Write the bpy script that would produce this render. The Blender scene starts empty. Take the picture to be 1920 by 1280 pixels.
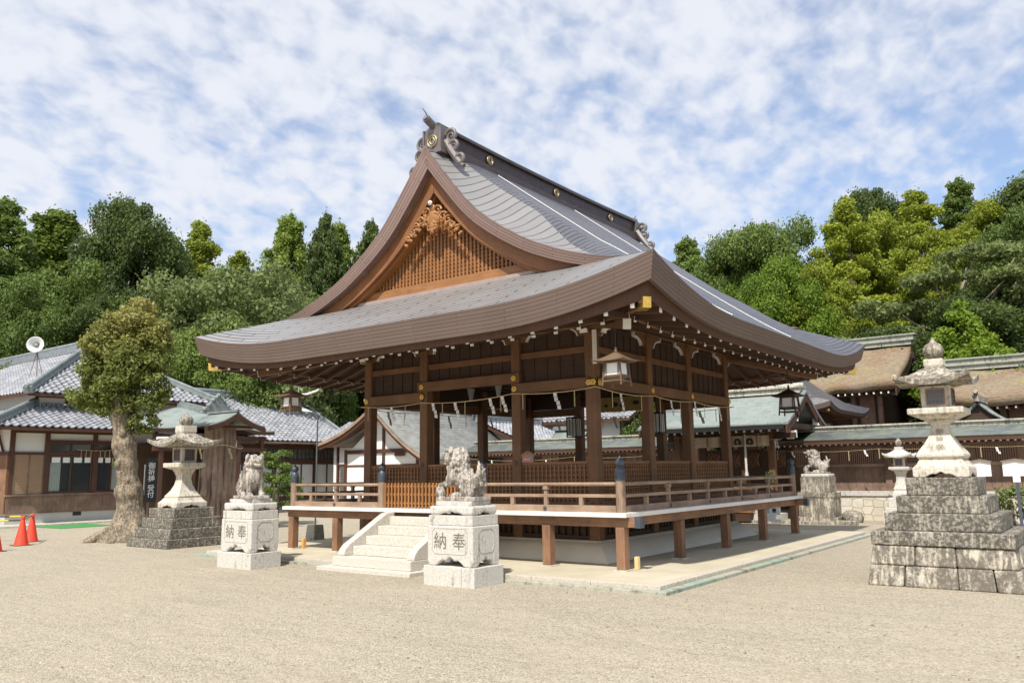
import bpy, bmesh, math, random
import numpy as np
from mathutils import Vector, Matrix
C = bpy.context.scene.collection
S = bpy.context.scene
PI = math.pi

# ---------------------------------------------------------------- camera
yaw, pitch, roll = 0.6393, 0.1581, -0.0149
F = Vector((-math.sin(yaw)*math.cos(pitch), math.cos(yaw)*math.cos(pitch), math.sin(pitch)))
R0 = Vector((math.cos(yaw), math.sin(yaw), 0)); U0 = R0.cross(F)
Rv = R0*math.cos(roll)+U0*math.sin(roll); Uv = -R0*math.sin(roll)+U0*math.cos(roll)
cam = bpy.data.cameras.new('camera'); camo = bpy.data.objects.new('camera', cam); C.objects.link(camo)
M = Matrix((Rv, Uv, -F)).transposed().to_4x4(); M.translation = (6.254, -11.144, 1.6)
camo.matrix_world = M
cam.sensor_width = 36; cam.sensor_fit = 'HORIZONTAL'; cam.lens = 1526.5/1920*36; cam.clip_end = 3000; cam.clip_start = .05
S.camera = camo
# ---------------------------------------------------------------- light
sun_dir = Vector((0.22, -0.70, 1.0)).normalized()
sl = bpy.data.lights.new('sun', 'SUN'); sl.energy = 4.6; sl.angle = math.radians(1.2); sl.color = (1, .95, .87)
so = bpy.data.objects.new('sun', sl); C.objects.link(so); so.rotation_euler = sun_dir.to_track_quat('Z', 'Y').to_euler(); so.location = (20, -40, 60)
W = bpy.data.worlds.new('World'); S.world = W; W.use_nodes = True
nt = W.node_tree; nt.nodes.clear()
def wn(t, **k):
    n = nt.nodes.new(t)
    for a, b in k.items(): setattr(n, a, b)
    return n
out = wn('ShaderNodeOutputWorld'); bg = wn('ShaderNodeBackground'); sky = wn('ShaderNodeTexSky')
sky.sky_type = 'NISHITA'; sky.sun_disc = False; sky.sun_elevation = math.asin(sun_dir.z); sky.sun_rotation = math.atan2(sun_dir.x, sun_dir.y)
sky.air_density = 1.0; sky.dust_density = .6; sky.ozone_density = 2.0
tc = wn('ShaderNodeTexCoord'); sep = wn('ShaderNodeSeparateXYZ'); nt.links.new(tc.outputs['Generated'], sep.inputs[0])
def wmath(op, a, b=None, c=None, clamp=False):
    n = wn('ShaderNodeMath', operation=op); n.use_clamp = clamp
    for i, v in enumerate((a, b, c)):
        if v is None: continue
        if hasattr(v, 'node'): nt.links.new(v, n.inputs[i])
        else: n.inputs[i].default_value = v
    return n.outputs[0]
zz = wmath('ADD', wmath('MAXIMUM', sep.outputs[2], 0.0), .42)
cx_ = wmath('DIVIDE', sep.outputs[0], zz); cy_ = wmath('DIVIDE', sep.outputs[1], zz)
comb = wn('ShaderNodeCombineXYZ'); nt.links.new(cx_, comb.inputs[0]); nt.links.new(cy_, comb.inputs[1])
mp = wn('ShaderNodeMapping'); nt.links.new(comb.outputs[0], mp.inputs[0]); mp.inputs['Rotation'].default_value = (0, 0, .5); mp.inputs['Scale'].default_value = (1.1, .9, 1)
def wnoise(scale, detail, rough, dist=0):
    n = wn('ShaderNodeTexNoise'); n.inputs['Scale'].default_value = scale; n.inputs['Detail'].default_value = detail
    n.inputs['Roughness'].default_value = rough; n.inputs['Distortion'].default_value = dist
    nt.links.new(mp.outputs[0], n.inputs['Vector']); return n.outputs['Fac']
small = wnoise(23, 3.0, .5, .25); mid = wnoise(8.5, 3, .5, .3); big = wnoise(1.4, 2, .5)
dens = wmath('ADD', wmath('ADD', wmath('MULTIPLY', small, .74), wmath('MULTIPLY', mid, .66)), wmath('MULTIPLY', big, .45))
# thinner cloud towards the horizon
dens = wmath('ADD', dens, wmath('MULTIPLY', wmath('SUBTRACT', sep.outputs[2], .33), .20))
dens = wmath('ADD', dens, wmath('MULTIPLY', wmath('ADD', wmath('MULTIPLY', sep.outputs[0], .8), wmath('MULTIPLY', sep.outputs[1], .6)), -.17))
mr = wn('ShaderNodeMapRange', interpolation_type='SMOOTHSTEP'); nt.links.new(dens, mr.inputs[0])
mr.inputs[1].default_value = .62; mr.inputs[2].default_value = 1.12; mr.inputs[3].default_value = 0.26; mr.inputs[4].default_value = .98
skm = wn('ShaderNodeVectorMath', operation='MULTIPLY'); nt.links.new(sky.outputs[0], skm.inputs[0]); skm.inputs[1].default_value = (.118, .142, .162)
mx = wn('ShaderNodeMix', data_type='RGBA'); nt.links.new(mr.outputs[0], mx.inputs[0]); nt.links.new(skm.outputs[0], mx.inputs[6])
mx.inputs[7].default_value = (.73, .755, .82, 1)
nt.links.new(mx.outputs[2], bg.inputs[0]); bg.inputs[1].default_value = 1.0
nt.links.new(bg.outputs[0], out.inputs[0])
S.view_settings.view_transform = 'Standard'; S.view_settings.look = 'None'; S.view_settings.exposure = 0.22; S.view_settings.gamma = 1
S.cycles.use_denoising = True; S.cycles.max_bounces = 6; S.cycles.diffuse_bounces = 3; S.cycles.glossy_bounces = 2
S.cycles.transparent_max_bounces = 8; S.cycles.transmission_bounces = 4; S.cycles.sample_clamp_indirect = 4
S.cycles.caustics_reflective = False; S.cycles.caustics_refractive = False

# ---------------------------------------------------------------- material helpers
class MT:
    def __init__(s, name, rough=.7, metal=0, spec=.5):
        s.m = bpy.data.materials.new(name); s.m.use_nodes = True; s.t = s.m.node_tree
        s.b = s.t.nodes['Principled BSDF']; s.b.inputs['Roughness'].default_value = rough; s.b.inputs['Metallic'].default_value = metal
        s.b.inputs['Specular IOR Level'].default_value = spec; s.tc = None
    def n(s, t, **k):
        n = s.t.nodes.new(t)
        for a, b in k.items(): setattr(n, a, b)
        return n
    def co(s, kind='Object', scale=(1, 1, 1), rot=(0, 0, 0)):
        if s.tc is None: s.tc = s.n('ShaderNodeTexCoord')
        m = s.n('ShaderNodeMapping'); s.t.links.new(s.tc.outputs[kind], m.inputs[0])
        m.inputs['Scale'].default_value = scale; m.inputs['Rotation'].default_value = rot; return m.outputs[0]
    def inp(s, node, i, v):
        if v is None: return
        if hasattr(v, 'node'): s.t.links.new(v, node.inputs[i])
        else: node.inputs[i].default_value = v
    def noise(s, co, scale, detail=3, rough=.5, dist=0):
        n = s.n('ShaderNodeTexNoise'); s.t.links.new(co, n.inputs['Vector'])
        n.inputs['Scale'].default_value = scale; n.inputs['Detail'].default_value = detail; n.inputs['Roughness'].default_value = rough; n.inputs['Distortion'].default_value = dist
        return n.outputs['Fac']
    def ramp(s, v, lo, hi, a=0, b=1):
        n = s.n('ShaderNodeMapRange'); s.inp(n, 0, v)
        for i, k in enumerate((lo, hi, a, b)): n.inputs[i+1].default_value = k
        return n.outputs[0]
    def math(s, op, a, b=None, clamp=False):
        n = s.n('ShaderNodeMath', operation=op); n.use_clamp = clamp; s.inp(n, 0, a); s.inp(n, 1, b); return n.outputs[0]
    def mix(s, f, a, b, mode='MIX'):
        n = s.n('ShaderNodeMix', data_type='RGBA'); n.blend_type = mode; n.clamp_factor = True
        s.inp(n, 0, f); 
        for i, v in ((6, a), (7, b)):
            if hasattr(v, 'node'): s.t.links.new(v, n.inputs[i])
            else: n.inputs[i].default_value = (*v, 1) if len(v) == 3 else v
        return n.outputs[2]
    def col(s, v):
        if hasattr(v, 'node'): s.t.links.new(v, s.b.inputs['Base Color'])
        else: s.b.inputs['Base Color'].default_value = (*v, 1)
    def bump(s, h, strength=.3, dist=.01):
        n = s.n('ShaderNodeBump'); n.inputs['Strength'].default_value = strength; n.inputs['Distance'].default_value = dist
        s.t.links.new(h, n.inputs['Height']); s.t.links.new(n.outputs[0], s.b.inputs['Normal'])
def sc(c, k): return tuple(min(1, x*k) for x in c)
def m_wood(name, c, c2=None, rough=.6, grain=1.0, wear=.35, bump=.25):
    m = MT(name, rough); c2 = c2 or sc(c, .55)
    uv = m.co('UV', (22, .9, 1)); g = m.noise(uv, 2.4*grain, 5, .68, .5)
    w = m.noise(m.co('Object', (1, 1, 1)), 1.9, 4, .6)
    col = m.mix(m.ramp(g, .3, .72), c, c2)
    col = m.mix(m.math('MULTIPLY', m.ramp(w, .42, .75), wear), col, sc(c, 1.5))
    m.col(col); m.bump(g, bump, .004); return m.m
def m_plain(name, c, rough=.6, metal=0, var=.12, scale=6, spec=.5):
    m = MT(name, rough, metal, spec); o = m.co(); f = m.noise(o, scale, 4, .6)
    m.col(m.mix(m.ramp(f, .25, .75), sc(c, 1-var), sc(c, 1+var))); m.bump(f, .12, .003); return m.m
def m_stone(name, c, dark=.35, darkcol=(.05, .047, .04), speck=.5, lich=.0, scale=1.0, bump=.5):
    m = MT(name, .9, 0, .25); o = m.co()
    f = m.noise(o, 38*scale, 3, .7); big = m.noise(o, 2.1*scale, 5, .62, .4); st = m.noise(m.co('Object', (9, 9, 1.1)), 1.6*scale, 4, .6)
    grain = m.ramp(f, .3, .7)
    col = m.mix(grain, sc(c, .72), sc(c, 1.14))
    k = m.math('ADD', m.math('MULTIPLY', big, .5), m.math('MULTIPLY', st, .68))
    k = m.math('ADD', k, m.math('MULTIPLY', m.noise(o, 17*scale, 3, .7), .34))
    lo = 1.02-dark*.55
    col = m.mix(m.math('MULTIPLY', m.ramp(k, lo-.07, lo+.09), .90), col, darkcol)
    if lich:
        l = m.noise(o, 15*scale, 4, .7, .2); col = m.mix(m.math('MULTIPLY', m.ramp(l, .56-lich*.12, .72-lich*.12), .55), col, (.50, .48, .42))
    m.col(col); hh = m.math('ADD', m.math('MULTIPLY', f, .3), m.noise(o, 9*scale, 4, .6)); m.bump(hh, bump, .012); return m.m
def m_course(name, c, cw=.6, ch=.11, dark=.35, rough=.5, spec=.5, metal=0, bump=.6, patina=None, var=.25, mort=.008):
    """sheet roofing laid in courses (UV in metres)"""
    m = MT(name, rough, metal, spec); uv = m.co('UV')
    b = m.n('ShaderNodeTexBrick'); m.t.links.new(uv, b.inputs['Vector'])
    b.inputs['Scale'].default_value = 1; b.inputs['Brick Width'].default_value = cw; b.inputs['Row Height'].default_value = ch
    b.inputs['Mortar Size'].default_value = mort; b.inputs['Mortar Smooth'].default_value = .3
    b.inputs['Color1'].default_value = (*sc(c, 1-var), 1); b.inputs['Color2'].default_value = (*sc(c, 1+var), 1); b.inputs['Mortar'].default_value = (*sc(c, dark), 1)
    col = b.outputs['Color']; o = m.co(); w = m.noise(o, 1.3, 5, .65)
    col = m.mix(m.math('MULTIPLY', m.ramp(w, .35, .75), .3), col, sc(c, 1.35))
    if patina: col = m.mix(m.math('MULTIPLY', m.ramp(m.noise(o, 2.6, 5, .65), .4, .62), .7), col, patina)
    m.col(col)
    # saw-tooth course height
    sp = m.n('ShaderNodeSeparateXYZ'); m.t.links.new(uv, sp.inputs[0])
    fr = m.math('FRACT', m.math('DIVIDE', sp.outputs[1], ch)); h = m.math('SUBTRACT', 1.0, fr)
    m.bump(h, bump, .016); return m.m

# ---------------------------------------------------------------- mesh builder
class MB:
    def __init__(s): s.v = []; s.f = []; s.uv = []; s.mi = []; s.cur = 0
    def poly(s, pts, uvs=None):
        b = len(s.v); s.v += [tuple(p) for p in pts]; s.f.append(tuple(range(b, b+len(pts))))
        if uvs is None:
            p0 = Vector(pts[0]); e = [(Vector(pts[(i+1) % len(pts)])-Vector(pts[i])) for i in range(len(pts))]
            L = max(e, key=lambda q: q.length); V = L.normalized() if L.length > 0 else Vector((1, 0, 0))
            nn = e[0].cross(e[1]); 
            if nn.length < 1e-12: nn = Vector((0, 0, 1))
            Uu = nn.normalized().cross(V); off = (p0.x*1.7+p0.y*2.3+p0.z*1.3) % 7
            uvs = [((Vector(p)-p0).dot(Uu)+off, (Vector(p)-p0).dot(V)+off*3) for p in pts]
        s.uv.append(uvs); s.mi.append(s.cur); return s
    def hexa(s, P, L=None):
        """8 corners: 0-3 bottom ccw, 4-7 top; uv v along longest dimension"""
        dims = [(Vector(P[1])-Vector(P[0])).length, (Vector(P[3])-Vector(P[0])).length, (Vector(P[4])-Vector(P[0])).length]
        ax = dims.index(max(dims)); off = (P[0][0]*1.7+P[0][1]*2.3+P[0][2]*3.1) % 9
        co = [(0, 0, 0), (1, 0, 0), (1, 1, 0), (0, 1, 0), (0, 0, 1), (1, 0, 1), (1, 1, 1), (0, 1, 1)]
        for q in ((0, 3, 2, 1), (4, 5, 6, 7), (0, 1, 5, 4), (1, 2, 6, 5), (2, 3, 7, 6), (3, 0, 4, 7)):
            uv = []
            for i in q:
                c = [co[i][k]*dims[k] for k in range(3)]; a = [c[k] for k in range(3) if k != ax]
                uv.append((a[0]+a[1]+off, c[ax]+off))
            s.poly([P[i] for i in q], uv)
        return s
    def box(s, x0, x1, y0, y1, z0, z1, tz=0, tx=0):
        """tx: taper inset of the top"""
        return s.hexa([(x0, y0, z0), (x1, y0, z0), (x1, y1, z0), (x0, y1, z0), (x0+tx, y0+tx, z1), (x1-tx, y0+tx, z1), (x1-tx, y1-tx, z1), (x0+tx, y1-tx, z1)])
    def bar(s, a, b, w, h, up=(0, 0, 1), w2=None, h2=None):
        a = Vector(a); b = Vector(b); d = (b-a).normalized(); up = Vector(up)
        if abs(d.dot(up)) > .99: up = Vector((1, 0, 0))
        r = d.cross(up).normalized(); u = r.cross(d); w2 = w2 or w; h2 = h2 or h
        P = [a-r*w/2-u*h/2, a+r*w/2-u*h/2, b+r*w2/2-u*h2/2, b-r*w2/2-u*h2/2, a-r*w/2+u*h/2, a+r*w/2+u*h/2, b+r*w2/2+u*h2/2, b-r*w2/2+u*h2/2]
        return s.hexa([tuple(p) for p in P])
    def lathe(s, prof, n=16, c=(0, 0, 0), rot=0, cap=True, uvs=1, sx=1, sy=1):
        rings = []
        for r, z in prof: rings.append([(c[0]+sx*r*math.cos(rot+2*PI*i/n), c[1]+sy*r*math.sin(rot+2*PI*i/n), c[2]+z) for i in range(n)])
        L = 0
        for k in range(len(prof)-1):
            dl = math.hypot(prof[k+1][0]-prof[k][0], prof[k+1][1]-prof[k][1]); R = max(prof[k][0], prof[k+1][0], .01)
            for i in range(n):
                j = (i+1) % n; a = 2*PI*R*i/n; b = 2*PI*R*(i+1)/n
                s.poly([rings[k][i], rings[k][j], rings[k+1][j], rings[k+1][i]], [(a, L), (b, L), (b, L+dl), (a, L+dl)])
            L += dl
        if cap:
            if prof[-1][0] > 1e-4: s.poly(rings[-1])
            if prof[0][0] > 1e-4: s.poly(rings[0][::-1])
        return s
    def sq(s, prof, c): return s.lathe([(r*math.sqrt(2), z) for r, z in prof], 4, c, PI/4)
    def tube(s, pts, r, n=8, cap=True):
        pts = [Vector(p) for p in pts]; rr = r if isinstance(r, (list, tuple)) else [r]*len(pts); rings = []; L = 0; Ls = []
        up = Vector((0, 0, 1))
        for i, p in enumerate(pts):
            d = (pts[min(i+1, len(pts)-1)]-pts[max(i-1, 0)]).normalized()
            if i == 0: 
                if abs(d.z) > .9: up = Vector((1, 0, 0))
                a = d.cross(up).normalized()
            else: a = (a-d*a.dot(d)).normalized(); L += (p-pts[i-1]).length
            b = a.cross(d); Ls.append(L)
            rings.append([tuple(p+(a*math.cos(2*PI*k/n)+b*math.sin(2*PI*k/n))*rr[i]) for k in range(n)])
        for i in range(len(pts)-1):
            w = 2*PI*rr[i]
            for k in range(n):
                j = (k+1) % n
                s.poly([rings[i][k], rings[i+1][k], rings[i+1][j], rings[i][j]], [(w*k/n, Ls[i]), (w*k/n, Ls[i+1]), (w*(k+1)/n, Ls[i+1]), (w*(k+1)/n, Ls[i])])
        if cap: s.poly(rings[0]); s.poly(rings[-1][::-1])
        return s
    def prism(s, pts, e):
        """pts: planar 3D polygon, e: extrusion vector"""
        e = Vector(e); q = [tuple(Vector(p)+e) for p in pts]; s.poly(pts[::-1]); s.poly(q)
        for i in range(len(pts)):
            j = (i+1) % len(pts); s.poly([pts[i], pts[j], q[j], q[i]])
        return s
    def grid(s, fn, nu, nv, uvf=None, flip=False):
        P = [[fn(i/nu, j/nv) for j in range(nv+1)] for i in range(nu+1)]
        T = [[(uvf(i/nu, j/nv) if uvf else None) for j in range(nv+1)] for i in range(nu+1)]
        for i in range(nu):
            for j in range(nv):
                q = [(i, j), (i+1, j), (i+1, j+1), (i, j+1)]
                if flip: q = q[::-1]
                s.poly([P[a][b] for a, b in q], [T[a][b] for a, b in q] if uvf else None)
        return s
    def ell(s, c, r, n=10, m=7, rot=None):
        c = Vector(c); Rm = Matrix.Rotation(rot[0], 3, 'X') @ Matrix.Rotation(rot[1], 3, 'Y') @ Matrix.Rotation(rot[2], 3, 'Z') if rot else None
        def pt(i, j):
            th = PI*j/m; ph = 2*PI*i/n; p = Vector((r[0]*math.sin(th)*math.cos(ph), r[1]*math.sin(th)*math.sin(ph), r[2]*math.cos(th)))
            if Rm: p = Rm @ p
            return tuple(c+p)
        for i in range(n):
            for j in range(m):
                q = [pt(i, j), pt(i, j+1), pt(i+1, j+1), pt(i+1, j)]
                if j == 0: q = [q[0], q[1], q[2]]
                elif j == m-1: q = [q[0], q[1], q[3]]
                s.poly(q)
        return s
    def build(s, name, mats, parent=None, smooth=False, bevel=0, weld=False, sol=0, angle=40, label=None):
        off = Vector((0, 0, 0))
        p = parent
        while p is not None: off += p.location; p = p.parent
        me = bpy.data.meshes.new(name); v = np.array(s.v, dtype=float)-np.array(off); me.from_pydata(v.tolist(), [], s.f)
        ul = me.uv_layers.new(name='UVMap'); fl = np.array([c for f in s.uv for q in f for c in q], dtype=np.float32); ul.data.foreach_set('uv', fl)
        if not isinstance(mats, (list, tuple)): mats = [mats]
        for m in mats: me.materials.append(m)
        if len(mats) > 1: me.polygons.foreach_set('material_index', s.mi)
        if weld or smooth or bevel:
            bm = bmesh.new(); bm.from_mesh(me); bmesh.ops.remove_doubles(bm, verts=bm.verts, dist=1e-5)
            bmesh.ops.recalc_face_normals(bm, faces=bm.faces)
            bm.to_mesh(me); bm.free()
        if smooth:
            me.polygons.foreach_set('use_smooth', [True]*len(me.polygons))
            me.set_sharp_from_angle(angle=math.radians(angle))
        me.update(); o = bpy.data.objects.new(name, me); C.objects.link(o)
        if parent is not None: o.parent = parent
        if bevel:
            b = o.modifiers.new('bevel', 'BEVEL'); b.width = bevel; b.segments = 2; b.limit_method = 'ANGLE'; b.angle_limit = math.radians(40); b.harden_normals = False
        if sol:
            b = o.modifiers.new('solid', 'SOLIDIFY'); b.thickness = sol; b.offset = -1
        if label: o['label'] = label
        return o
def tag(o, label, cat, group=None):
    o['label'] = label; o['category'] = cat
    if group: o['group'] = group
    return o
def thing(name, label, cat, loc=(0, 0, 0), rz=0, group=None):
    o = bpy.data.objects.new(name, None); C.objects.link(o); o.location = loc; o.rotation_euler = (0, 0, rz); o.empty_display_size = .2
    return tag(o, label, cat, group)
def struct(o, kind='structure'): o['kind'] = kind; return o
def copy_tree(o, parent=None):
    c = o.copy(); C.objects.link(c); c.parent = parent
    for ch in list(o.children): copy_tree(ch, c)
    return c
def text_into(mb, body, size, origin, right, up, depth=.004, align='CENTER', bold=0):
    """lettering as real relief: appended to mb"""
    cu = bpy.data.curves.new('lettering', 'FONT'); cu.body = body; cu.size = size; cu.align_x = align; cu.extrude = depth/2; cu.offset = bold; cu.resolution_u = 3
    ob = bpy.data.objects.new('lettering', cu); C.objects.link(ob); dg = bpy.context.evaluated_depsgraph_get()
    me = bpy.data.meshes.new_from_object(ob.evaluated_get(dg)); R = Vector(right).normalized(); U = Vector(up).normalized(); Nn = R.cross(U); O = Vector(origin)
    vs = [O+R*v.co.x+U*v.co.y+Nn*(v.co.z+depth/2) for v in me.vertices]
    for p in me.polygons: mb.poly([tuple(vs[i]) for i in p.vertices])
    bpy.data.objects.remove(ob); bpy.data.meshes.remove(me)
    return mb

# ---------------------------------------------------------------- materials
W_DARK = m_wood('dark_wood', (.075, .036, .018), (.035, .017, .008), .62)
W_HALL = m_wood('hall_wood', (.20, .100, .046), (.105, .050, .023), .62, wear=.5)
W_LATT = m_wood('dado_wood', (.30, .150, .068), (.17, .08, .036), .62, wear=.5)
W_BOARD = m_wood('board_wood', (.062, .032, .018), (.032, .016, .009), .65)
W_ORANGE = m_wood('orange_wood', (.37, .170, .062), (.17, .070, .022), .5)
W_BARGE = m_wood('barge_wood', (.27, .115, .045), (.15, .058, .02), .55, wear=.6)
W_PICKET = m_wood('picket_wood', (.40, .185, .06), (.24, .10, .032), .55)
W_WEATH = m_wood('weathered_wood', (.36, .255, .175), (.155, .095, .062), .75, wear=.6)
W_POST = m_wood('post_wood', (.29, .155, .085), (.10, .052, .03), .7, wear=.6)
W_GREY = m_wood('grey_brown_wood', (.25, .165, .12), (.10, .058, .042), .8, wear=.7)
W_RED = m_wood('red_brown_wood', (.10, .042, .022), (.05, .021, .012), .6)
WHITE_END = m_plain('white_paint', (.78, .76, .72), .6, var=.04)
GOLD = m_plain('gilt_metal', (.80, .52, .13), .32, .85, var=.15, scale=40)
BRONZE = m_plain('dark_bronze_cap', (.075, .09, .115), .45, .3, var=.3, scale=12)
IRON = m_plain('black_iron', (.03, .03, .032), .5, .3, var=.2)
PLASTER = m_plain('white_plaster', (.80, .79, .76), .85, var=.03, scale=2)
CREAM = m_plain('cream_plaster', (.66, .58, .45), .85, var=.05, scale=2)
PAPER = m_plain('white_paper', (.84, .84, .82), .9, var=.02)
STRAW = m_plain('straw_rope', (.62, .50, .28), .9, var=.25, scale=30)
ROOF_D = m_course('slope_sheet', (.108, .106, .125), .9, .105, .30, .42, .5, .15, bump=.9, mort=.017, var=.12)
ROOF_C = m_course('roof_sheet', (.255, .248, .245), 1.3, .135, .10, .5, .5, .12, bump=1.0, mort=.019, var=.08)
ROOF_M = m_course('verge_sheet', (.24, .23, .225), 2.6, .20, .16, .45, .5, .1, bump=.9, mort=.014, var=.09)
FASCIA = m_course('eave_edge_sheet', (.165, .118, .098), 1.9, .060, .58, .5, .4, .1, bump=.3, var=.06)
RAKE = m_course('rake_edge_sheet', (.27, .185, .16), 1.3, .066, .42, .5, .4, .1, bump=.35, var=.10)
CRESTM = m_plain('dull_gilt', (.40, .32, .18), .45, .35, var=.2, scale=40)
RIDGE_C = m_plain('ridge_copper', (.085, .062, .058), .45, .3, var=.25, scale=5)
RIDGE_G = m_plain('ridge_cap_green', (.05, .085, .075), .55, .2, var=.3, scale=8)
ONI = m_plain('ornament_copper', (.19, .17, .165), .45, .3, var=.25, scale=9)
GREENCU = m_course('green_copper', (.215, .26, .245), .38, .20, .5, .6, .4, 0, bump=.5, patina=(.29, .30, .28), var=.12)
GREY_SH = m_course('grey_shingle', (.20, .195, .18), .5, .17, .30, .7, .3, 0, bump=.6, mort=.014, patina=(.25, .265, .255), var=.12)
GRANITE = m_stone('white_granite', (.62, .59, .53), .24, (.20, .18, .15), bump=.25)
STAIRST = m_stone('pale_stair_stone', (.61, .57, .495), .12, (.40, .35, .27), bump=.15)
MOSSY = m_stone('mossy_dark_stone', (.60, .54, .43), .72, (.062, .051, .038), lich=.8, scale=1.5, bump=.8)
MOSSY2 = m_stone('lichen_stone', (.60, .54, .43), .58, (.12, .10, .08), lich=.35, scale=1.3, bump=.6)
LANT = m_stone('lantern_stone', (.66, .60, .50), .32, (.22, .20, .16), lich=.3, bump=.4)
STATUE = m_stone('statue_stone', (.56, .51, .45), .50, (.15, .125, .10), bump=.25, scale=1.9)
CARVE = m_plain('carved_letter', (.17, .15, .12), .9, var=.2, scale=20)
CONCRETE = m_stone('concrete', (.60, .56, .46), .35, (.33, .31, .24), bump=.2)

# ================================================================ GROUND
def m_gravel():
    m = MT('gravel', .95, 0, .1); o = m.co()
    v = m.n('ShaderNodeTexVoronoi'); m.t.links.new(o, v.inputs['Vector']); v.inputs['Scale'].default_value = 68
    sepc = m.n('ShaderNodeSeparateColor'); m.t.links.new(v.outputs['Color'], sepc.inputs[0])
    n1 = m.noise(o, 120, 2, .8); n2 = m.noise(o, .55, 4, .6); n3 = m.noise(o, 7, 4, .65)
    tone = m.math('ADD', m.math('MULTIPLY', sepc.outputs[0], .6), m.math('MULTIPLY', n1, .5))
    c = m.mix(m.ramp(tone, .1, .95), (.24, .205, .150), (.62, .55, .43))
    c = m.mix(m.math('MULTIPLY', m.ramp(sepc.outputs[1], .90, .98), .75), c, (.12, .10, .085))
    c = m.mix(m.math('MULTIPLY', m.ramp(n2, .40, .66), .35), c, (.49, .42, .31))
    c = m.mix(m.math('MULTIPLY', m.ramp(n3, .52, .72), .3), c, (.23, .20, .155))
    m.col(c); n4 = m.noise(m.co('Object', (1, 1, 1), (0, 0, .6)), 2.6, 5, .65, .6); n5 = m.noise(m.co('Object', (.35, 2.2, 1), (0, 0, .35)), 1.0, 4, .6, .4)
    h = m.math('ADD', m.math('MULTIPLY', v.outputs['Distance'], -1.0), m.math('ADD', m.math('MULTIPLY', n3, 1.6), m.math('ADD', m.math('MULTIPLY', n4, 3.5), m.math('MULTIPLY', n5, 3.0)))); m.bump(h, .85, .014)
    m.col(m.mix(m.math('MULTIPLY', m.ramp(n5, .50, .66), .22), c, (.29, .25, .19))); return m.m
GRAVEL = m_gravel()
def hill_h(x, y):
    """flat precinct, wooded hills rising behind it"""
    a = max(0, -x-36)*.42; b = max(0, y-27)*.40 + max(0, x-2)*.10*min(1, max(0, y-27)/12)
    lim = 16+4*math.sin(x*.05+1)+3*math.sin(y*.07)
    return min(max(a*(1 if y < 40 else 1), b), lim)*(1 if (a+b) > 0 else 0)
g = MB(); NX, NY = 90, 90
def gp(i, j): 
    def sp(t, a, b): return a+(b-a)*t
    x = sp(i, -160, 150); y = sp(j, -60, 160); return (x, y, hill_h(x, y))
flat = MB(); flat.box(-1500, 1500, -1500, 1500, -1.0, 0.0)
gr = flat.build('ground', GRAVEL); struct(gr)
GFOREST = m_plain('forest_floor', (.045, .05, .022), .95, var=.4, scale=.8)
g.grid(lambda i, j: (lambda p: (p[0], p[1], p[2]-.15))(gp(i, j)), NX, NY)
hl = g.build('hills', GFOREST, smooth=True); struct(hl)
# dark shallow channel + podium under the pavilion
PODM = None
def m_podium():
    m = MT('podium_earth', .9, 0, .2); o = m.co(); a = m.noise(o, 1.4, 5, .6); b = m.noise(o, 45, 3, .7)
    c = m.mix(m.ramp(a, .3, .7), (.47, .415, .295), (.60, .545, .42)); c = m.mix(m.math('MULTIPLY', m.ramp(b, .4, .7), .25), c, (.36, .31, .22)); m.col(c); m.bump(b, .2, .004); return m.m
def m_kerb():
    m = MT('podium_kerb', .85, 0, .25); o = m.co(); a = m.noise(o, 1.1, 4, .6, .5); b = m.noise(o, 14, 4, .7)
    br = m.n('ShaderNodeTexBrick'); mp_ = m.n('ShaderNodeMapping'); m.t.links.new(m.co('Object', (1, 1, 1)), mp_.inputs[0]); m.t.links.new(mp_.outputs[0], br.inputs['Vector'])
    c = m.mix(m.ramp(b, .3, .7), (.34, .33, .26), (.48, .46, .38)); c = m.mix(m.math('MULTIPLY', m.ramp(a, .5, .62), .7), c, (.25, .37, .29)); c = m.mix(m.math('MULTIPLY', m.ramp(m.noise(o, 4, 5, .7), .53, .66), .8), c, (.11, .13, .10)); m.col(c); m.bump(b, .3, .006); return m.m
KERB = m_kerb(); LIP = m_stone('podium_lip', (.56, .50, .41), .14, (.30, .26, .2), bump=.2)
PX0, PX1, PY0, PY1 = -8.98, 1.22, -1.22, 9.27
p = MB(); p.box(PX0+.16, PX1-.16, PY0+.16, PY1-.16, .0, .098); struct(p.build('podium', m_podium()))
k = MB(); rr = random.Random(3)
def kerb_run(a0, a1, fixed, axis, w, z0, z1):
    t = a0
    while t < a1-.01:
        L = min(rr.uniform(.7, 1.0), a1-t); 
        if a1-t-L < .3: L = a1-t
        if axis == 'x': k.box(t+.003, t+L-.003, min(fixed, fixed+w), max(fixed, fixed+w), z0, z1)
        else: k.box(min(fixed, fixed+w), max(fixed, fixed+w), t+.003, t+L-.003, z0, z1)
        t += L
kerb_run(PX0, PX1, PY0, 'x', .16, .0, .1); kerb_run(PX0, PX1, PY1, 'x', -.16, 0, .1)
kerb_run(PY0+.165, PY1-.165, PX0, 'y', .16, 0, .1); kerb_run(PY0+.165, PY1-.165, PX1, 'y', -.16, 0, .1)
struct(k.build('podium_kerb', LIP, bevel=.008)); k = MB(); kerb_run(PX0-.14, PX1+.02, PY0-.145, 'x', .14, -.02, .045); kerb_run(PY0-.14, PY1+.14, PX1+.005, 'y', .14, -.02, .048)
struct(k.build('channel_kerb', KERB, bevel=.008))

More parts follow.
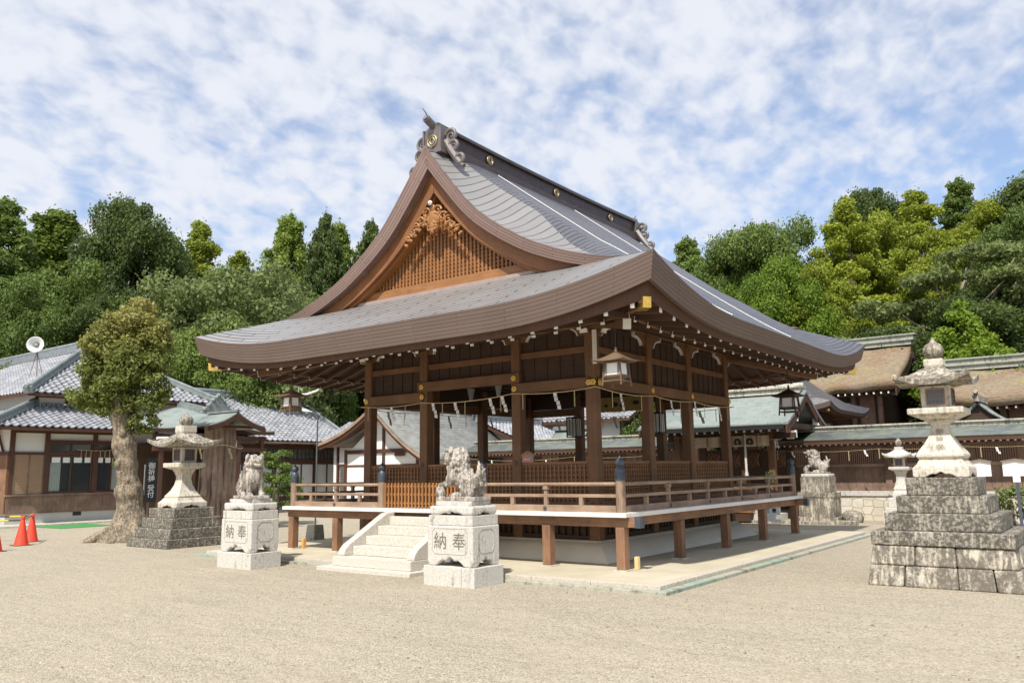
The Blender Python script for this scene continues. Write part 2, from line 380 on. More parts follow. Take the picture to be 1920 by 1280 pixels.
# ================================================================ PAVILION
XC, YC = -3.88, 4.025; UE = 5.37; Y0, Y1 = -1.55, 9.6
def gup(c): return max(0, 1-max(c, 0)/3.2)**2.25
def Ed(d): return .50*d+.0085*d**3
def Em(d): return .768*d-.18*(1-math.exp(-d/.8))
def sst(t): t = max(0, min(1, t)); return t*t*(3-2*t)
def fd(d): return max(0, 1-d/2.5)
def z_skirt(v, d): return 3.96+.13*(1-gup(d-v))+.54*gup(d-v)*fd(v)+Ed(v)
def z_main(d, v): return 3.96+.54*gup(v-d)*fd(d)+Ed(d)+(Em(d)-Ed(d))*sst((v-min(d, 1.25))/1.5)
RK = [(0, 7.77), (.3, 7.36), (.68, 6.88), (1.15, 6.32), (1.7, 5.89), (2.35, 5.48), (3.05, 5.17), (3.7, 4.96), (4.2, 4.86)]
def interp(T, u):
    for (a, b), (c, d) in zip(T, T[1:]):
        if u <= c: return b+(d-b)*(u-a)/(c-a)
    return T[-1][1]
# smooth the rake profile
def rk(u):
    s = 0
    for q in (-.2, -.1, 0, .1, .2): s += interp(RK, abs(u+q*min(1, u/.3 if u < .3 else 1)))
    return s/5
YG = -.2; DJ = 1.25; MW = 1.15
LEN = [0]
for i in range(200): LEN.append(LEN[-1]+math.hypot(UE/200, Ed((i+1)*UE/200)-Ed(i*UE/200)))
def arc(d): t = max(0, min(1, d/UE))*200; i = min(199, int(t)); return LEN[i]+(LEN[i+1]-LEN[i])*(t-i)
pav = thing('shrine_pavilion', 'large open wooden shrine pavilion with sweeping grey hip-and-gable roof and raised veranda', 'pavilion', (XC, YC, .1))
roof_b = MB()
# main slopes (material 0), verge band (material 1)
for sx in (1, -1):
    for back in (0, 1):
        def P(s, t):
            d = UE*(1-s) if False else UE*s       # s: eave->ridge
            y0 = Y0+d if d < DJ+.1 else YG
            tt = t
            y = y0+(YC-y0)*tt; v = y-Y0
            z = z_main(d, v)
            u = UE-d
            if d > DJ:
                q = (y-YG)/MW
                if q < 1: z = rk(u)+(max(z, rk(u))-rk(u))*math.sin(max(q, 0)*PI/2)
            return d, y, z
        def tmap(t): return t**1.8
        def fn(s, t):
            d, y, z = P(s, tmap(t)); yy = y if not back else 2*YC-y
            return (XC+sx*(UE-d), yy, z)
        def uvf(s, t):
            d, y, z = P(s, tmap(t)); dy = max(0, 1-(y-YG)/MW) if d > DJ else 0
            return (y, arc(d))
        roof_b.cur = 1
        roof_b.grid(fn, 46, 34, uvf)
# skirts
roof_b.cur = 0
for back in (0, 1):
    def fn(s, t):
        v = 1.95*t; hw = UE-min(v, 9) ; x = (2*s-1)*hw; d = UE-abs(x); y = Y0+v
        if back: y = 2*YC-y
        return (XC+x, y, z_skirt(v, d)-.004)
    roof_b.grid(fn, 60, 14, lambda s, t: ((2*s-1)*(UE-1.95*t), arc(1.95*t)))
roof = roof_b.build('roof', [ROOF_C, ROOF_D], pav, smooth=True, angle=50)
# verge band: larger sheets laid 12 mm above the slope along each gable edge
for sx in (1, -1):
    for back in (0, 1):
        vb = MB()
        def fn(s, t):
            d = DJ+.12+(UE-.12-DJ-.12)*s; w = .05+.92*min(1, .15+s*1.6)*(1-.35*max(0, s-.5)); y = YG-.01+w*t; q = (y-YG)/MW; z = z_main(d, y-Y0); r = rk(UE-d)
            z = r+(max(z, r)-r)*math.sin(max(q, 0)*PI/2)+.016*(1-t*t)+.003
            return (XC+sx*(UE-d), y if not back else 2*YC-y, z)
        vb.grid(fn, 44, 8, lambda s, t: (t*.8, arc(DJ+.12+(UE-.12-DJ-.12)*s)+.10*math.sin(t*1.5)))
        vb.build('verge_band', ROOF_M, roof, smooth=True, angle=50)
# thick eave edge
def eave_pt(side, s, inset, dz):
    """side 0 front,1 right,2 back,3 left; s in [-1,1] along"""
    hx = UE-inset; hy = (Y1-Y0)/2-inset; HY = (Y1-Y0)/2
    if side in (0, 2):
        x = s*hx; c = UE-abs(s*UE); z = 3.96+.13*(1-gup(c))+.54*gup(c)
        y = -hy if side == 0 else hy
        if side == 2: x = -x
    else:
        y = s*hy; c = HY-abs(s*HY); z = 3.96+.54*gup(c); x = hx if side == 1 else -hx
        if side == 3: y = -y
    return (XC+x, YC+y, z+dz(c, side))
def ss(i, n): 
    t = 2*i/n-1; return math.copysign(abs(t)**.85, t)
def ring_strip(mb, i0, dz0, i1, dz1, n=72):
    for side in range(4):
        L = 10.7 if side in (0, 2) else 11.1
        for i in range(n):
            a, b = ss(i, n), ss(i+1, n)
            q = [eave_pt(side, a, i0, dz0), eave_pt(side, b, i0, dz0), eave_pt(side, b, i1, dz1), eave_pt(side, a, i1, dz1)]
            h = math.dist(q[0], q[3])
            mb.poly(q[::-1] if False else q, [(a*L/2, h), (b*L/2, h), (b*L/2, 0), (a*L/2, 0)])
th = lambda c, sd: -.37+.13*(0 if sd in (0, 2) else (1-gup(c)))
e = MB(); ring_strip(e, -.005, lambda c, s_: .012, .10, th); 
ring_strip(e, .10, th, .24, lambda c, s_: th(c, s_)+.02)
e.build('eave_edge', FASCIA, roof, smooth=True, angle=35)
def sof_z(d, c, sd=0): return 3.70+.31*gup(c)*max(0, 1-d/2.65)+.14*max(0, min(d, .95)-.25)+.34*max(0, d-.95)
e = MB(); ring_strip(e, .20, lambda c, s_: th(c, s_)+.03, .235, lambda c, s_: sof_z(.24, c)-(3.96+(.13*(1-gup(c)) if s_ in (0, 2) else 0)+.54*gup(c))-.075)
ring_strip(e, .235, lambda c, s_: sof_z(.24, c)-(3.96+(.13*(1-gup(c)) if s_ in (0, 2) else 0)+.54*gup(c))-.075, .30, lambda c, s_: sof_z(.3, c)-(3.96+(.13*(1-gup(c)) if s_ in (0, 2) else 0)+.54*gup(c)))
e.build('eave_board', W_RED, roof, smooth=True, angle=35)
# soffit boards
e = MB()
for side in range(4):
    for (d0, d1, off) in ((.28, .95, 0), (.93, 1.8, .0), (1.8, 2.75, 0)):
        for i in range(60):
            q = []
            for (s_, dd) in ((ss(i, 60), d0), (ss(i+1, 60), d0), (ss(i+1, 60), d1), (ss(i, 60), d1)):
                HY = (Y1-Y0)/2; H = UE if side in (0, 2) else HY; c = H-abs(s_*H); t_ = s_*(H-dd)
                z = sof_z(dd, c)
                K = HY if side in (0, 2) else UE
                q.append({0: (XC+t_, YC-K+dd, z), 1: (XC+K-dd, YC+t_, z), 2: (XC-t_, YC+K-dd, z), 3: (XC-K+dd, YC-t_, z)}[side])
            e.poly(q)
e.build('soffit', W_RED, roof)
# rafters: each one of its own, with a white painted end
def rafter(side, t, d0, d1, nm, w, h):
    HY = (Y1-Y0)/2; H, K = (UE, HY) if side in (0, 2) else (HY, UE)
    c0 = H-abs(t); d1 = min(d1, max(d0+.1, c0-.02))
    def pt(d):
        z = sof_z(d, c0)-h/2-.004
        return {0: (XC+t, YC-K+d, z), 1: (XC+K-d, YC+t, z), 2: (XC-t, YC+K-d, z), 3: (XC-K+d, YC-t, z)}[side]
    a, b = Vector(pt(d0)), Vector(pt(d1)); r = MB(); r.bar(a, b, w, h); o = r.build(nm, W_DARK, roof_r)
    dr = (a-b).normalized(); r = MB(); r.bar(a+dr*.001, a+dr*.012, w+.004, h+.004); cc = r.build('white_end', WHITE_END, o)
    return o
roof_r = pav
for side in range(4):
    n = 24 if side in (0, 2) else 26; H = UE if side in (0, 2) else (Y1-Y0)/2
    for i in range(n):
        t = (i-(n-1)/2)*.425; rafter(side, t, .27, 1.2, 'flying_rafter', .06, .085)
        if abs(t) < H-.9: rafter(side, t, .90, 2.78, 'base_rafter', .065, .09)
# step board between the two rafter rows
e = MB(); HY = (Y1-Y0)/2
for side in range(4):
    H, K = (UE, HY) if side in (0, 2) else (HY, UE)
    def pt(t, d, dz):
        c = H-abs(t); z = sof_z(d, c)+dz
        return {0: (XC+t, YC-K+d, z), 1: (XC+K-d, YC+t, z), 2: (XC-t, YC+K-d, z), 3: (XC-K+d, YC-t, z)}[side]
    N_ = 24
    for i in range(N_):
        a = (2*i/N_-1)*(H-.93); b = (2*(i+1)/N_-1)*(H-.93); e.bar(pt(a, .93, -.02), pt(b, .93, -.02), .05, .05)
e.build('step_board', W_HALL, roof)
# corner hip beams with gilt caps
for sx, sy in ((1, -1), (-1, -1), (1, 1), (-1, 1)):
    HY = (Y1-Y0)/2; a = Vector((XC+sx*(UE-.30), YC+sy*(HY-.30), 3.86)); b = Vector((XC+sx*(UE-2.7), YC+sy*(HY-2.7), 4.22))
    m_ = MB(); m_.bar(a, b, .12, .165); o = m_.build('hip_beam', W_HALL, pav, bevel=.008)
    d = (a-b).normalized(); m_ = MB(); m_.bar(a-d*.17, a+d*.09, .145, .20, w2=.115, h2=.155); cp = m_.build('gilt_cap', GOLD, o, bevel=.006)
    m_ = MB(); m_.bar(a+d*.091, a+d*.098, .06, .06); m_.build('cap_boss', GOLD, o)
    a2 = Vector((XC+sx*(UE-.95), YC+sy*(HY-.95), 3.74)); m_ = MB(); m_.bar(a2, b-Vector((0, 0, .02)), .12, .17); o2 = m_.build('lower_hip_beam', W_HALL, pav)
    dd = (a2-b).normalized(); m_ = MB(); m_.bar(a2+dd*.001, a2+dd*.014, .124, .174); m_.build('white_end', WHITE_END, o2)
# rake fascia (copper), barge board, gable wall at both ends
def rake_pts(n=40, dz=0, umax=4.2, u0=0): return [(u0+(umax-u0)*i/n, rk(u0+(umax-u0)*i/n)+dz) for i in range(n+1)]
def normal_off(P, off):
    Q = []
    for i, (u, z) in enumerate(P):
        a = P[max(i-1, 0)]; b = P[min(i+1, len(P)-1)]; t = math.atan2(b[1]-a[1], b[0]-a[0])
        o = off(u) if callable(off) else off
        if u < .001: Q.append((0, z-o/max(.3, math.cos(t))))
        else: Q.append((max(0.0, u+math.sin(t)*o), z-math.cos(t)*o))
    return Q
for back in (0, 1):
    sgn = 1 if not back else -1
    def Yy(y): return y if not back else 2*YC-y
    P0 = rake_pts(dz=.02); thk = lambda u: .27-.025*u
    P1 = normal_off(P0, thk)
    e = MB()
    for sx in (1, -1):
        L = 0
        for i in range(len(P0)-1):
            dl = math.dist(P0[i], P0[i+1])
            for (ya, yb, A, B, va, vb_) in ((YG-.02, YG+.06, P0, P1, .30, 0),):
                q = [(XC+sx*A[i][0], Yy(ya), A[i][1]), (XC+sx*A[i+1][0], Yy(ya), A[i+1][1]), (XC+sx*B[i+1][0], Yy(yb), B[i+1][1]), (XC+sx*B[i][0], Yy(yb), B[i][1])]
                e.poly(q, [(L, va), (L+dl, va), (L+dl, vb_), (L, vb_)])
            q = [(XC+sx*P1[i][0], Yy(YG+.06), P1[i][1]), (XC+sx*P1[i+1][0], Yy(YG+.06), P1[i+1][1]), (XC+sx*P1[i+1][0], Yy(.5), P1[i+1][1]+.06), (XC+sx*P1[i][0], Yy(.5), P1[i][1]+.06)]
            e.poly(q); L += dl
        q = [(XC+sx*P0[-1][0], Yy(YG-.02), P0[-1][1]), (XC+sx*P1[-1][0], Yy(YG+.06), P1[-1][1]), (XC+sx*P1[-1][0], Yy(.3), P1[-1][1]), (XC+sx*P0[-1][0], Yy(.3), P0[-1][1]-.1)]; e.poly(q)
    rf = e.build('rake_edge', RAKE, roof, smooth=True, angle=35)
    # barge boards: two layered boards under the rake
    for (ya, yb, o0, w, mat_, nm) in ((.03, .10, .0, .27, W_BARGE, 'barge_board'), (.12, .20, .18, .12, W_ORANGE, 'inner_barge_board')):
        for sx in (1, -1):
            A = normal_off(P0, lambda u: thk(u)+o0-.01); B = normal_off(P0, lambda u: thk(u)+o0+w*(1-.07*u))
            e = MB(); L = 0
            for i in range(len(A)-1):
                dl = math.dist(A[i], A[i+1])
                def q3(p, y): return (XC+sx*p[0], Yy(y), max(p[1], 4.72))
                e.poly([q3(A[i], ya), q3(A[i+1], ya), q3(B[i+1], ya), q3(B[i], ya)], [(w, L), (w, L+dl), (0, L+dl), (0, L)])
                e.poly([q3(B[i], ya), q3(B[i+1], ya), q3(B[i+1], yb+.12), q3(B[i], yb+.12)], [(0, L), (0, L+dl), (.1, L+dl), (.1, L)])
                L += dl
            e.build(nm, mat_, pav)
    # gable wall: backing, lattice strips, base beam
    e = MB(); gw = normal_off(P0, lambda u: thk(u)+.10); 
    poly = [(XC-u, Yy(.34), z) for u, z in gw[::-1] if z > 5.05]+[(XC+u, Yy(.34), z) for u, z in gw if z > 5.05]
    e.poly(poly); e.build('gable_wall', W_ORANGE, pav)
    def gtop(x):
        u = abs(x)
        for (a, b) in zip(gw, gw[1:]):
            if a[0] <= u <= b[0] and b[0] > a[0]: return a[1]+(b[1]-a[1])*(u-a[0])/(b[0]-a[0])
        return gw[0][1] if u < gw[0][0] else 0
    e = MB(); x = -2.7
    while x <= 2.71:
        zt = min(gtop(x-.03), gtop(x+.03))
        if zt > 5.27: e.box(XC+x-.022, XC+x+.022, *sorted((Yy(.285), Yy(.325))), 5.22, zt-.02)
        x += .092
    z = 5.30
    while z < 6.6:
        xx = 0
        while gtop(xx+.05) > z+.06 and xx < 3: xx += .05
        if xx > .1: e.box(XC-xx, XC+xx, *sorted((Yy(.312), Yy(.338))), z, z+.03)
        z += .078
    e.build('gable_lattice', W_ORANGE, pav)
    e = MB(); e.box(XC-3.2, XC+3.2, *sorted((Yy(.24), Yy(.40))), 5.06, 5.235); e.build('gable_beam', W_ORANGE, pav, bevel=.01)
    e = MB(); e.box(XC-3.35, XC+3.35, *sorted((Yy(.17), Yy(.30))), 4.985, 5.055); e.build('gable_flashing', m_plain('flashing', (.40, .30, .26), .5, .2) if not back else bpy.data.materials['flashing'], pav)
# carved gable pendant
CARVW = m_wood('carved_wood', (.40, .19, .065), (.20, .08, .025), .5, bump=.4)
def gegyo():
    e = MB(); cx, cz, y = XC, 6.42, -.01
    def sp(c, r0, turns, ph, dirn=1, th=.028):
        pts = []
        for i in range(22):
            a = ph+dirn*turns*2*PI*i/21; r = r0*(1-.75*i/21); pts.append((c[0]+r*math.cos(a), y+.01*math.sin(i), c[1]+r*math.sin(a)))
        e.tube(pts, [th*(1-.4*i/21) for i in range(22)], 6)
    for s in (1, -1):
        for (dx, dz, r, t, ph) in ((.13, .10, .10, 1.3, 0), (.12, -.07, .095, 1.2, 2.5), (.28, -.04, .09, 1.2, .3), (.40, -.14, .085, 1.2, 1), (.52, -.24, .075, 1.1, 2), (.63, -.34, .06, 1.1, .5), (.07, -.20, .07, 1.1, 3.2), (.20, .0, .06, 1, 1.2)):
            sp((cx+s*dx, cz+dz), r, t, ph if s > 0 else PI-ph, s)
        for i in range(16):
            q = i/15; e.ell((cx+s*(.16+.55*q), y+.02, cz-.02-.42*q+.05*math.sin(i*2.1)), (.055-.02*q, .04, .05-.015*q), 7, 5)
    for (dx, dz, rx, rz_) in ((0, .0, .13, .15), (0, -.17, .12, .10), (0, -.27, .06, .07), (0, .17, .07, .08), (.09, -.02, .07, .12), (-.09, -.02, .07, .12)): e.ell((cx+dx, y+.02, cz+dz), (rx, .045, rz_), 12, 8)
    return e.build('carved_pendant', CARVW, pav, smooth=True, angle=60)
gp_ = gegyo(); e = MB(); e.lathe([(.0, 0), (.05, .0), (.05, .02), (.035, .03), (.02, .05), (0, .055)], 6, (0, 0, 0)); 
e.v = [(XC+v[0], .0-.06-v[2], 6.68+v[1]) for v in e.v]; e.build('pendant_boss', WHITE_END, gp_)
# ridge
def rz(y): t = (y-YC)/4.1; return .06*abs(t)**2.4
def ridge_box(mb, hw, z0, z1, ya, yb, n=20):
    for i in range(n):
        a = ya+(yb-ya)*i/n; b = ya+(yb-ya)*(i+1)/n
        mb.hexa([(XC-hw, a, z0+rz(a)), (XC+hw, a, z0+rz(a)), (XC+hw, b, z0+rz(b)), (XC-hw, b, z0+rz(b)), (XC-hw, a, z1+rz(a)), (XC+hw, a, z1+rz(a)), (XC+hw, b, z1+rz(b)), (XC-hw, b, z1+rz(b))])
e = MB(); ridge_box(e, .30, 7.60, 7.72, 0.20, 7.85); ridge_box(e, .25, 7.725, 7.82, .18, 7.87); ridge_box(e, .16, 7.82, 8.12, .16, 7.89); ridge_box(e, .22, 8.12, 8.155, .15, 7.90); ridge_box(e, .19, 8.155, 8.19, .15, 7.90)
e.build('ridge', RIDGE_C, roof)
e = MB(); e.tube([(XC, 0.12+7.81*i/20, 8.215+rz(.12+7.81*i/20)) for i in range(21)], .105, 12); e.build('ridge_cap', RIDGE_G, roof, smooth=True, angle=50)
def crest(center, right, up, r, name, parent, mat_=None):
    mat_ = mat_ or CRESTM
    """round gilt crest: ring and a split drop"""
    c = Vector(center); R = Vector(right).normalized(); U = Vector(up).normalized(); Nn = R.cross(U); e = MB()
    pts = [c+R*r*.86*math.cos(2*PI*i/20)+U*r*.86*math.sin(2*PI*i/20)+Nn*.006 for i in range(21)]; e.tube(pts, r*.13, 6, cap=False)
    for s in (1, -1):
        pts = [c+R*s*r*(.08+.36*math.sin(PI*i/8)**.8)*(1)+U*r*(.58-1.1*i/8)+Nn*.006 for i in range(9)]; e.tube(pts, r*.11, 6)
    return e.build(name, mat_, parent, smooth=True)
for y in (1.56, 4.05, 6.55):
    for sx in (1, -1):
        e = MB(); e.tube([(XC+sx*.155, y, 7.965+rz(y)), (XC+sx*.185, y, 7.965+rz(y))], .105, 20); pl = e.build('crest_plate', RIDGE_C, roof); crest((XC+sx*.187, y, 7.965+rz(y)), (0, sx, 0), (0, 0, 1), .10, 'ridge_crest', roof)
for back in (0, 1):
    s = 1 if not back else -1
    def T(x, y, z): return (XC+x, (y+.17 if not back else 2*YC-y-.17), z-.03)
    e = MB()
    fr = [(-.20, 7.74), (.20, 7.74), (.22, 8.10), (.17, 8.24), (.08, 8.28), (-.08, 8.28), (-.17, 8.24), (-.22, 8.10)]
    e.prism([T(x, -.17, z) for x, z in fr], (0, s*.2, 0))
    for xx in (-.235, .2):  e.box(XC+xx, XC+xx+.035, *sorted((T(0, -.2, 0)[1], T(0, .04, 0)[1])), 7.72, 8.2)
    e.box(XC-.26, XC+.26, *sorted((T(0, -.22, 0)[1], T(0, .04, 0)[1])), 7.67, 7.745)
    for sx in (1, -1):                     # scroll fins curling out and down
        for (cx2, cz2, r0, w) in ((.37, 8.02, .15, .12), (.44, 7.80, .12, .12), (.60, 7.50, .11, .12)):
            pts = []
            for i in range(20):
                a = (PI*.9-1.55*2*PI*i/19) ; r = r0*(1-.7*i/19); pts.append(T(sx*(cx2+r*math.cos(a)), -.06+.02*(i/19), cz2+r*math.sin(a)))
            e.tube(pts, [.040*(1-.45*i/19) for i in range(20)], 8); e.ell(T(sx*cx2, -.0, cz2), (r0*.45, .05, r0*.45), 12, 7)
        e.tube([T(sx*.24, -.02, 7.95), T(sx*.36, -.02, 7.75), T(sx*.5, -.02, 7.55), T(sx*.66, -.02, 7.36)], [.09, .09, .08, .05], 8)
    on = e.build('ridge_end_ornament', ONI, roof, smooth=True, angle=35)
    crest(T(0, -.176, 7.97), (s, 0, 0), (0, 0, 1), .13, 'ornament_crest', roof)
    e = MB(); e.tube([T(0, .12, 8.24), T(0, -.1, 8.27), T(0, -.36, 8.38)], [.075, .075, .08], 14); e.tube([T(0, -.365, 8.383), T(0, -.38, 8.392)], .055, 14); e.tube([T(0, -.34, 8.47), T(0, -.46, 8.55)], [.012, .007], 6); e.tube([T(0, -.05, 8.35), T(0, -.36, 8.46)], [.025, .013], 6)
    e.build('ridge_cylinder', ONI, roof, smooth=True, angle=50)
# white beaded cables down the right slope
for y in (1.42, 4.32):
    e = MB(); pts = []
    for i in range(60):
        d = .12+(UE-.62)*i/59; pts.append((XC+UE-d, y, z_main(d, y-Y0)+.03))
    e.tube(pts, .006, 5)
    for i in range(0, 118):
        d = .12+(UE-.62)*i/118; e.ell((XC+UE-d, y, z_main(d, y-Y0)+.03), (.014, .014, .014), 6, 4)
    e.build('roof_cable', PAPER, roof)

# ---- timber frame
PXs = [-6.66, -5.044, -2.716, -1.10]; PYs = [1.10, 3.117, 4.933, 6.95]; PW = .20; FZ = .98
def pillar(x, y):
    e = MB(); e.box(x-PW/2, x+PW/2, y-PW/2, y+PW/2, .42, 4.20); return e.build('pillar', W_HALL, pav, bevel=.018)
for i, x in enumerate(PXs):
    for j, y in enumerate(PYs):
        if i in (0, 3) or j in (0, 3): pillar(x, y)
def per_bay(fn):
    for (a, b) in zip(PXs, PXs[1:]):
        fn('x', a, b, PYs[0], -1); fn('x', a, b, PYs[-1], 1)
    for (a, b) in zip(PYs, PYs[1:]):
        fn('y', a, b, PXs[0], -1); fn('y', a, b, PXs[-1], 1)
def bb(mb, ax, a, b, c0, c1, z0, z1):
    c0, c1 = min(c0, c1), max(c0, c1)
    return mb.box(a, b, c0, c1, z0, z1) if ax == 'x' else mb.box(c0, c1, a, b, z0, z1)
def bay(ax, a, b, f, s):
    cen = ax == 'x' and a < -5 and b > -3
    zb = 3.22 if cen else 3.02
    out_ = f+s*(PW/2+.035); inn = f+s*(PW/2-.05)
    e = MB(); bb(e, ax, a-PW/2-.02 if cen else a+.0, b+PW/2+.02 if cen else b, out_-s*(0 if not cen else -.012), f+s*.02, zb, zb+.19); e.build('tie_beam', W_HALL, pav, bevel=.01)
    e = MB(); bb(e, ax, a, b, out_-s*.01, f-s*.03, .90+.08, 1.07); e.build('floor_beam', W_HALL, pav, bevel=.008)
    A, B = a+PW/2, b-PW/2
    # boarded panel above, with rails
    e = MB(); bb(e, ax, A, B, f+s*.02, f-s*.02, zb+.19, 4.18); n = max(3, int((B-A)/.24))
    for k_ in range(1, n): t = A+(B-A)*k_/n; bb(e, ax, t-.012, t+.012, f+s*.02, f+s*.034, zb+.2, 4.1)
    e.build('upper_panel', W_BOARD, pav)
    e = MB(); bb(e, ax, A, B, f+s*.06, f+s*.0, 3.66, 3.77); e.build('panel_rail', W_HALL, pav, bevel=.006)
    # lattice dado
    top = 1.76
    e = MB(); bb(e, ax, A, B, f+s*.02, f-s*.02, 1.07, top-.05); e.build('dado_panel', W_HALL, pav)
    e = MB(); n = int((B-A)/.088); 
    for k_ in range(n+1): t = A+(B-A)*k_/n; bb(e, ax, max(A, t-.013), min(B, t+.013), f+s*.0205, f+s*.055, 1.07, top-.05)
    for k_ in range(8): z = 1.10+k_*.082; bb(e, ax, A, B, f+s*.0206, f+s*.042, z, z+.024)
    for k_ in range(n+1): t = A+(B-A)*k_/n; bb(e, ax, max(A, t-.013), min(B, t+.013), f-s*.0205, f-s*.055, 1.07, top-.05)
    e.build('dado_lattice', W_LATT, pav)
    e = MB(); bb(e, ax, A, B, f+s*.065, f-s*.065, top-.05, top); e.build('dado_cap', W_LATT, pav, bevel=.006)
    # slatted skirt below the floor
    e = MB(); bb(e, ax, A, B, f+s*.0, f-s*.03, .45, .90); n = int((B-A)/.13)
    for k_ in range(n+1): t = A+(B-A)*k_/n; bb(e, ax, max(A, t-.035), min(B, t+.035), f+s*.0, f+s*.04, .50, .88)
    bb(e, ax, A, B, f+s*.0, f+s*.07, .42, .50)
    e.build('under_floor_slats', W_BOARD, pav)
per_bay(bay)
# purlin ring, brackets with white faces
e = MB(); o_ = .0
for f, s in ((PYs[0], -1), (PYs[-1], 1)):
    e = MB(); e.box(PXs[0]-.95, PXs[-1]+.95, f-.09, f+.09, 4.20, 4.40); e.build('purlin', W_HALL, pav, bevel=.01)
for f in (PXs[0], PXs[-1]):
    e = MB(); e.box(f-.09, f+.09, PYs[0]-.95, PYs[-1]+.95, 4.203, 4.398); e.build('purlin', W_HALL, pav, bevel=.01)
for f in (PYs[0], PYs[-1]):
    for s in (0, 1):
        xe = PXs[0]-.955 if s == 0 else PXs[-1]+.955; e = MB(); e.box(xe-.006, xe+.006, f-.093, f+.093, 4.197, 4.403); e.build('purlin_end', WHITE_END, pav)
for f in (PXs[0], PXs[-1]):
    for s in (0, 1):
        ye = PYs[0]-.955 if s == 0 else PYs[-1]+.955; e = MB(); e.box(f-.093, f+.093, ye-.006, ye+.006, 4.2, 4.4); e.build('purlin_end', WHITE_END, pav)
def bracket(ax, c, f, s):
    hl_ = .55; e = MB(); P_ = []
    prof = [(-hl_, 4.20), (hl_, 4.20), (hl_, 4.13)]+[(hl_-.30*math.sin(PI/2*i/6), 4.13-.16*(1-math.cos(PI/2*i/6))) for i in range(1, 7)]+[(-(hl_-.30*math.sin(PI/2*i/6)), 4.13-.16*(1-math.cos(PI/2*i/6))) for i in range(6, -1, -1)]
    def q(t, z, d): return (c+t, f+s*d, z) if ax == 'x' else (f+s*d, c+t, z)
    ext = (0, -s*.14, 0) if ax == 'x' else (-s*.14, 0, 0)
    e.prism([q(t, z, .07) for t, z in prof], ext); o = e.build('boat_bracket', W_HALL, pav)
    for sg in (1, -1):
        e = MB(); arc_ = [(sg*(hl_-.30*math.sin(PI/2*i/6)), 4.13-.16*(1-math.cos(PI/2*i/6))) for i in range(7)]
        for (a, b) in zip([(sg*(hl_), 4.20)]+arc_, arc_): 
            if a != b: e.bar(q(a[0], a[1], 0), q(b[0], b[1], 0), .15, .026, up=(0, 0, 1) if abs(a[0]-b[0]) > .02 else ((1, 0, 0) if ax == 'x' else (0, 1, 0)))
        e.build('white_underside', WHITE_END, o)
for c in PXs: bracket('x', c, PYs[0], -1)
for c in PYs: bracket('y', c, PXs[-1], 1)
for c in PYs: bracket('y', c, PXs[0], -1)
# gilt nail covers (six-petal)
def nailcover(c, nrm):
    c = Vector(c); Nn = Vector(nrm); R = Nn.cross(Vector((0, 0, 1))).normalized(); e = MB()
    for i in range(6):
        a = 2*PI*i/6; p_ = c+R*.036*math.cos(a)+Vector((0, 0, 1))*.036*math.sin(a); e.ell(tuple(p_), (.024, .024, .024) if False else tuple(abs(Nn[k])*.012+(1-abs(Nn[k]))*.026 for k in range(3)), 7, 5)
    e.ell(tuple(c+Nn*.008), tuple(abs(Nn[k])*.014+(1-abs(Nn[k]))*.018 for k in range(3)), 7, 5)
    return e.build('gilt_nail_cover', GOLD, pav, smooth=True, angle=60)
yf = PYs[0]-PW/2-.047
for x in PXs: nailcover((x, yf+.002, 3.115), (0, -1, 0))
for x in PXs[1:3]: nailcover((x, yf-.012, 3.315), (0, -1, 0))
nailcover((PXs[-1]+.0, yf+.002, 3.115), (0, -1, 0)).location.x += .09; 
xf = PXs[-1]+PW/2+.047
for y in PYs: nailcover((xf-.002, y, 3.115), (1, 0, 0))
nailcover((PXs[0]-PW/2-.045, PYs[0], 3.115), (-1, 0, 0))
# floor, ceiling, plinth
e = MB(); e.box(PXs[0]+.03, PXs[-1]-.03, PYs[0]+.03, PYs[-1]-.03, .90, FZ); e.build('hall_floor', W_HALL, pav)
e = MB(); e.box(PXs[0]+.1, PXs[-1]-.1, PYs[0]+.1, PYs[-1]-.1, 3.62, 3.68)
for i in range(12): t = PXs[0]+.25+i*.46; e.box(t, t+.05, PYs[0]+.1, PYs[-1]-.1, 3.56, 3.6195)
for i in range(12): t = PYs[0]+.25+i*.48; e.box(PXs[0]+.1, PXs[-1]-.1, t, t+.05, 3.562, 3.6193)
e.build('ceiling', W_BOARD, pav)
KAME = m_plain('earthen_mound', (.80, .74, .62), .9, var=.05, scale=2)
e = MB(); e.grid(lambda i, j: (lambda a, t: ({0: (XC+a*(3.23-.42*t), .65+.36*t, 0), 1: (XC+3.23-.42*t, YC+a*(3.375-.36*t), 0), 2: (XC-a*(3.23-.42*t), 7.4-.36*t, 0), 3: (XC-3.23+.42*t, YC-a*(3.375-.36*t), 0)}[int(min(3.999, i*4))], t))((i*4 % 1)*2-1 if i < 1 else 1, j), 1, 1) if False else None
def mound(side, s, t):
    hx = 3.23-.42*t; hy = 3.375-.36*t; z = .1+.30*math.sin(t*PI/2)**.9
    return {0: (XC+s*hx, YC-hy, z), 1: (XC+hx, YC+s*hy, z), 2: (XC-s*hx, YC+hy, z), 3: (XC-hx, YC-s*hy, z)}[side]
for side in range(4): e.grid(lambda i, j, side=side: mound(side, 2*i-1, j), 16, 8)
e.poly([mound(0, -1, 1), mound(0, 1, 1), mound(2, -1, 1), mound(2, 1, 1)]); e.build('plinth_mound', KAME, pav, smooth=True, angle=40)
SILL = m_plain('sill_stone', (.50, .47, .40), .85)
e = MB()
for f in (PYs[0], PYs[-1]): e.box(PXs[0]-.14, PXs[-1]+.14, f-.14, f+.14, .36, .43)
for f in (PXs[0], PXs[-1]): e.box(f-.14, f+.14, PYs[0]+.142, PYs[-1]-.142, .36, .428)
e.build('plinth_sill', SILL, pav, bevel=.01)
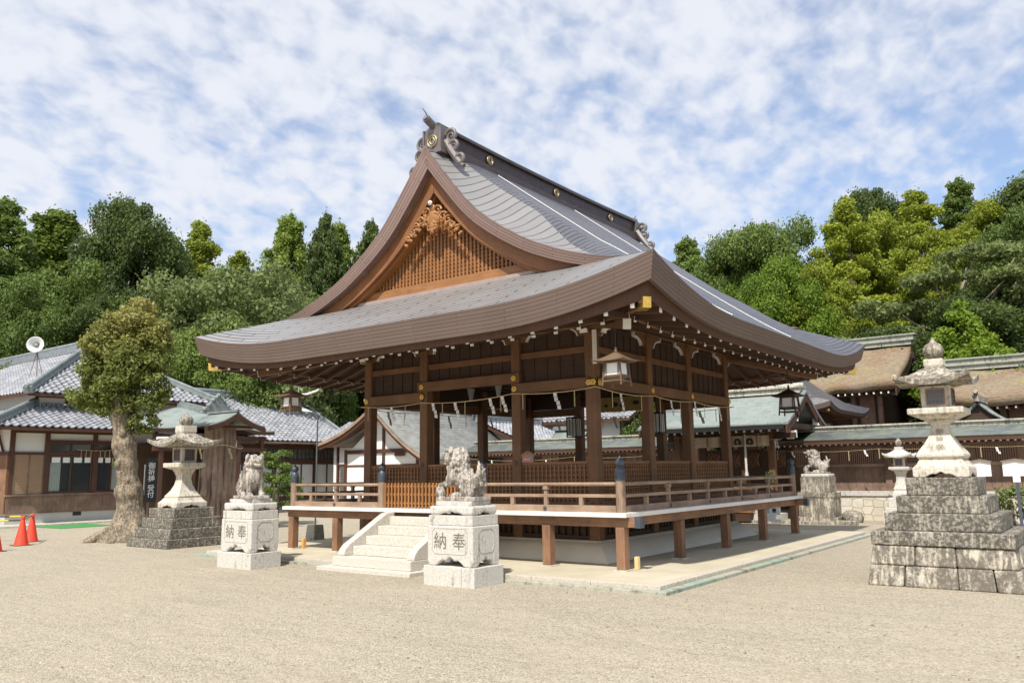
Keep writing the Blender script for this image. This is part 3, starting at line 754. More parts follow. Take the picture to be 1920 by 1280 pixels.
# ---- veranda
VX0, VX1, VY0, VY1 = -7.76, 0, 0, 8.05; OV = .17; VZ = .95
VT = m_wood('veranda_board', (.58, .50, .44), (.36, .29, .24), .7)
VE = m_wood('veranda_edge', (.84, .80, .76), (.66, .61, .56), .65)
e = MB()
def deck(ax, a0, a1, c0, c1):
    n = int((a1-a0)/.24)
    for i in range(n):
        t0 = a0+(a1-a0)*i/n+.0015; t1 = a0+(a1-a0)*(i+1)/n-.0015
        if ax == 'x': e.box(t0, t1, c0, c1, VZ-.045, VZ)
        else: e.box(c0, c1, t0, t1, VZ-.045, VZ)
IN = PYs[0]-.14
deck('x', VX0+.0, VX1, VY0+.02, IN); deck('x', VX0, VX1, VY1-IN, VY1-.02); deck('y', IN, VY1-IN, VX0+.02, PXs[0]-.14); deck('y', IN, VY1-IN, PXs[-1]+.14, VX1-.02)
e.build('veranda_deck', VT, pav)
e = MB(); n = 9
for i in range(n):
    a = VX0-OV+(VX1-VX0+2*OV)*i/n; b = VX0-OV+(VX1-VX0+2*OV)*(i+1)/n-.003
    e.box(a, b, VY0-OV, VY0+.02, VZ-.06, VZ+.006); e.box(a, b, VY1-.02, VY1+OV, VZ-.06, VZ+.006)
for i in range(n):
    a = VY0+.023+(VY1-VY0-.046)*i/n; b = VY0+.023+(VY1-VY0-.046)*(i+1)/n-.003
    e.box(VX0-OV, VX0+.02, a, b, VZ-.06, VZ+.006); e.box(VX1-.02, VX1+OV, a, b, VZ-.06, VZ+.006)
e.build('veranda_edge', VE, pav, bevel=.004)
for (nm, q) in (('front', (VX0-.12, VX1+.30, VY0-.06, VY0+.07)), ('back', (VX0-.12, VX1+.30, VY1-.07, VY1+.06))):
    e = MB(); e.box(*q, VZ-.21, VZ-.061); o = e.build('veranda_beam', W_POST, pav, bevel=.006)
    for xe in (q[1],): e = MB(); e.box(xe-.045, xe+.045, q[2]-.006, q[3]+.006, VZ-.216, VZ-.055); e.build('beam_end_cap', BRONZE, o)
for x in (VX0, VX1):
    e = MB(); e.box(x-.065, x+.065, VY0-.058, VY1+.058, VZ-.205, VZ-.064); o = e.build('veranda_beam', W_POST, pav, bevel=.006)
SP = [(x, VY0) for x in (VX0, VX0+1.354, -5.17, -2.71, VX1-1.354, VX1)]+[(VX1, y) for y in (1.98, 4.0, 6.0, VY1)]+[(VX0, y) for y in (1.98, 4.0, 6.0, VY1)]+[(x, VY1) for x in (VX0+2, VX0+3.9, VX1-2)]
for (x, y) in SP:
    if (x, y) in ((-5.17, 0), (-2.71, 0)): continue
    e = MB(); e.box(x-.075, x+.075, y-.075, y+.075, .115, VZ-.21); o = e.build('support_post', W_POST, pav, bevel=.008)
    e = MB(); e.box(x-.12, x+.12, y-.12, y+.12, .09, .115); e.build('foot_stone', CONCRETE, pav)
# floor joists under the veranda
for i in range(9):
    y = .9*i+.45
    if 1 < y < 7: 
        e = MB(); e.box(VX1-1.1, VX1-.07, y-.04, y+.04, VZ-.15, VZ-.05); e.build('joist', W_POST, pav)
# newel posts with bronze onion caps
def newel(x, y, z0=VZ):
    e = MB(); e.lathe([(.075, z0), (.075, 1.50)], 20, (x, y, 0)); o = e.build('newel_post', W_WEATH, pav, smooth=True, angle=50)
    e = MB(); pr = [(.082, 1.44), (.082, 1.475), (.087, 1.478), (.087, 1.495), (.082, 1.498), (.082, 1.53), (.087, 1.533), (.087, 1.55), (.08, 1.555), (.078, 1.60), (.066, 1.63), (.045, 1.645), (.042, 1.66), (.06, 1.675), (.074, 1.70), (.074, 1.725), (.058, 1.755), (.03, 1.775), (.012, 1.79), (.009, 1.81), (0, 1.825)]
    e.lathe(pr, 20, (x, y, 0)); e.build('onion_cap', BRONZE, o, smooth=True, angle=50)
for q in ((VX0, VY0), (-5.17, VY0), (-2.71, VY0), (VX1, VY0), (VX1, VY1), (VX0, VY1)): newel(*q)
def rail_run(a, b):
    a = Vector((*a, 0)); b = Vector((*b, 0)); d = (b-a).normalized(); L = (b-a).length; s_ = a+d*.07; t_ = b-d*.07; Z = Vector((0, 0, 1))
    e = MB(); e.tube([s_+Z*1.385, t_+Z*1.385], .031, 10); e.build('top_rail', W_WEATH, pav, smooth=True, angle=50)
    e = MB(); e.bar(s_+Z*1.205, t_+Z*1.205, .06, .05); e.build('middle_rail', W_WEATH, pav, bevel=.005)
    e = MB(); e.bar(s_+Z*1.005, t_+Z*1.005, .085, .105); e.build('bottom_rail', W_WEATH, pav, bevel=.006)
    return d, L
def struts(a, d, tall, low):
    a = Vector((*a, 0))
    for t in tall:
        c = a+d*t; e = MB(); 
        e.hexa([(c.x-.035, c.y-.03, 1.055), (c.x+.035, c.y-.03, 1.055), (c.x+.035, c.y+.03, 1.055), (c.x-.035, c.y+.03, 1.055), (c.x-.032, c.y-.028, 1.30), (c.x+.032, c.y-.028, 1.30), (c.x+.032, c.y+.028, 1.30), (c.x-.032, c.y+.028, 1.30)])
        e.box(c.x-.045, c.x+.045, c.y-.045, c.y+.045, 1.30, 1.36, tx=.005); o = e.build('tall_strut', W_WEATH, pav, bevel=.005)
        n_ = Vector((d.y, -d.x, 0)); q = c+n_*.045+Vector((0, 0, 1.005)); e = MB(); e.tube([q, q+n_*.012], .03, 12); e.build('rail_boss', BRONZE, o)
    for t in low:
        c = a+d*t; e = MB(); e.box(c.x-.035, c.x+.035, c.y-.028, c.y+.028, 1.057, 1.18); e.build('low_strut', W_WEATH, pav, bevel=.004)
X_ = Vector((1, 0, 0)); Y_ = Vector((0, 1, 0))
rail_run((VX0, 0), (-5.17, 0)); struts((VX0, 0), X_, [1.3], [.55, 1.98])
rail_run((-2.71, 0), (VX1, 0)); struts((-2.71, 0), X_, [1.33], [.65, 2.0])
rail_run((0, 0), (0, VY1)); struts((0, 0), Y_, [1.62, 3.24, 4.83, 6.42], [.82, 2.45, 4.05, 5.64, 7.25])
rail_run((VX0, 0), (VX0, VY1)); struts((VX0, 0), Y_, [1.62, 3.24, 4.83, 6.42], [.82, 2.45, 4.05, 5.64, 7.25])
rail_run((VX0, VY1), (0, VY1)); struts((VX0, VY1), X_, [1.9, 3.9, 5.9], [1, 2.9, 4.9, 6.9])
# picket gate between the newels
e = MB(); n = 27
for i in range(n): x = -5.07+(2.26)*i/(n-1); e.box(x-.016, x+.016, -.018, .012, .965, 1.42)
for z in (1.03, 1.19, 1.34): e.box(-5.09, -2.79, .0125, .04, z, z+.035)
tag(e.build('picket_gate', W_PICKET), 'low orange wooden picket gate closing the top of the stone stairs', 'gate')
e = MB()
text = None
# ================================================================ STONE STAIRS
st = thing('stone_stairs', 'pale stone staircase with sloping side slabs leading up to the pavilion veranda', 'stairs', (-3.92, -1, 0))
e = MB(); e.box(-5.02, -2.83, -1.68, -.3, -.02, .062); e.build('base_slab', STAIRST, st, bevel=.01)
e = MB(); e.box(-4.82, -2.98, -1.50, -.3, .064, .215); e.build('step', STAIRST, st, bevel=.008)
for i in range(4):
    y = -1.20+i*.29; z = .217+.152*(i+1); e = MB(); e.box(-4.635, -3.165, y, -.19, z-.150, z); e.build('step', STAIRST, st, bevel=.008)
for x0, x1 in ((-4.80, -4.64), (-3.16, -3.0)):
    P = [(x0, -1.40, .217), (x0, -1.40, .26), (x0, -1.36, .33), (x0, -1.28, .40), (x0, -.40, .875), (x0, -.30, .895), (x0, -.19, .90), (x0, -.19, .217)]
    e = MB(); e.prism(P, (x1-x0, 0, 0)); e.build('side_slab', STAIRST, st, bevel=.012)

# ================================================================ GUARDIAN LIONS
def lion_mesh(ball=True, mouth=True, seed=1):
    e = MB(); R = random.Random(seed)
    E_ = lambda x, y, z, a, b, c, rot=None: e.ell((x, y, z), (a, b, c), 14, 10, rot)
    E_(-.20, 0, .19, .17, .15, .17); E_(-.06, 0, .25, .17, .14, .15); E_(.07, 0, .32, .15, .14, .17); E_(.17, 0, .36, .13, .14, .16)
    E_(.06, 0, .50, .135, .15, .165); E_(.17, 0, .585, .125, .13, .10); E_(.29, 0, .598, .11, .095, .055); E_(.375, 0, .592, .055, .078, .040); E_(.42, 0, .618, .026, .045, .024)
    if mouth: E_(.29, 0, .500, .10, .070, .028, (0, .18, 0)); E_(.22, 0, .53, .07, .09, .07); E_(.37, 0, .490, .03, .05, .02)
    else: E_(.33, 0, .535, .095, .075, .036); 
    for s in (1, -1):
        E_(.28, s*.055, .665, .05, .036, .03); E_(.325, s*.05, .64, .022, .02, .018); E_(.13, s*.14, .665, .045, .03, .055, (s*.4, 0, 0)); E_(.26, s*.10, .55, .05, .035, .06)
        E_(-.20, s*.12, .17, .15, .075, .155); E_(-.02, s*.14, .075, .12, .05, .045); E_(.07, s*.14, .07, .045, .05, .04); E_(.11, s*.10, .34, .085, .07, .12)
        for k in range(3): E_(.115, s*.14+(k-1)*.028, .055, .025, .016, .028)
        # haunch whorl
        for i in range(14):
            a = i*.75; r = .10*(1-i/15); e.ell((-.20+r*math.cos(a), s*(.165+.012), .18+r*math.sin(a)), (.024, .02, .024), 7, 5)
    E_(.17, -.11, .22, .05, .05, .15); E_(.19, -.11, .10, .045, .045, .08); E_(.24, -.11, .065, .07, .05, .04)
    for k in range(3): E_(.30, -.11+(k-1)*.028, .055, .024, .016, .026)
    if ball:
        E_(.19, .12, .27, .06, .05, .09); E_(.26, .125, .215, .085, .045, .045); E_(.355, .13, .205, .05, .045, .035); E_(.37, .12, .108, .094, .094, .094)
    else:
        E_(.19, .11, .22, .05, .05, .15); E_(.20, .11, .10, .045, .045, .08); E_(.25, .11, .065, .07, .05, .04)
    # curled mane
    for i in range(190):
        th = R.uniform(.1, 2.5); ph = R.uniform(.75, 2*PI-.75)
        p = Vector((.07+.15*math.sin(th)*math.cos(ph), .155*math.sin(th)*math.sin(ph), .50+.185*math.cos(th)))
        if p.x > .17 and abs(p.y) < .12: continue
        r = R.uniform(.018, .032); e.ell(tuple(p), (r, r, r), 7, 5)
    for i in range(26): e.ell((.0-.012*i+R.uniform(-.02, .02), R.choice((1, -1))*R.uniform(.02, .1), .47-.010*i), (.03, .03, .035), 7, 5)
    for i in range(22): e.ell((.22+R.uniform(-.04, .05), R.uniform(-.11, .11), R.uniform(.36, .47)), (.026, .026, .034), 7, 5)
    # flaming tail
    for k, (y, lean, h) in enumerate(((0, .02, .34), (.05, -.05, .28), (-.05, -.04, .27), (.08, .04, .22), (-.08, .03, .22), (.0, -.10, .24))):
        pts = [(-.34+lean*t+.03*math.sin(t*6+k), y*(1+.3*t), .18+h*t) for t in (0, .2, .4, .6, .8, 1)]; e.tube(pts, [.06, .055, .048, .04, .028, .012], 8)
    for s in (1, -1):
        for i in range(12): a = i*.8; r = .07*(1-i/13); e.ell((-.33+r*math.cos(a), s*.10, .27+r*math.sin(a)), (.022, .025, .022), 7, 5)
    e.box(-.42, .42, -.19, .19, .0, .05)
    return e
def lion_obj(parent, pos, yawz, ball, mouth, seed, scale=1.0, vox=.0085):
    e = lion_mesh(ball, mouth, seed); 
    e.v = [tuple(Vector(pos)+Matrix.Rotation(yawz, 3, 'Z') @ (Vector((v[0]*.86, v[1]*.96, v[2]*1.07))*scale)) for v in e.v]
    o = e.build('lion', STATUE, parent)
    m = o.modifiers.new('one_skin', 'REMESH'); m.mode = 'VOXEL'; m.voxel_size = vox; m.use_smooth_shade = True
    return o
def arch_block(mb, x0, x1, y0, y1, z0, z1, hgt, foot=.17, bul=.025):
    """block on curved feet, arches cut in all four faces, slightly bulging sides"""
    def face(a0, a1, put, off):
        n = 20; L = a1-a0; f = foot*L/.9; pts = []
        for i in range(n+1):
            t = i/n; a = a0+f+(L-2*f)*t; c = abs(2*t-1)
            z = z0+hgt*(1-c**2.6)*(.8+.2*math.cos(6*PI*(t-.5))*(c < .5)) if 0 < i < n else z0
            pts.append((a, z))
        zs = [(z0, 0), (z0+.10*(z1-z0), bul*.9), (z0+.35*(z1-z0), bul), (z0+.8*(z1-z0), bul*.6), (z1, 0)]
        poly = [(a0+.03, z0)]+pts+[(a1-.03, z0), (a1, z0+.12*(z1-z0)), (a1, z1), (a0, z1), (a0, z0+.12*(z1-z0))]
        return [put(a, z) for a, z in poly]
    T = .16
    mb.prism(face(x0, x1, lambda a, z: (a, y0, z), 0), (0, T, 0)); mb.prism(face(x0, x1, lambda a, z: (a, y1-T, z), 0), (0, T, 0))
    mb.prism(face(y0+.002, y1-.002, lambda a, z: (x0+.002, a, z), 0), (T, 0, 0)); mb.prism(face(y0+.002, y1-.002, lambda a, z: (x1-T-.002, a, z), 0), (T, 0, 0))
    mb.box(x0+.05, x1-.05, y0+.05, y1-.05, z0+hgt+.02, z1-.003)
def frame_groove(mb, put, a0, a1, z0, z1, ch=.05):
    P = [(a0+ch, z0), (a1-ch, z0), (a1, z0+ch), (a1, z1-ch), (a1-ch, z1), (a0+ch, z1), (a0, z1-ch), (a0, z0+ch)]
    for i in range(8): mb.bar(put(*P[i]), put(*P[(i+1) % 8]), .006, .006)
def guardian(x0, x1, y0, y1, label, face, ball, mouth, seed, grp='stone guardian lions flanking the stairs'):
    cx, cy = (x0+x1)/2, (y0+y1)/2; t = thing('guardian_lion_statue', label, 'statue', (cx, cy, 0), group=grp)
    e = MB(); e.box(x0, cx+.25*(x1-x0), y0, y1, -.02, .27); e.box(cx+.25*(x1-x0)+.004, x1, y0+.004, y1, -.02, .269); e.build('base_block', GRANITE, t, bevel=.008)
    a0, a1, b0, b1 = x0+.045, x1-.045, y0+.03, y1-.03
    e = MB(); arch_block(e, a0, a1, b0, b1, .271, .84, .13); e.build('pedestal', GRANITE, t, bevel=.02)
    e = MB(); e.box(a0+.015, a1-.015, b0+.015, b1-.015, .845, .985); e.build('pedestal_cap', GRANITE, t, bevel=.006)
    e = MB(); h = .10; P_ = []
    arch_block(e, a0+.02, a1-.02, b0+.02, b1-.02, .987, 1.12, .05, .2); e.build('cushion', GRANITE, t, bevel=.045)
    e = MB(); e.box(a0+.09, a1-.09, b0+.09, b1-.09, 1.121, 1.185); e.build('top_slab', GRANITE, t, bevel=.004)
    lion_obj(t, (cx, cy, 1.186), face, ball, mouth, seed, 1.04)
    yy = b0-.0015; sz = .255
    for ch, dx in (('納', -.175), ('奉', .175)): e = MB(); text_into(e, ch, sz, (cx+dx, yy, .53), (1, 0, 0), (0, 0, 1), .002, bold=0); e.build('carved_letter', CARVE, t)
    e = MB(); frame_groove(e, lambda a, z: (a, b0-.001, z), a0+.10, a1-.10, .44, .80); frame_groove(e, lambda a, z: (a1+.001, a, z), b0+.12, b1-.12, .46, .79, .07); e.build('carved_frame', m_plain('groove_shadow', (.40, .37, .31), .9) if 'groove_shadow' not in bpy.data.materials else bpy.data.materials['groove_shadow'], t)
guardian(-2.14, -1.19, -2.10, -1.42, 'stone guardian lion with a ball and open mouth on the pedestal right of the stairs', PI, True, True, 1)
guardian(-6.94, -5.97, -2.32, -1.68, 'stone guardian lion with a closed mouth on the pedestal left of the stairs', -.25, False, False, 2)
# rear lion in front of the long wall
t = thing('guardian_lion_statue', 'small stone guardian lion on a tall mossy pedestal before the long wooden wall', 'statue', (-1.15, 13.95, 0))
for (hw, z0, z1, m) in ((.62, .0, .16, MOSSY2), (.50, .161, .72, MOSSY2), (.52, .721, .86, MOSSY2), (.42, .861, 1.30, MOSSY2)): e = MB(); e.box(-1.15-hw, -1.15+hw, 13.95-hw*.8, 13.95+hw*.8, z0, z1); e.build('pedestal_block', m, t, bevel=.01)
e = MB(); e.box(-1.55, -.75, 13.63, 14.27, 1.301, 1.40); e.build('top_slab', GRANITE, t, bevel=.03); lion_obj(t, (-1.15, 13.95, 1.401), PI+.1, True, True, 5, .95, .014)

# ================================================================ STONE LANTERNS
def upturned_roof(mb, c, hw, ze, zt, hwt, lift, tk):
    cx, cy = c; n = 16
    def top(i, j):
        x, y = (2*i-1), (2*j-1); m = max(abs(x), abs(y)); l = lift*(abs(x*y))**2.2
        if m < hwt/hw: return (cx+x*hw, cy+y*hw, zt)
        q = (1-m)/(1-hwt/hw); return (cx+x*hw*(1+.04*abs(x*y)**2), cy+y*hw*(1+.04*abs(x*y)**2), ze+tk+(zt-ze-tk)*(q**1.25)+l*(1-q))
    def bot(i, j):
        x, y = (2*i-1), (2*j-1); l = lift*(abs(x*y))**2.2; m = max(abs(x), abs(y)); return (cx+x*hw*(1+.04*abs(x*y)**2), cy+y*hw*(1+.04*abs(x*y)**2), ze+l+(.02*(1-m)))
    mb.grid(top, n, n); mb.grid(bot, n, n, flip=True)
    for k in range(n):
        a, b = k/n, (k+1)/n
        for q in (((a, 0), (b, 0)), ((1, a), (1, b)), ((b, 1), (a, 1)), ((0, b), (0, a))): mb.poly([bot(*q[0]), bot(*q[1]), top(*q[1]), top(*q[0])])
def lantern(label, c, tiers, kiso, shaft, plat, box, roof_, fin, mats, text=None, rubble=None, tx=None):
    cx, cy = c; t = thing('stone_lantern', label, 'stone lantern', (cx, cy, 0)); ms, ml = mats
    if rubble:
        hw0, hw1, z1 = rubble; rr = random.Random(8)
        rows = [(0, z1*.52), (z1*.52, z1)]
        for ri, (za, zb) in enumerate(rows):
            ha, hb = hw0+(hw1-hw0)*za/z1, hw0+(hw1-hw0)*zb/z1
            for side in range(4):
                cuts = [-1]; 
                while cuts[-1] < .62: cuts.append(cuts[-1]+rr.uniform(.42, .72))
                cuts = cuts[:-1]+[1] if cuts[-1] > .8 else cuts+[1]
                for u0, u1 in zip(cuts, cuts[1:]):
                    def q(u, h, z, d): 
                        x, y = {0: (u*h, -h), 1: (h, u*h), 2: (-u*h, h), 3: (-h, -u*h)}[side]; k = 1-d/h
                        return (cx+x*(k if side in (1, 3) else 1), cy+y*(k if side in (0, 2) else 1), z)
                    g_ = .003; e = MB(); j = rr.uniform(-.012, .012)
                    e.hexa([q(u0+g_, ha+j, za, 0), q(u1-g_, ha+j, za, 0), q(u1-g_, ha, za, .25), q(u0+g_, ha, za, .25), q(u0+g_, hb+j, zb-.003, 0), q(u1-g_, hb+j, zb-.003, 0), q(u1-g_, hb, zb-.003, .25), q(u0+g_, hb, zb-.003, .25)])
                    e.build('base_stone', MOSSY2, t, bevel=.022)
    for (hw, z0, z1) in tiers:
        e = MB(); e.box(cx-hw, cx+hw, cy-hw, cy+hw, z0, z1); e.build('base_tier', ms, t, bevel=.014)
    hb, ht, z0, z1 = kiso; e = MB()
    arch_block(e, cx-hb, cx+hb, cy-hb, cy+hb, z0, z0+(z1-z0)*.55, (z1-z0)*.30, .2)
    e.sq([(hb-.004, z0+(z1-z0)*.551), (ht+(hb-ht)*.45, z0+(z1-z0)*.72), (ht, z1)], (cx, cy, 0)); e.build('foot', ml, t, bevel=.012)
    e = MB(); e.sq(shaft, (cx, cy, 0)); e.build('shaft', ml, t, smooth=True, angle=30, bevel=.006)
    if text:
        ys = lambda z: cy-interp([(b, a) for a, b in shaft], z)
        e = MB()
        for ch, z in text: text_into(e, ch, .105, (cx, ys(z)-.006, z), (1, 0, 0), (0, (ys(z+.05)-ys(z-.05))/.1, 1), .002, bold=.002)
        e.build('carved_letters', m_plain('faint_letters', (.34, .30, .24), .9), t)
    pb, pt_, z0, zm, z1 = plat; e = MB(); e.sq([(pb, z0), (pt_, zm), (pt_, z1-.01), (pt_-.012, z1)], (cx, cy, 0)); e.build('platform', ml, t, bevel=.006)
    hw, z0, z1 = box; e = MB(); e.sq([(hw*.96, z0), (hw, z1)], (cx, cy, 0)); fb = e.build('fire_box', ml, t, bevel=.012)
    w = hw*.62; zc, hh = (z0+z1)/2, (z1-z0)*.36
    for (nx, ny) in ((0, -1), (1, 0), (-1, 0), (0, 1)):
        def q(a, d, z): return (cx+nx*(hw+d)+(a if nx == 0 else 0), cy+ny*(hw+d)+(a if ny == 0 else 0), z)
        def bx(m_, a0, a1, d0, d1, za, zb): p0, p1 = q(a0, d0, za), q(a1, d1, zb); m_.box(min(p0[0], p1[0]), max(p0[0], p1[0]), min(p0[1], p1[1]), max(p0[1], p1[1]), za, zb)
        fr = MB(); f_ = hw*.10
        bx(fr, -w, w, -.01, .012, zc-hh, zc-hh+f_); bx(fr, -w, w, -.01, .012, zc+hh-f_, zc+hh); bx(fr, -w, -w+f_, -.01, .0119, zc-hh+f_, zc+hh-f_); bx(fr, w-f_, w, -.01, .0119, zc-hh+f_, zc+hh-f_)
        o = fr.build('window', W_GREY, fb)
        pn = MB(); bx(pn, -w+f_, w-f_, -.01, .002, zc-hh+f_, zc+hh-f_); pn.build('pane', m_plain('lantern_glass', (.10, .11, .13), .15) if 'lantern_glass' not in bpy.data.materials else bpy.data.materials['lantern_glass'], o)
        gr_ = MB()
        for k in (-1, 0, 1): bx(gr_, k*w*.42-.004, k*w*.42+.004, .003, .007, zc-hh+f_, zc+hh-f_)
        for k in (-1, 1): bx(gr_, -w+f_, w-f_, .003, .0065, zc+k*hh*.3-.004, zc+k*hh*.3+.004)
        gr_.build('bars', W_GREY, o)
    hw, ze, zt, hwt, lift, tk = roof_; e = MB(); upturned_roof(e, c, hw, ze, zt, hwt, lift, tk); e.build('cap_roof', MOSSY2 if ms is MOSSY else ml, t, smooth=True, angle=32)
    hw, z0, z1, r, z2 = fin; e = MB(); e.sq([(hw*.9, z0), (hw, z0+.3*(z1-z0)), (hw, z1)], (cx, cy, 0)); e.build('finial_base', ml, t, bevel=.008)
    H = z2-z1; e = MB(); e.lathe([(r*.62, z1), (r*.6, z1+.08*H), (r*.85, z1+.15*H), (r, z1+.35*H), (r*.97, z1+.52*H), (r*.72, z1+.68*H), (r*.36, z1+.78*H), (r*.2, z1+.88*H), (0, z1+H)], 20, (cx, cy, 0)); e.build('jewel_finial', MOSSY2, t, smooth=True, angle=60)
    return t
lantern('tall stone lantern on a wide four-stepped mossy base at the right', (4.17, 1.92),
        [(.86, .535, .72), (.70, .722, .95), (.56, .952, 1.185), (.44, 1.187, 1.43)], (.355, .27, 1.432, 1.68),
        [(.27, 1.682), (.30, 1.72), (.30, 1.75), (.27, 1.80), (.20, 1.90), (.145, 2.00), (.112, 2.10), (.105, 2.16), (.12, 2.19), (.175, 2.215), (.18, 2.24)],
        (.20, .355, 2.242, 2.32, 2.40), (.195, 2.402, 2.72), (.47, 2.72, 2.99, .13, .115, .07), (.125, 2.985, 3.11, .14, 3.43), (MOSSY, LANT), text=[('御', 2.03), ('神', 1.93), ('燈', 1.82)], rubble=(.93, .84, .533))
lantern('dark-stepped stone lantern standing beside the leaning round tree on the left', (-11.9, .0),
        [(.86, .0, .20), (.74, .201, .42), (.63, .421, .65), (.53, .651, .87)], (.40, .31, .871, 1.10),
        [(.29, 1.101), (.30, 1.14), (.27, 1.18), (.20, 1.28), (.15, 1.40), (.125, 1.53), (.13, 1.62), (.17, 1.72), (.19, 1.76)],
        (.20, .345, 1.762, 1.82, 1.92), (.205, 1.921, 2.29), (.60, 2.29, 2.62, .17, .15, .075), (.18, 2.60, 2.80, .165, 3.13), (MOSSY, LANT))
lantern('small grey stone lantern in front of the long wooden wall', (1.15, 13.9),
        [(.46, .0, .36), (.40, .361, .46), (.33, .461, .72)], (.22, .18, .721, .93),
        [(.18, .931), (.19, .96), (.15, 1.05), (.115, 1.2), (.11, 1.34), (.14, 1.42), (.15, 1.45)],
        (.15, .26, 1.451, 1.50, 1.57), (.15, 1.571, 1.82), (.36, 1.82, 2.05, .10, .10, .05), (.10, 2.04, 2.12, .09, 2.40), (GRANITE, GRANITE))

# ================================================================ HANGING LANTERNS
W_LANT = m_wood('lantern_wood', (.18, .115, .068), (.09, .055, .035), .7)
def hang_lantern(x, y, z, s, label, top, rz=0, dark=False):
    t = thing('hanging_lantern', label, 'lantern', (x, y, z), rz, 'wooden lanterns hanging under the pavilion eaves'); wd = W_BOARD if dark else W_LANT
    t.rotation_euler = (0, 0, 0); P_ = (x, y, z)
    def L(v): return (x+v[0]*s, y+v[1]*s, z+v[2]*s*1.32)
    def mk(nm, e, m, **k): e.v = [L(v) for v in e.v]; return e.build(nm, m, t, **k)
    e = MB(); upturned_roof(e, (0, 0), .34, .0, .155, .02, .02, .015); mk('lantern_roof', e, wd, smooth=True, angle=30)
    e = MB()
    for a in (-1, 1):
        for b in (-1, 1): e.bar((a*.17, b*.17, .0), (a*.21, b*.21, -.36), .028, .028)
    for z_, h in ((-.012, .17), (-.215, .193)):
        for q in (((-h, -h), (h, -h)), ((h, -h), (h, h)), ((h, h), (-h, h)), ((-h, h), (-h, -h))): e.bar((*q[0], z_), (*q[1], z_), .022, .026)
    for z_, h in ((-.29, .205),):
        for q in (((-h, -h), (h, -h)), ((h, -h), (h, h)), ((h, h), (-h, h)), ((-h, h), (-h, -h))): e.bar((*q[0], z_), (*q[1], z_), .018, .02)
    mk('lantern_frame', e, wd)
    e = MB()
    e.hexa([(-.175, -.175, -.235), (.175, -.175, -.235), (.175, .175, -.235), (-.175, .175, -.235), (-.155, -.155, -.01), (.155, -.155, -.01), (.155, .155, -.01), (-.155, .155, -.01)]); mk('paper_shade', e, PAPER)
    for k in range(4):
        e = MB(); dx, dy = ((0, -1), (1, 0), (0, 1), (-1, 0))[k]
        for a in (-.135, .135):
            p0 = (dx*.181+(a if dx == 0 else 0), dy*.181+(a if dy == 0 else 0), -.235); p1 = (dx*.161+(a if dx == 0 else 0), dy*.161+(a if dy == 0 else 0), -.01); e.bar(p0, p1, .035, .012)
        mk('window_frame', e, wd)
    e = MB(); e.box(-.19, .19, -.19, .19, -.245, -.232); mk('lantern_floor', e, wd)
    e = MB(); e.lathe([(.03, .15), (.035, .17), (.02, .19), (.03, .21), (0, .235)], 10, (0, 0, 0)); mk('top_knob', e, wd, smooth=True)
    e = MB(); e.tube([(x, y, z+.26*s), (x, y, top)], .006, 6); e.build('hanging_rod', IRON, t)
    return t
hang_lantern(.56, -1.0, 3.12, .72, 'wooden lantern with white paper panes hanging at the near right eave corner', 3.75)
hang_lantern(-6.85, -.86, 3.12, .70, 'wooden lantern with paper panes hanging under the far left end of the front eave', 3.78)
hang_lantern(.45, 6.85, 3.13, .86, 'dark wooden lantern hanging under the eave near the rear right corner', 3.8, dark=True)
def box_lantern(x, y, z, label):
    t = thing('box_lantern', label, 'lantern', (x, y, z), group='black framed box lanterns inside the pavilion')
    e = MB(); e.box(x-.13, x+.13, y-.13, y+.13, z, z+.42); e.build('paper_shade', PAPER, t)
    e = MB()
    for a in (-1, 1):
        for b in (-1, 1): e.box(x+a*.135-.012, x+a*.135+.012, y+b*.135-.012, y+b*.135+.012, z-.02, z+.44)
    for k in (-.05, .04):
        for s in (-1, 1): e.box(x+k-.006, x+k+.006, y+s*.137-.005, y+s*.137+.005, z, z+.42); e.box(x+s*.137-.005, x+s*.137+.005, y+k-.006, y+k+.006, z, z+.42)
    e.box(x-.15, x+.15, y-.15, y+.15, z+.441, z+.47); e.box(x-.15, x+.15, y-.15, y+.15, z-.045, z-.021); e.build('black_frame', IRON, t)
    e = MB(); e.tube([(x, y, z+.47), (x, y, 3.56)], .005, 6); e.build('hanging_rod', IRON, t)
box_lantern(-4.8, 6.3, 2.46, 'black framed box lantern hanging inside the pavilion before the left rear pillar')
box_lantern(-2.5, 6.3, 2.46, 'black framed box lantern hanging inside the pavilion before the right rear pillar')
for (x, y, lb) in ((-4.42, 2.7, 'white tapered ceiling lamp nearer the middle of the pavilion'), (-5.6, 3.2, 'white tapered ceiling lamp behind the second front pillar')):
    t = thing('ceiling_lamp', lb, 'lamp', (x, y, 3.5), group='white tapered lamps under the pavilion ceiling'); e = MB(); e.lathe([(.03, 3.20), (.04, 3.22), (.09, 3.48)], 8, (x, y, 0)); e.build('lamp_shade', m_plain('frosted_lamp', (.42, .42, .40), .5) if 'frosted_lamp' not in bpy.data.materials else bpy.data.materials['frosted_lamp'], t); e = MB(); e.lathe([(.10, 3.48), (.10, 3.555)], 8, (x, y, 0)); e.build('lamp_mount', IRON, t)

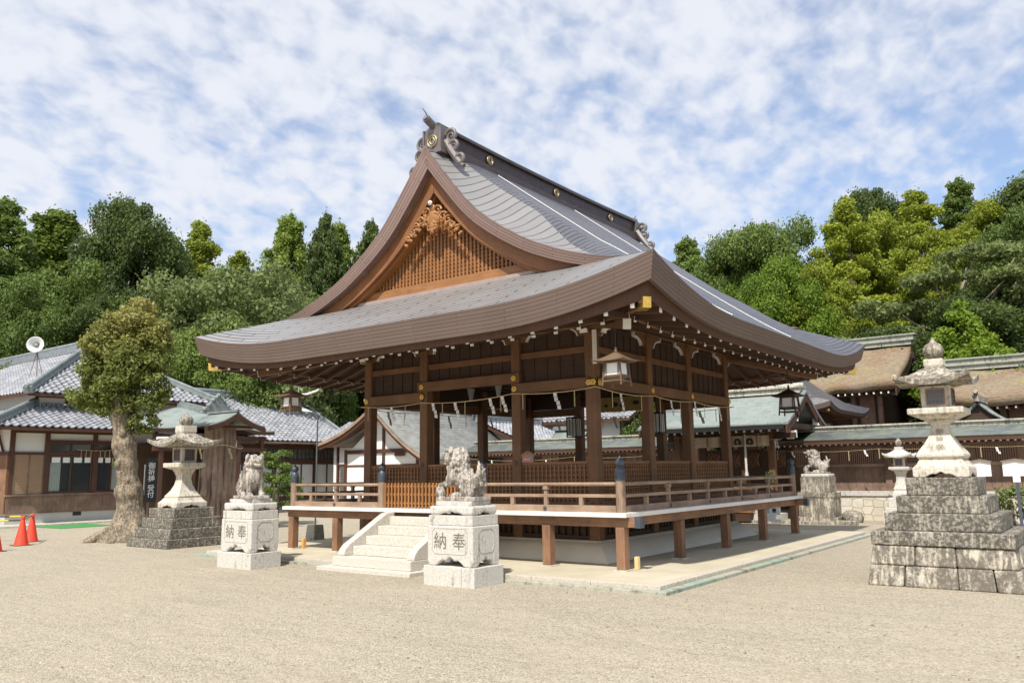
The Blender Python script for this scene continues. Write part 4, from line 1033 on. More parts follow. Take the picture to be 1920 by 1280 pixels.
# ================================================================ SACRED ROPES
def shide(mb, p, d, s=1.0, n=4):
    """zigzag paper streamer hanging from p, widening along d"""
    p = Vector(p); d = Vector(d); Z = Vector((0, 0, -1)); w = .072*s; h = .095*s; nrm = d.cross(Z)*.002
    for k in range(n):
        a = p+d*((.030*k-.012*(k % 2))*s)+Z*(h*.74*k); q = [a, a+d*w+Z*.012, a+d*(w+.012)+Z*h, a+d*.012+Z*(h-.012)]; mb.prism([tuple(v) for v in q], tuple(nrm*(1+k*.4)))
def rope(name, label, pts, shides, straws, d, loc, twist=0, n=4, s=1.0, grp='straw ropes strung between the pavilion pillars'):
    t = thing(name, label, 'rope', loc, group=grp); e = MB(); P_ = []
    for (a, b) in zip(pts, pts[1:]):
        a, b = Vector(a), Vector(b)
        for i in range(8): u = i/8; q = a.lerp(b, u); q.z -= .05*4*u*(1-u)*(b-a).length/2; P_.append(q)
    P_.append(Vector(pts[-1])); e.tube(P_, .0085*s*s*(1 if s > .9 else .7), 6); e.build('straw_rope', STRAW, t)
    def at(u):
        best = min(P_, key=lambda q: abs((q-Vector(pts[0])).length-u)); return best
    for u in shides: e = MB(); q = at(u); shide(e, q, d, s, n); e.build('paper_streamer', PAPER, t)
    for u in straws:
        e = MB(); q = at(u)
        for k in (-.006, 0, .007): e.tube([q+Vector(d)*k, q+Vector(d)*k*1.5+Vector((0, 0, -.27-abs(k)*3))], .003, 4)
        e.build('straw_tassel', STRAW, t)
    return t
yr = .93
rope('sacred_rope', 'straw rope with white zigzag paper streamers along the pavilion front', [(-6.78, yr, 3.01), (-5.04, yr, 2.99), (-2.72, yr, 3.02), (-.93, yr, 3.02)], [.95, 2.0, 2.55, 3.35, 3.9, 4.9], [.25, 1.35, 2.2, 2.95, 3.72, 4.3, 5.35], (1, 0, 0), (-3.9, yr, 3))
xr_ = -.93
rope('sacred_rope', 'straw rope with paper streamers along the shaded right side of the pavilion', [(xr_, .93, 3.02), (xr_, 3.117, 3.0), (xr_, 4.933, 3.0), (xr_, 7.0, 3.0)], [.95, 2.9, 3.95, 5.3], [.45, 1.75, 2.4, 3.4, 4.6, 5.8], (0, 1, 0), (xr_, 4, 3))
yb = 7.13
rope('sacred_rope', 'straw rope with paper streamers strung along the rear of the pavilion', [(-6.78, yb, 3.01), (-5.04, yb, 2.99), (-2.72, yb, 3.0), (-.93, yb, 3.0)], [.9, 2.6, 3.2, 4.9], [.4, 1.4, 2.2, 3.0, 3.8, 4.6, 5.4], (1, 0, 0), (-3.9, yb, 3))
rope('sacred_rope', 'straw rope with paper streamers along the left side of the pavilion', [(-6.83, .93, 3.01), (-6.83, 3.117, 2.99), (-6.83, 4.933, 3.0), (-6.83, 7.0, 3.0)], [.9, 2.9, 4.4], [.4, 1.4, 2.2, 3.5, 4.9, 5.5], (0, 1, 0), (-6.83, 4, 3))
for x in (-5.044, -2.716):
    e = MB(); y = PYs[0]-PW/2-.012
    for s in (-1, 1): e.bar((x+s*.028, y, 1.80), (x, y-.01, 1.70), .008, .008)
    e.build('metal_hook', BRONZE, pav)
e = MB(); e.box(-.985, -.915, .93, .965, 3.42, 4.02); tag(e.build('wooden_plaque', VE), 'pale blank wooden plank fixed high beside the near corner pillar', 'plaque')
# notice on the dado + votive painting on the rear beam
t = thing('fire_notice', 'small house-shaped red-brown notice with an orange disc standing on the pavilion dado', 'sign', (-2.45, 1.02, 1.76))
NB = m_plain('notice_brown', (.40, .24, .19), .6); NR = m_plain('notice_red', (.72, .14, .05), .5); NR2 = m_plain('notice_stripe', (.70, .25, .18), .5)
e = MB(); e.prism([(-2.60, 1.02, 1.76), (-2.35, 1.02, 1.76), (-2.35, 1.02, 1.87), (-2.475, 1.02, 1.935), (-2.60, 1.02, 1.87)], (0, .02, 0)); e.build('board', NB, t)
for s in (1, -1): e = MB(); e.bar((-2.475, 1.02, 1.945), (-2.475+s*.15, 1.02, 1.872), .05, .012, up=(0, 1, 0)); e.build('roof_slat', W_WEATH, t)
e = MB(); e.tube([(-2.50, 1.019, 1.872), (-2.50, 1.014, 1.872)], .033, 16); e.build('disc', NR, t)
e = MB(); text_into(e, '火気厳禁', .036, (-2.49, 1.018, 1.80), (1, 0, 0), (0, 0, 1), .002, bold=.001); e.build('lettering', PAPER, t)
e = MB(); e.box(-2.6, -2.36, 1.012, 1.02, 1.762, 1.778); e.build('red_stripe', NR2, t)
t = thing('votive_painting', 'long dull-gold votive panel with dark figures under the rear beam', 'painting', (-3.4, 6.8, 3.2)); GP = m_plain('dull_gold', (.42, .30, .10), .6, var=.2)
e = MB(); e.box(-4.4, -2.9, 6.80, 6.83, 3.04, 3.40); e.build('panel', GP, t)
for (x, z, a) in ((-3.9, 3.22, .10), (-3.7, 3.18, .06), (-3.3, 3.24, .09), (-4.15, 3.2, .06)): e = MB(); e.ell((x, 6.797, z), (a, .004, a*.6), 8, 6); e.build('dark_figure', IRON, t)
for (x, y, lb, c) in ((.12, .22, 'small cream box behind the near corner post', (.75, .55, .25)), (-7.60, .15, 'small orange box behind the left corner post of the veranda', (.75, .35, .08))):  # plain unlit boxes modelling the ground spotlights behind the posts
    e = MB(); e.box(x-.03, x+.03, y-.04, y+.04, .10, .29); tag(e.build('spotlight_box', m_plain('box_paint_%d' % int(abs(x)*10), c, .6), bevel=.006), lb, 'box')

# ================================================================ FOLIAGE
def m_leaf(name, c1, c2, top=None, zlo=0, zhi=1, trans=.42):
    m = MT(name, .6, 0, .35); at = m.n('ShaderNodeAttribute'); at.attribute_name = 'tint'; at.attribute_type = 'GEOMETRY'
    oi = m.n('ShaderNodeObjectInfo'); f = m.math('ADD', m.math('MULTIPLY', at.outputs['Fac'], .9), m.math('MULTIPLY', m.math('SUBTRACT', oi.outputs['Random'], .5), .3))
    col = m.mix(f, c1, c2)
    if top:
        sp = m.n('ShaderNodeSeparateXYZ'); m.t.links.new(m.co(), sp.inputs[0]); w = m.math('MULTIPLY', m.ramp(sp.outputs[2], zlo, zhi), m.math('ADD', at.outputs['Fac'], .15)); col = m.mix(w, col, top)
    m.col(col); tr = m.n('ShaderNodeBsdfTranslucent'); m.t.links.new(m.mix(.5, col, (.35, .45, .05), 'MULTIPLY') if False else col, tr.inputs[0])
    ms = m.n('ShaderNodeMixShader'); ms.inputs[0].default_value = trans; m.t.links.new(m.b.outputs[0], ms.inputs[1]); m.t.links.new(tr.outputs[0], ms.inputs[2])
    m.t.links.new(ms.outputs[0], m.t.nodes['Material Output'].inputs[0]); return m.m
L_DARK = m_leaf('leaf_dark_green', (.055, .092, .024), (.20, .26, .068))
L_MID = m_leaf('leaf_mid_green', (.072, .122, .025), (.29, .38, .085))
L_YEL = m_leaf('leaf_yellow_green', (.13, .17, .018), (.46, .52, .06))
L_BRI = m_leaf('leaf_bright_green', (.085, .155, .016), (.31, .43, .045))
L_OLI = m_leaf('leaf_olive_green', (.09, .125, .038), (.31, .37, .13))
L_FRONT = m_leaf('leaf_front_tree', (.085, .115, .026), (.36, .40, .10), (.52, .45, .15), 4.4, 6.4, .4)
BARK = m_wood('bark_brown', (.16, .12, .085), (.075, .055, .04), .95, bump=.8)
BARK2 = m_stone('mottled_bark', (.36, .28, .19), .55, (.10, .08, .055), lich=.35, scale=1.6, bump=1.0)
def foliage_mesh(name, blobs, dens, leaf, seed, mats, aspect=.62):
    r = np.random.default_rng(seed); V = []; T = []
    for (x, y, z, rx, ry, rz_) in blobs:
        R = (rx*ry*rz_)**(1/3); n = int(dens*4*PI*R*R)
        d = r.normal(size=(n, 3)); d /= np.linalg.norm(d, axis=1)[:, None]; rad = np.clip(r.normal(.86, .22, n), .2, 1.5)[:, None]
        p = np.array([x, y, z])+d*rad*np.array([rx, ry, rz_])
        nn = d*.7+r.normal(size=(n, 3))*.6+np.array([0, 0, .35]); nn /= np.linalg.norm(nn, axis=1)[:, None]
        a = np.cross(nn, r.normal(size=(n, 3))); a /= np.linalg.norm(a, axis=1)[:, None]; b = np.cross(nn, a)
        s = leaf*r.uniform(.6, 1.25, n)[:, None]; a = a*s; b = b*s*aspect
        V.append(np.stack([p-a, p-b*1.0, p+a, p+b*1.0], 1).reshape(-1, 3)); t = np.clip(r.uniform(.15, .8)*.55+r.uniform(0, .5, n), 0, 1); T.append(np.repeat(t, 4))
    V = np.concatenate(V); T = np.concatenate(T); N = len(V)//4; me = bpy.data.meshes.new(name)
    me.vertices.add(len(V)); me.vertices.foreach_set('co', V.ravel().astype(np.float32)); me.loops.add(N*4); me.loops.foreach_set('vertex_index', np.arange(N*4, dtype=np.int32))
    me.polygons.add(N); me.polygons.foreach_set('loop_start', np.arange(0, N*4, 4, dtype=np.int32)); me.polygons.foreach_set('loop_total', np.full(N, 4, dtype=np.int32))
    at = me.attributes.new('tint', 'FLOAT', 'POINT'); at.data.foreach_set('value', T.astype(np.float32)); me.materials.append(mats); me.update(calc_edges=True); me.validate(); return me
def tree(name, label, cat, blobs, dens, leaf, mat_, trunk, seed, group, bark=None, loc=(0, 0, 0)):
    t = thing(name, label, cat, loc, group=group); me = foliage_mesh('crown', blobs, dens, leaf, seed, mat_); o = bpy.data.objects.new('crown', me); C.objects.link(o); o.parent = t
    e = MB()
    for pts, rad in trunk: e.tube([tuple(Vector(p)+Vector(loc)) for p in pts], rad, 9)
    e.build('trunk', bark or BARK, t, smooth=True, angle=60); return t
def cedar_blobs(H, R, z0, n, seed, el=.75):
    r = random.Random(seed); B = []
    for i in range(n):
        t = ((i+.5)/n)**1.15; z = z0+(H-z0)*t; a = i*2.399+r.uniform(-.5, .5); rr_ = R*1.08*(1-t)**.62*(1+.16*math.sin(2*a+seed)+.12*math.sin(3*a+z))+.12; q = rr_*r.uniform(.35, 1.05); s = r.uniform(.30, .62)*(1.1-.45*t)*R/3
        B.append((q*math.cos(a), q*math.sin(a), z-q*.22+r.uniform(-.3, .3), s, s, s*el*r.uniform(.8, 1.5)))
    B += [(r.uniform(-1, 1)*.55*R/3, r.uniform(-1, 1)*.55*R/3, H-.5-r.uniform(0, .9), .15, .15, r.uniform(.4, .8)) for _ in range(7)]; B.append((0, 0, H-.3, .16*R/3, .16*R/3, .8)); B.append((0, 0, H-1.2, .34*R/3, .34*R/3, .8)); B.append((.3, .1, H-1.1, .14, .14, .6)); B.append((-.35, 0, H-1.5, .16, .16, .6)); return B
def dome_blobs(H, R, z0, n, seed, sq=1.0, rb=.22, flat=.8):
    r = random.Random(seed); B = []; cz = (H+z0)/2; hz = (H-z0)/2
    for i in range(n):
        u = r.uniform(-.75, 1); a = r.uniform(0, 2*PI); k = r.uniform(.72, 1.0)*(1 if r.random() < .8 else .6); w = math.sqrt(max(0, 1-abs(u)**2.3))*(1+.13*math.sin(3*a+seed)+.10*math.sin(5*a-seed+3*u)); k *= 1+.10*math.sin(4*a+seed*2)*(u > 0); s = R*rb*r.uniform(.5, 1.35)
        B.append((R*k*w*math.cos(a), R*k*w*math.sin(a)*sq, cz+hz*k*u, s, s, s*flat))
    return B
def limbs(H, R, z0, r0, seed, n=7, lean=0):
    r = random.Random(seed); T = [([(0, 0, -.3), (lean*.3, 0, z0*.5), (lean*.6, .1, z0), (lean, 0, H*.8)], [r0*1.25, r0, r0*.8, r0*.25])]
    for i in range(n):
        a = 2*PI*i/n+r.uniform(-.4, .4); z = z0+(H-z0)*r.uniform(0, .5); L = R*r.uniform(.6, .9); T.append(([(lean*.6, 0, z), (lean*.6+L*.4*math.cos(a), L*.4*math.sin(a), z+L*.35), (lean*.6+L*math.cos(a), L*math.sin(a), z+L*.6)], [r0*.45, r0*.3, r0*.1]))
    return T
GL = 'trees of the wooded hill behind the shrine'
P_ = {}
def proto(key, fn): P_[key] = fn
protos = {
 'cedar_dark': ('cedar_tree', cedar_blobs(15, 3.3, 6.8, 200, 1), 120, .10, L_DARK, [([(0, 0, -.4), (0, 0, 8), (0, 0, 14.6)], [.32, .22, .04])]),
 'cedar_mid': ('cedar_tree', cedar_blobs(14, 3.3, 3.0, 210, 2), 120, .10, L_MID, [([(0, 0, -.4), (0, 0, 8), (0, 0, 13.6)], [.30, .2, .04])]),
 'cedar_yellow': ('cedar_tree', cedar_blobs(13, 3.2, 2.0, 200, 3, .6), 120, .10, L_YEL, [([(0, 0, -.4), (0, 0, 8), (0, 0, 12.6)], [.28, .2, .04])]),
 'cedar_bright': ('cedar_tree', cedar_blobs(14, 3.4, 2.0, 210, 9, .9), 120, .10, m_leaf('leaf_fresh_green', (.085, .135, .022), (.34, .43, .07)), [([(0, 0, -.4), (0, 0, 8), (0, 0, 13.6)], [.30, .2, .04])]),
 'oak_mid': ('broadleaf_tree', dome_blobs(10, 4.6, 1.6, 170, 4, rb=.19), 105, .10, L_MID, limbs(10, 4.6, 2.2, .3, 4)),
 'oak_dark': ('broadleaf_tree', dome_blobs(12, 3.8, 2.0, 160, 5, rb=.21), 110, .10, L_DARK, limbs(12, 3.8, 3, .3, 5)),
 'oak_yellow': ('broadleaf_tree', dome_blobs(11, 3.6, 1.6, 160, 6, rb=.19, flat=.6), 115, .095, L_YEL, limbs(11, 3.6, 2.5, .26, 6)),
 'oak_bright': ('broadleaf_tree', dome_blobs(10, 4.4, 1.2, 170, 7, rb=.17), 115, .09, L_BRI, limbs(10, 4.4, 2.2, .28, 7)),
 'olive': ('broadleaf_tree', dome_blobs(9.5, 4.6, 1.4, 160, 8, rb=.16, flat=.6), 88, .095, L_OLI, limbs(9.5, 4.8, 2.2, .28, 8, 22)),
}
src = {}
def plant(key, x, y, ztop, width, label, rz=0):
    nm, blobs, dens, leaf, mt, tr = protos[key]; H0 = max(b[2]+b[5] for b in blobs); R0_ = max(abs(b[0])+b[3] for b in blobs); z0 = hill_h(x, y)-.2; ztop -= .55
    if key not in src: o = tree(nm, label, 'tree', blobs, dens, leaf, mt, tr, hash(key) % 97 if False else len(src)+11, GL); src[key] = o
    else: o = copy_tree(src[key]); o['label'] = label
    s = (ztop-z0)/H0; w = width/2/R0_; o.location = (x, y, z0); o.scale = (w, w, s); o.rotation_euler = (0, 0, rz); return o
FT = [
 # left skyline
 ('cedar_mid', -45.3, 8.1, 18.8, 10.5, 'dark green conifer cut by the left edge of the photo, tallest there'),
 ('cedar_bright', -48.0, 12.2, 19.6, 12.5, 'pointed mid-green conifer second from the left on the skyline'),
 ('oak_mid', -42.0, 10.5, 14.6, 9, 'rounded green tree in the dip between the left conifers and the tall dark tree'),
 ('oak_dark', -43.2, 15.0, 19.9, 8.2, 'tall dark irregular tree standing highest above the round front tree'),
 ('cedar_yellow', -45.0, 20.6, 20.2, 9, 'narrow yellow-green conifer right of the tall dark tree'),
 ('cedar_yellow', -46.5, 25.0, 19.2, 9, 'low yellow-green conifer top between two taller skyline conifers'),
 ('cedar_bright', -42.8, 26.8, 21.9, 10.0, 'bright pointed conifer left of the pavilion gable'),
 ('cedar_bright', -38.9, 28.3, 20.8, 9.0, 'pointed conifer just left of the pavilion roof slope'),
 ('oak_dark', -44.0, 5.0, 13.2, 8, 'dark rounded tree behind the roof loudspeaker at far left'),
 ('oak_mid', -41.0, 8.3, 13.0, 8, 'mid green tree above the roof ridge of the left office'),
 ('oak_dark', -39.0, 12.0, 12.6, 8, 'dark green tree close behind the round front tree'),
 ('oak_dark', -36.5, 15.0, 12.6, 7, 'dark tree between the round front tree and the broad oak'),
 ('olive', -32.5, 16.3, 13.6, 13, 'broad spreading olive-green oak left of the pavilion roof'),
 ('oak_mid', -30.5, 12.6, 10.0, 8, 'low green tree directly above the middle tiled roof'),
 ('oak_mid', -33.0, 20.8, 13.6, 8, 'green tree hidden partly behind the left roof slope'),
 ('oak_mid', -37.0, 18.0, 14.6, 9, 'green tree behind the broad spreading oak'),
 ('cedar_mid', -52.0, 18.0, 18.0, 9, 'distant conifer filling the skyline dip at left'),
 ('oak_dark', -36.5, 8.6, 8.6, 7, 'dark shrubby tree behind the tiled roof of the left office'),
 ('cedar_dark', -36.0, 24.5, 20.0, 6.5, 'bare-trunked cedar left in the dark grove under the far eave'),
 ('cedar_dark', -33.5, 26.5, 19.5, 6.5, 'bare-trunked cedar second in the dark grove under the far eave'),
 ('cedar_dark', -31.5, 28.5, 19.5, 6.5, 'bare-trunked cedar third in the dark grove under the far eave'),
 ('cedar_dark', -34.5, 30.5, 20.5, 6.5, 'bare-trunked cedar at the back of the dark grove'),
 ('oak_dark', -28.0, 32.0, 13.5, 9, 'dark tree behind the white storehouse'),
 ('oak_mid', -23.0, 34.0, 12.5, 9, 'green tree seen above the storehouse through the pavilion'),
 ('oak_mid', -12.5, 26.0, 6.2, 6.5, 'green tree seen through the right bay of the pavilion'),
 ('oak_dark', -17.5, 33.0, 11.0, 9, 'dark tree behind the pavilion'),
 # right skyline
 ('cedar_mid', -18.2, 43.8, 19.4, 8.5, 'small feathery conifer left end of the right-hand woods'),
 ('oak_mid', -14.0, 40.0, 16.6, 7.5, 'green tree right of the small feathery conifer'),
 ('oak_mid', -10.8, 38.2, 17.8, 9.8, 'big round-topped green tree rising over the pavilion eave'),
 ('oak_bright', -8.6, 33.5, 13.8, 8.5, 'bright green tree in front of the round-topped tree'),
 ('oak_bright', -9.5, 30.0, 10.3, 7, 'bright green foliage just above the right eave'),
 ('cedar_yellow', -5.4, 37.5, 17.8, 8.5, 'yellow-green ragged conifer, first right of the round-topped tree'),
 ('oak_dark', -6.2, 48.5, 21.6, 7.5, 'darker domed tree on the skyline behind the yellow-green trees'),
 ('cedar_yellow', -2.9, 44.2, 19.5, 9.5, 'bright yellow-green pointed tree in the middle of the right woods'),
 ('oak_yellow', -6.6, 34.4, 13.6, 6.0, 'yellow-green tree hanging low behind the bark roof'),
 ('cedar_mid', -.8, 48.4, 21.2, 8, 'sparse tiered conifer sticking up on the right skyline'),
 ('oak_yellow', .6, 44.0, 17.6, 7, 'yellow-green rounded tree under the tiered conifer'),
 ('oak_dark', 3.9, 44.7, 18.6, 10, 'tall dark green tree cut by the right edge of the photo'),
 ('oak_mid', 3.2, 37.5, 15.2, 7.5, 'mid green tree above the right lantern near the photo edge'),
 ('oak_dark', 1.6, 33.0, 10.6, 8, 'dark tree in the shade behind the bright bushy tree'),
 ('oak_dark', -2.0, 31.0, 8.8, 7, 'dark tree low behind the right bark roof ridge'),
 ('oak_dark', -13.0, 33.0, 11.4, 8, 'dark tree behind the gate roof'),
 ('oak_mid', 6.5, 36.0, 12.5, 8, 'green tree beyond the right edge of the bark roof'),
 ('oak_yellow', -3.6, 40.0, 16.9, 6.5, 'yellow-green rounded tree between the two pointed yellow trees'),
 ('oak_mid', -22.5, 42.0, 15.2, 9, 'green tree mostly hidden behind the pavilion ridge end'),
]
for i, a in enumerate(FT): plant(a[0], a[1], a[2], a[3], a[4], a[5], rz=(i*1.7) % 6.28)
# spreading pine with bare pale limbs
def pine_tree():
    r = random.Random(12); B = []; T = [([(0, 0, -.5), (.3, 0, 2.5), (-.2, 0, 5), (.6, 0, 7.6)], [.30, .24, .18, .07])]
    for (dx, dy, z, R) in ((-4.6, -1, 4.4, 1.7), (-3.0, -1.5, 5.7, 1.8), (-1.2, -1.6, 6.9, 1.7), (.6, -1.4, 7.9, 1.9), (2.6, -1, 8.2, 1.9), (3.9, -.6, 7.3, 1.5), (1.6, -2, 6.7, 1.5), (-2.2, -2, 4.2, 1.5), (-.2, -2.4, 5.2, 1.3), (-5.8, -.6, 3.4, 1.2), (-3.8, -1.6, 3.2, 1.2), (3.0, -1.6, 6.0, 1.2)):
        for k in range(12): a = r.uniform(0, 2*PI); q = R*math.sqrt(r.random()); B.append((dx+q*math.cos(a), dy+q*math.sin(a)*.8, z+r.uniform(-.15, .3)-.12*q, r.uniform(.4, .6), r.uniform(.4, .6), r.uniform(.16, .26)))
        s = Vector((r.uniform(-.2, .4), 0, min(z-1.4, 5.8)*r.uniform(.7, .95))); m1 = s.lerp(Vector((dx, dy, z-.3)), .35)+Vector((r.uniform(-.4, .4), -.3, r.uniform(-.5, .1))); m2 = s.lerp(Vector((dx, dy, z-.3)), .7)+Vector((r.uniform(-.3, .3), 0, r.uniform(-.2, .5)))
        T.append(([tuple(s), tuple(m1), tuple(m2), (dx, dy, z-.2)], [.12, .085, .055, .02]))
    t = tree('pine_tree', 'wide spreading olive pine with bare pale crooked limbs above the bark roof', 'tree', B, 75, .11, L_OLI, T, 31, None, m_plain('pale_bark', (.34, .29, .22), .9, var=.3)); return t
o = pine_tree(); o.location = (.4, 33.5, 3.2); o.scale = (1.0, 1.0, 1.05); o.rotation_euler = (0, 0, .35)
# bright bushy conifer beside the right lantern top
B = []
for (x, y, z, R) in ((0, 0, 4.9, .75), (-.5, 0, 4.1, .8), (.6, 0, 4.0, .85), (-1.1, 0, 3.1, .9), (.1, -.4, 3.2, 1.1), (1.2, 0, 3.0, .9), (-1.5, 0, 2.0, .8), (-.4, -.6, 2.1, 1.0), (.8, -.5, 1.9, 1.0), (1.7, 0, 1.9, .8), (0, 0, 5.5, .4)):
    rr_ = random.Random(int(z*100+x*10)); B += [(x+rr_.uniform(-.5, .5)*R, y+rr_.uniform(-.5, .5)*R, z+rr_.uniform(-.5, .5)*R, R*.42, R*.42, R*.34) for _ in range(9)]
tree('bushy_conifer', 'vivid bright green bushy conifer left of the big right lantern top', 'tree', B, 110, .085, L_BRI, [([(0, 0, -.3), (0, 0, 3), (0, 0, 5)], [.16, .1, .03])], 41, None, loc=(1.4, 26.8, 2.6))
tree('bushy_conifer', 'low bright green bush between the bark roofs right of the lantern finial', 'tree', [(b[0], b[1], b[2]*.5, b[3], b[4], b[5]) for b in B], 110, .085, L_BRI, [([(0, 0, -.3), (0, 0, 1.5)], [.12, .05])], 42, None, loc=(2.9, 26.0, 3.0))
# bushes
def bush(x, y, h, w, mat_, label, seed=5, leaf=.05, dens=240, name='shrub'):
    return tree(name, label, 'bush', [(b[0], b[1], b[2], b[3], b[4], b[5]) for b in dome_blobs(h, w/2, .1, 40, seed, rb=.27)], dens, leaf, mat_, [([(0, 0, -.05), (0, 0, h*.6)], [.05, .03])], seed, None, loc=(x, y, 0))
# cloud-pruned garden pine left of the veranda
rb_ = random.Random(4); B = []
for (x, z, R) in ((0, 2.25, .42), (-.35, 1.95, .45), (.42, 1.9, .45), (-.05, 1.6, .55), (.75, 1.45, .40), (-.6, 1.5, .4), (.35, 1.15, .5), (-.35, 1.1, .5), (.95, 1.0, .3), (0, .7, .55), (.8, .6, .35)):
    for _ in range(8): B.append((x+rb_.uniform(-1, 1)*R*.8, rb_.uniform(-1, 1)*R*.8, z+rb_.uniform(-.08, .1), .17, .17, .10))
tree('garden_pine', 'small cloud-pruned dark green pine behind the left guardian lion', 'tree', B, 300, .045, L_MID, [([(0, 0, -.1), (.1, 0, .8), (-.1, 0, 1.5), (0, 0, 2.2)], [.10, .08, .06, .03])], 51, None, loc=(-16.4, 6.1, 0))
bush(3.72, 14.2, 1.0, .9, L_OLI, 'round clipped shrub cut by the right edge of the photo', 8, name='clipped_shrub')
bush(-30.0, 26.5, 5.2, 7, L_BRI, 'bright green bush under the dark cedar grove beyond the tiled roof', 9, leaf=.12, dens=70)
# ---- round-headed front tree
rf_ = random.Random(21); B = []
for (x, z, R) in ((-.05, 5.75, .62), (-.60, 5.35, .55), (.62, 5.35, .60), (.05, 5.2, .8), (-.55, 4.75, .7), (.65, 4.75, .75), (0, 4.3, .85), (-1.0, 4.1, .62), (-1.25, 3.75, .55), (.75, 4.15, .7), (-.5, 3.75, .75), (.55, 3.65, .75), (.95, 3.7, .5), (.1, 3.25, .5), (.7, 3.0, .42), (-.35, 3.3, .4), (-1.0, 3.5, .4), (.45, 2.85, .3), (.85, 5.1, .6), (-.85, 5.0, .55), (.3, 4.55, .8), (-.35, 4.25, .8), (.4, 5.7, .5), (.05, 3.9, .8)):
    for _ in range(11):
        a = rf_.uniform(0, 2*PI); u = rf_.uniform(-1, 1); k = R*.72; w = math.sqrt(1-u*u); q_ = rf_.uniform(.2, .4); B.append((x+k*1.08*w*math.cos(a), k*w*math.sin(a)*1.05, z+k*1.05*u, R*q_, R*q_, R*q_*.8))
ft = thing('round_headed_tree', 'leaning pollarded tree with a dense round yellow-green head and thick mottled trunk, front left', 'tree', (-14.5, -.05, 0))
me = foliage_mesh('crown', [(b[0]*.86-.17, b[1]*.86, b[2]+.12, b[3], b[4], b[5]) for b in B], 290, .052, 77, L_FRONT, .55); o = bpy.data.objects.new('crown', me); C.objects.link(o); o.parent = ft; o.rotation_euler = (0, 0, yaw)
e = MB(); bx, by = -14.5, -.05; pts = []; rad = []
axr = Vector((R0.x, R0.y, 0)).normalized()
for i in range(26):
    t = i/25; z = -.1+3.9*t; p = Vector((bx, by, z))+axr*(.20-.42*t+.06*math.sin(t*5)); pts.append(tuple(p)); rad.append(.245+.05*(1-t)+.55*math.exp(-t*9)+.03*math.sin(t*23)+.02*math.sin(t*41))
e.tube(pts, rad, 20); tk_ = e
for a, L in ((3.0, 1.25), (3.7, 1.0), (4.6, .8), (5.4, .9), (.2, .9), (2.2, .9), (1.2, .7)):
    d = Vector((math.cos(a+yaw), math.sin(a+yaw), 0)); b0 = Vector((bx, by, 0))+axr*.2; tk_.tube([b0+d*.15+Vector((0, 0, .55)), b0+d*.42+Vector((0, 0, .28)), b0+d*.75*L+Vector((0, 0, .10)), b0+d*(1.0*L+.1)+Vector((0, 0, -.03))], [.17, .15, .10, .03], 10)
for (z, a, r_) in ((1.95, 4.4, .11), (2.35, 4.0, .09), (1.5, 5.2, .09), (1.2, 4.2, .10), (2.7, 5.0, .08), (.8, 4.8, .12)):
    tk_.ell(Vector((bx, by, z))+axr*(.20-.42*z/3.9)+Vector((math.cos(a+yaw), math.sin(a+yaw), 0))*.25, (r_, r_, r_*1.2), 10, 7)
tr_ = tk_.build('trunk', BARK2, ft, smooth=True, angle=70); m_ = tr_.modifiers.new('one_skin', 'REMESH'); m_.mode = 'VOXEL'; m_.voxel_size = .03; m_.use_smooth_shade = True
tx_ = bpy.data.textures.new('bark_lumps', 'CLOUDS'); tx_.noise_scale = .22; dm = tr_.modifiers.new('lumps', 'DISPLACE'); dm.texture = tx_; dm.strength = .07; dm.mid_level = .5
me = foliage_mesh('sprout', [(.0, 0, 0, .10, .10, .09)], 300, .045, 7, L_BRI, .5); o = bpy.data.objects.new('sprout', me); C.objects.link(o); o.parent = ft; o.location = (-.02, -.27, 1.98)

# ================================================================ TILED ROOFS
def m_tile(name='tile', c=(.33, .335, .355)):
    m = MT(name, .30, .0, .75); o = m.co(); uv = m.co('UV'); n = m.noise(o, 9, 3, .7); w = m.noise(o, 1.2, 4, .6)
    v = m.n('ShaderNodeTexVoronoi'); m.t.links.new(m.co('UV', (3.7, 4.25, 1)), v.inputs['Vector']); v.inputs['Scale'].default_value = 1; sp = m.n('ShaderNodeSeparateColor'); m.t.links.new(v.outputs['Color'], sp.inputs[0])
    c_ = m.mix(sp.outputs[0], sc(c, .75), sc(c, 1.25)); c_ = m.mix(m.math('MULTIPLY', m.ramp(w, .45, .7), .4), c_, sc(c, .6)); m.col(c_); m.bump(n, .1, .003); return m.m
TILE = m_tile()
TILE_D = m_tile('dark_tile', (.15, .16, .17))
TILE_R = m_plain('ridge_tile', (.22, .24, .26), .45, 0, var=.3, scale=7)
RIDGE_V = m_plain('verdigris_ridge', (.205, .235, .225), .6, 0, var=.35, scale=5)
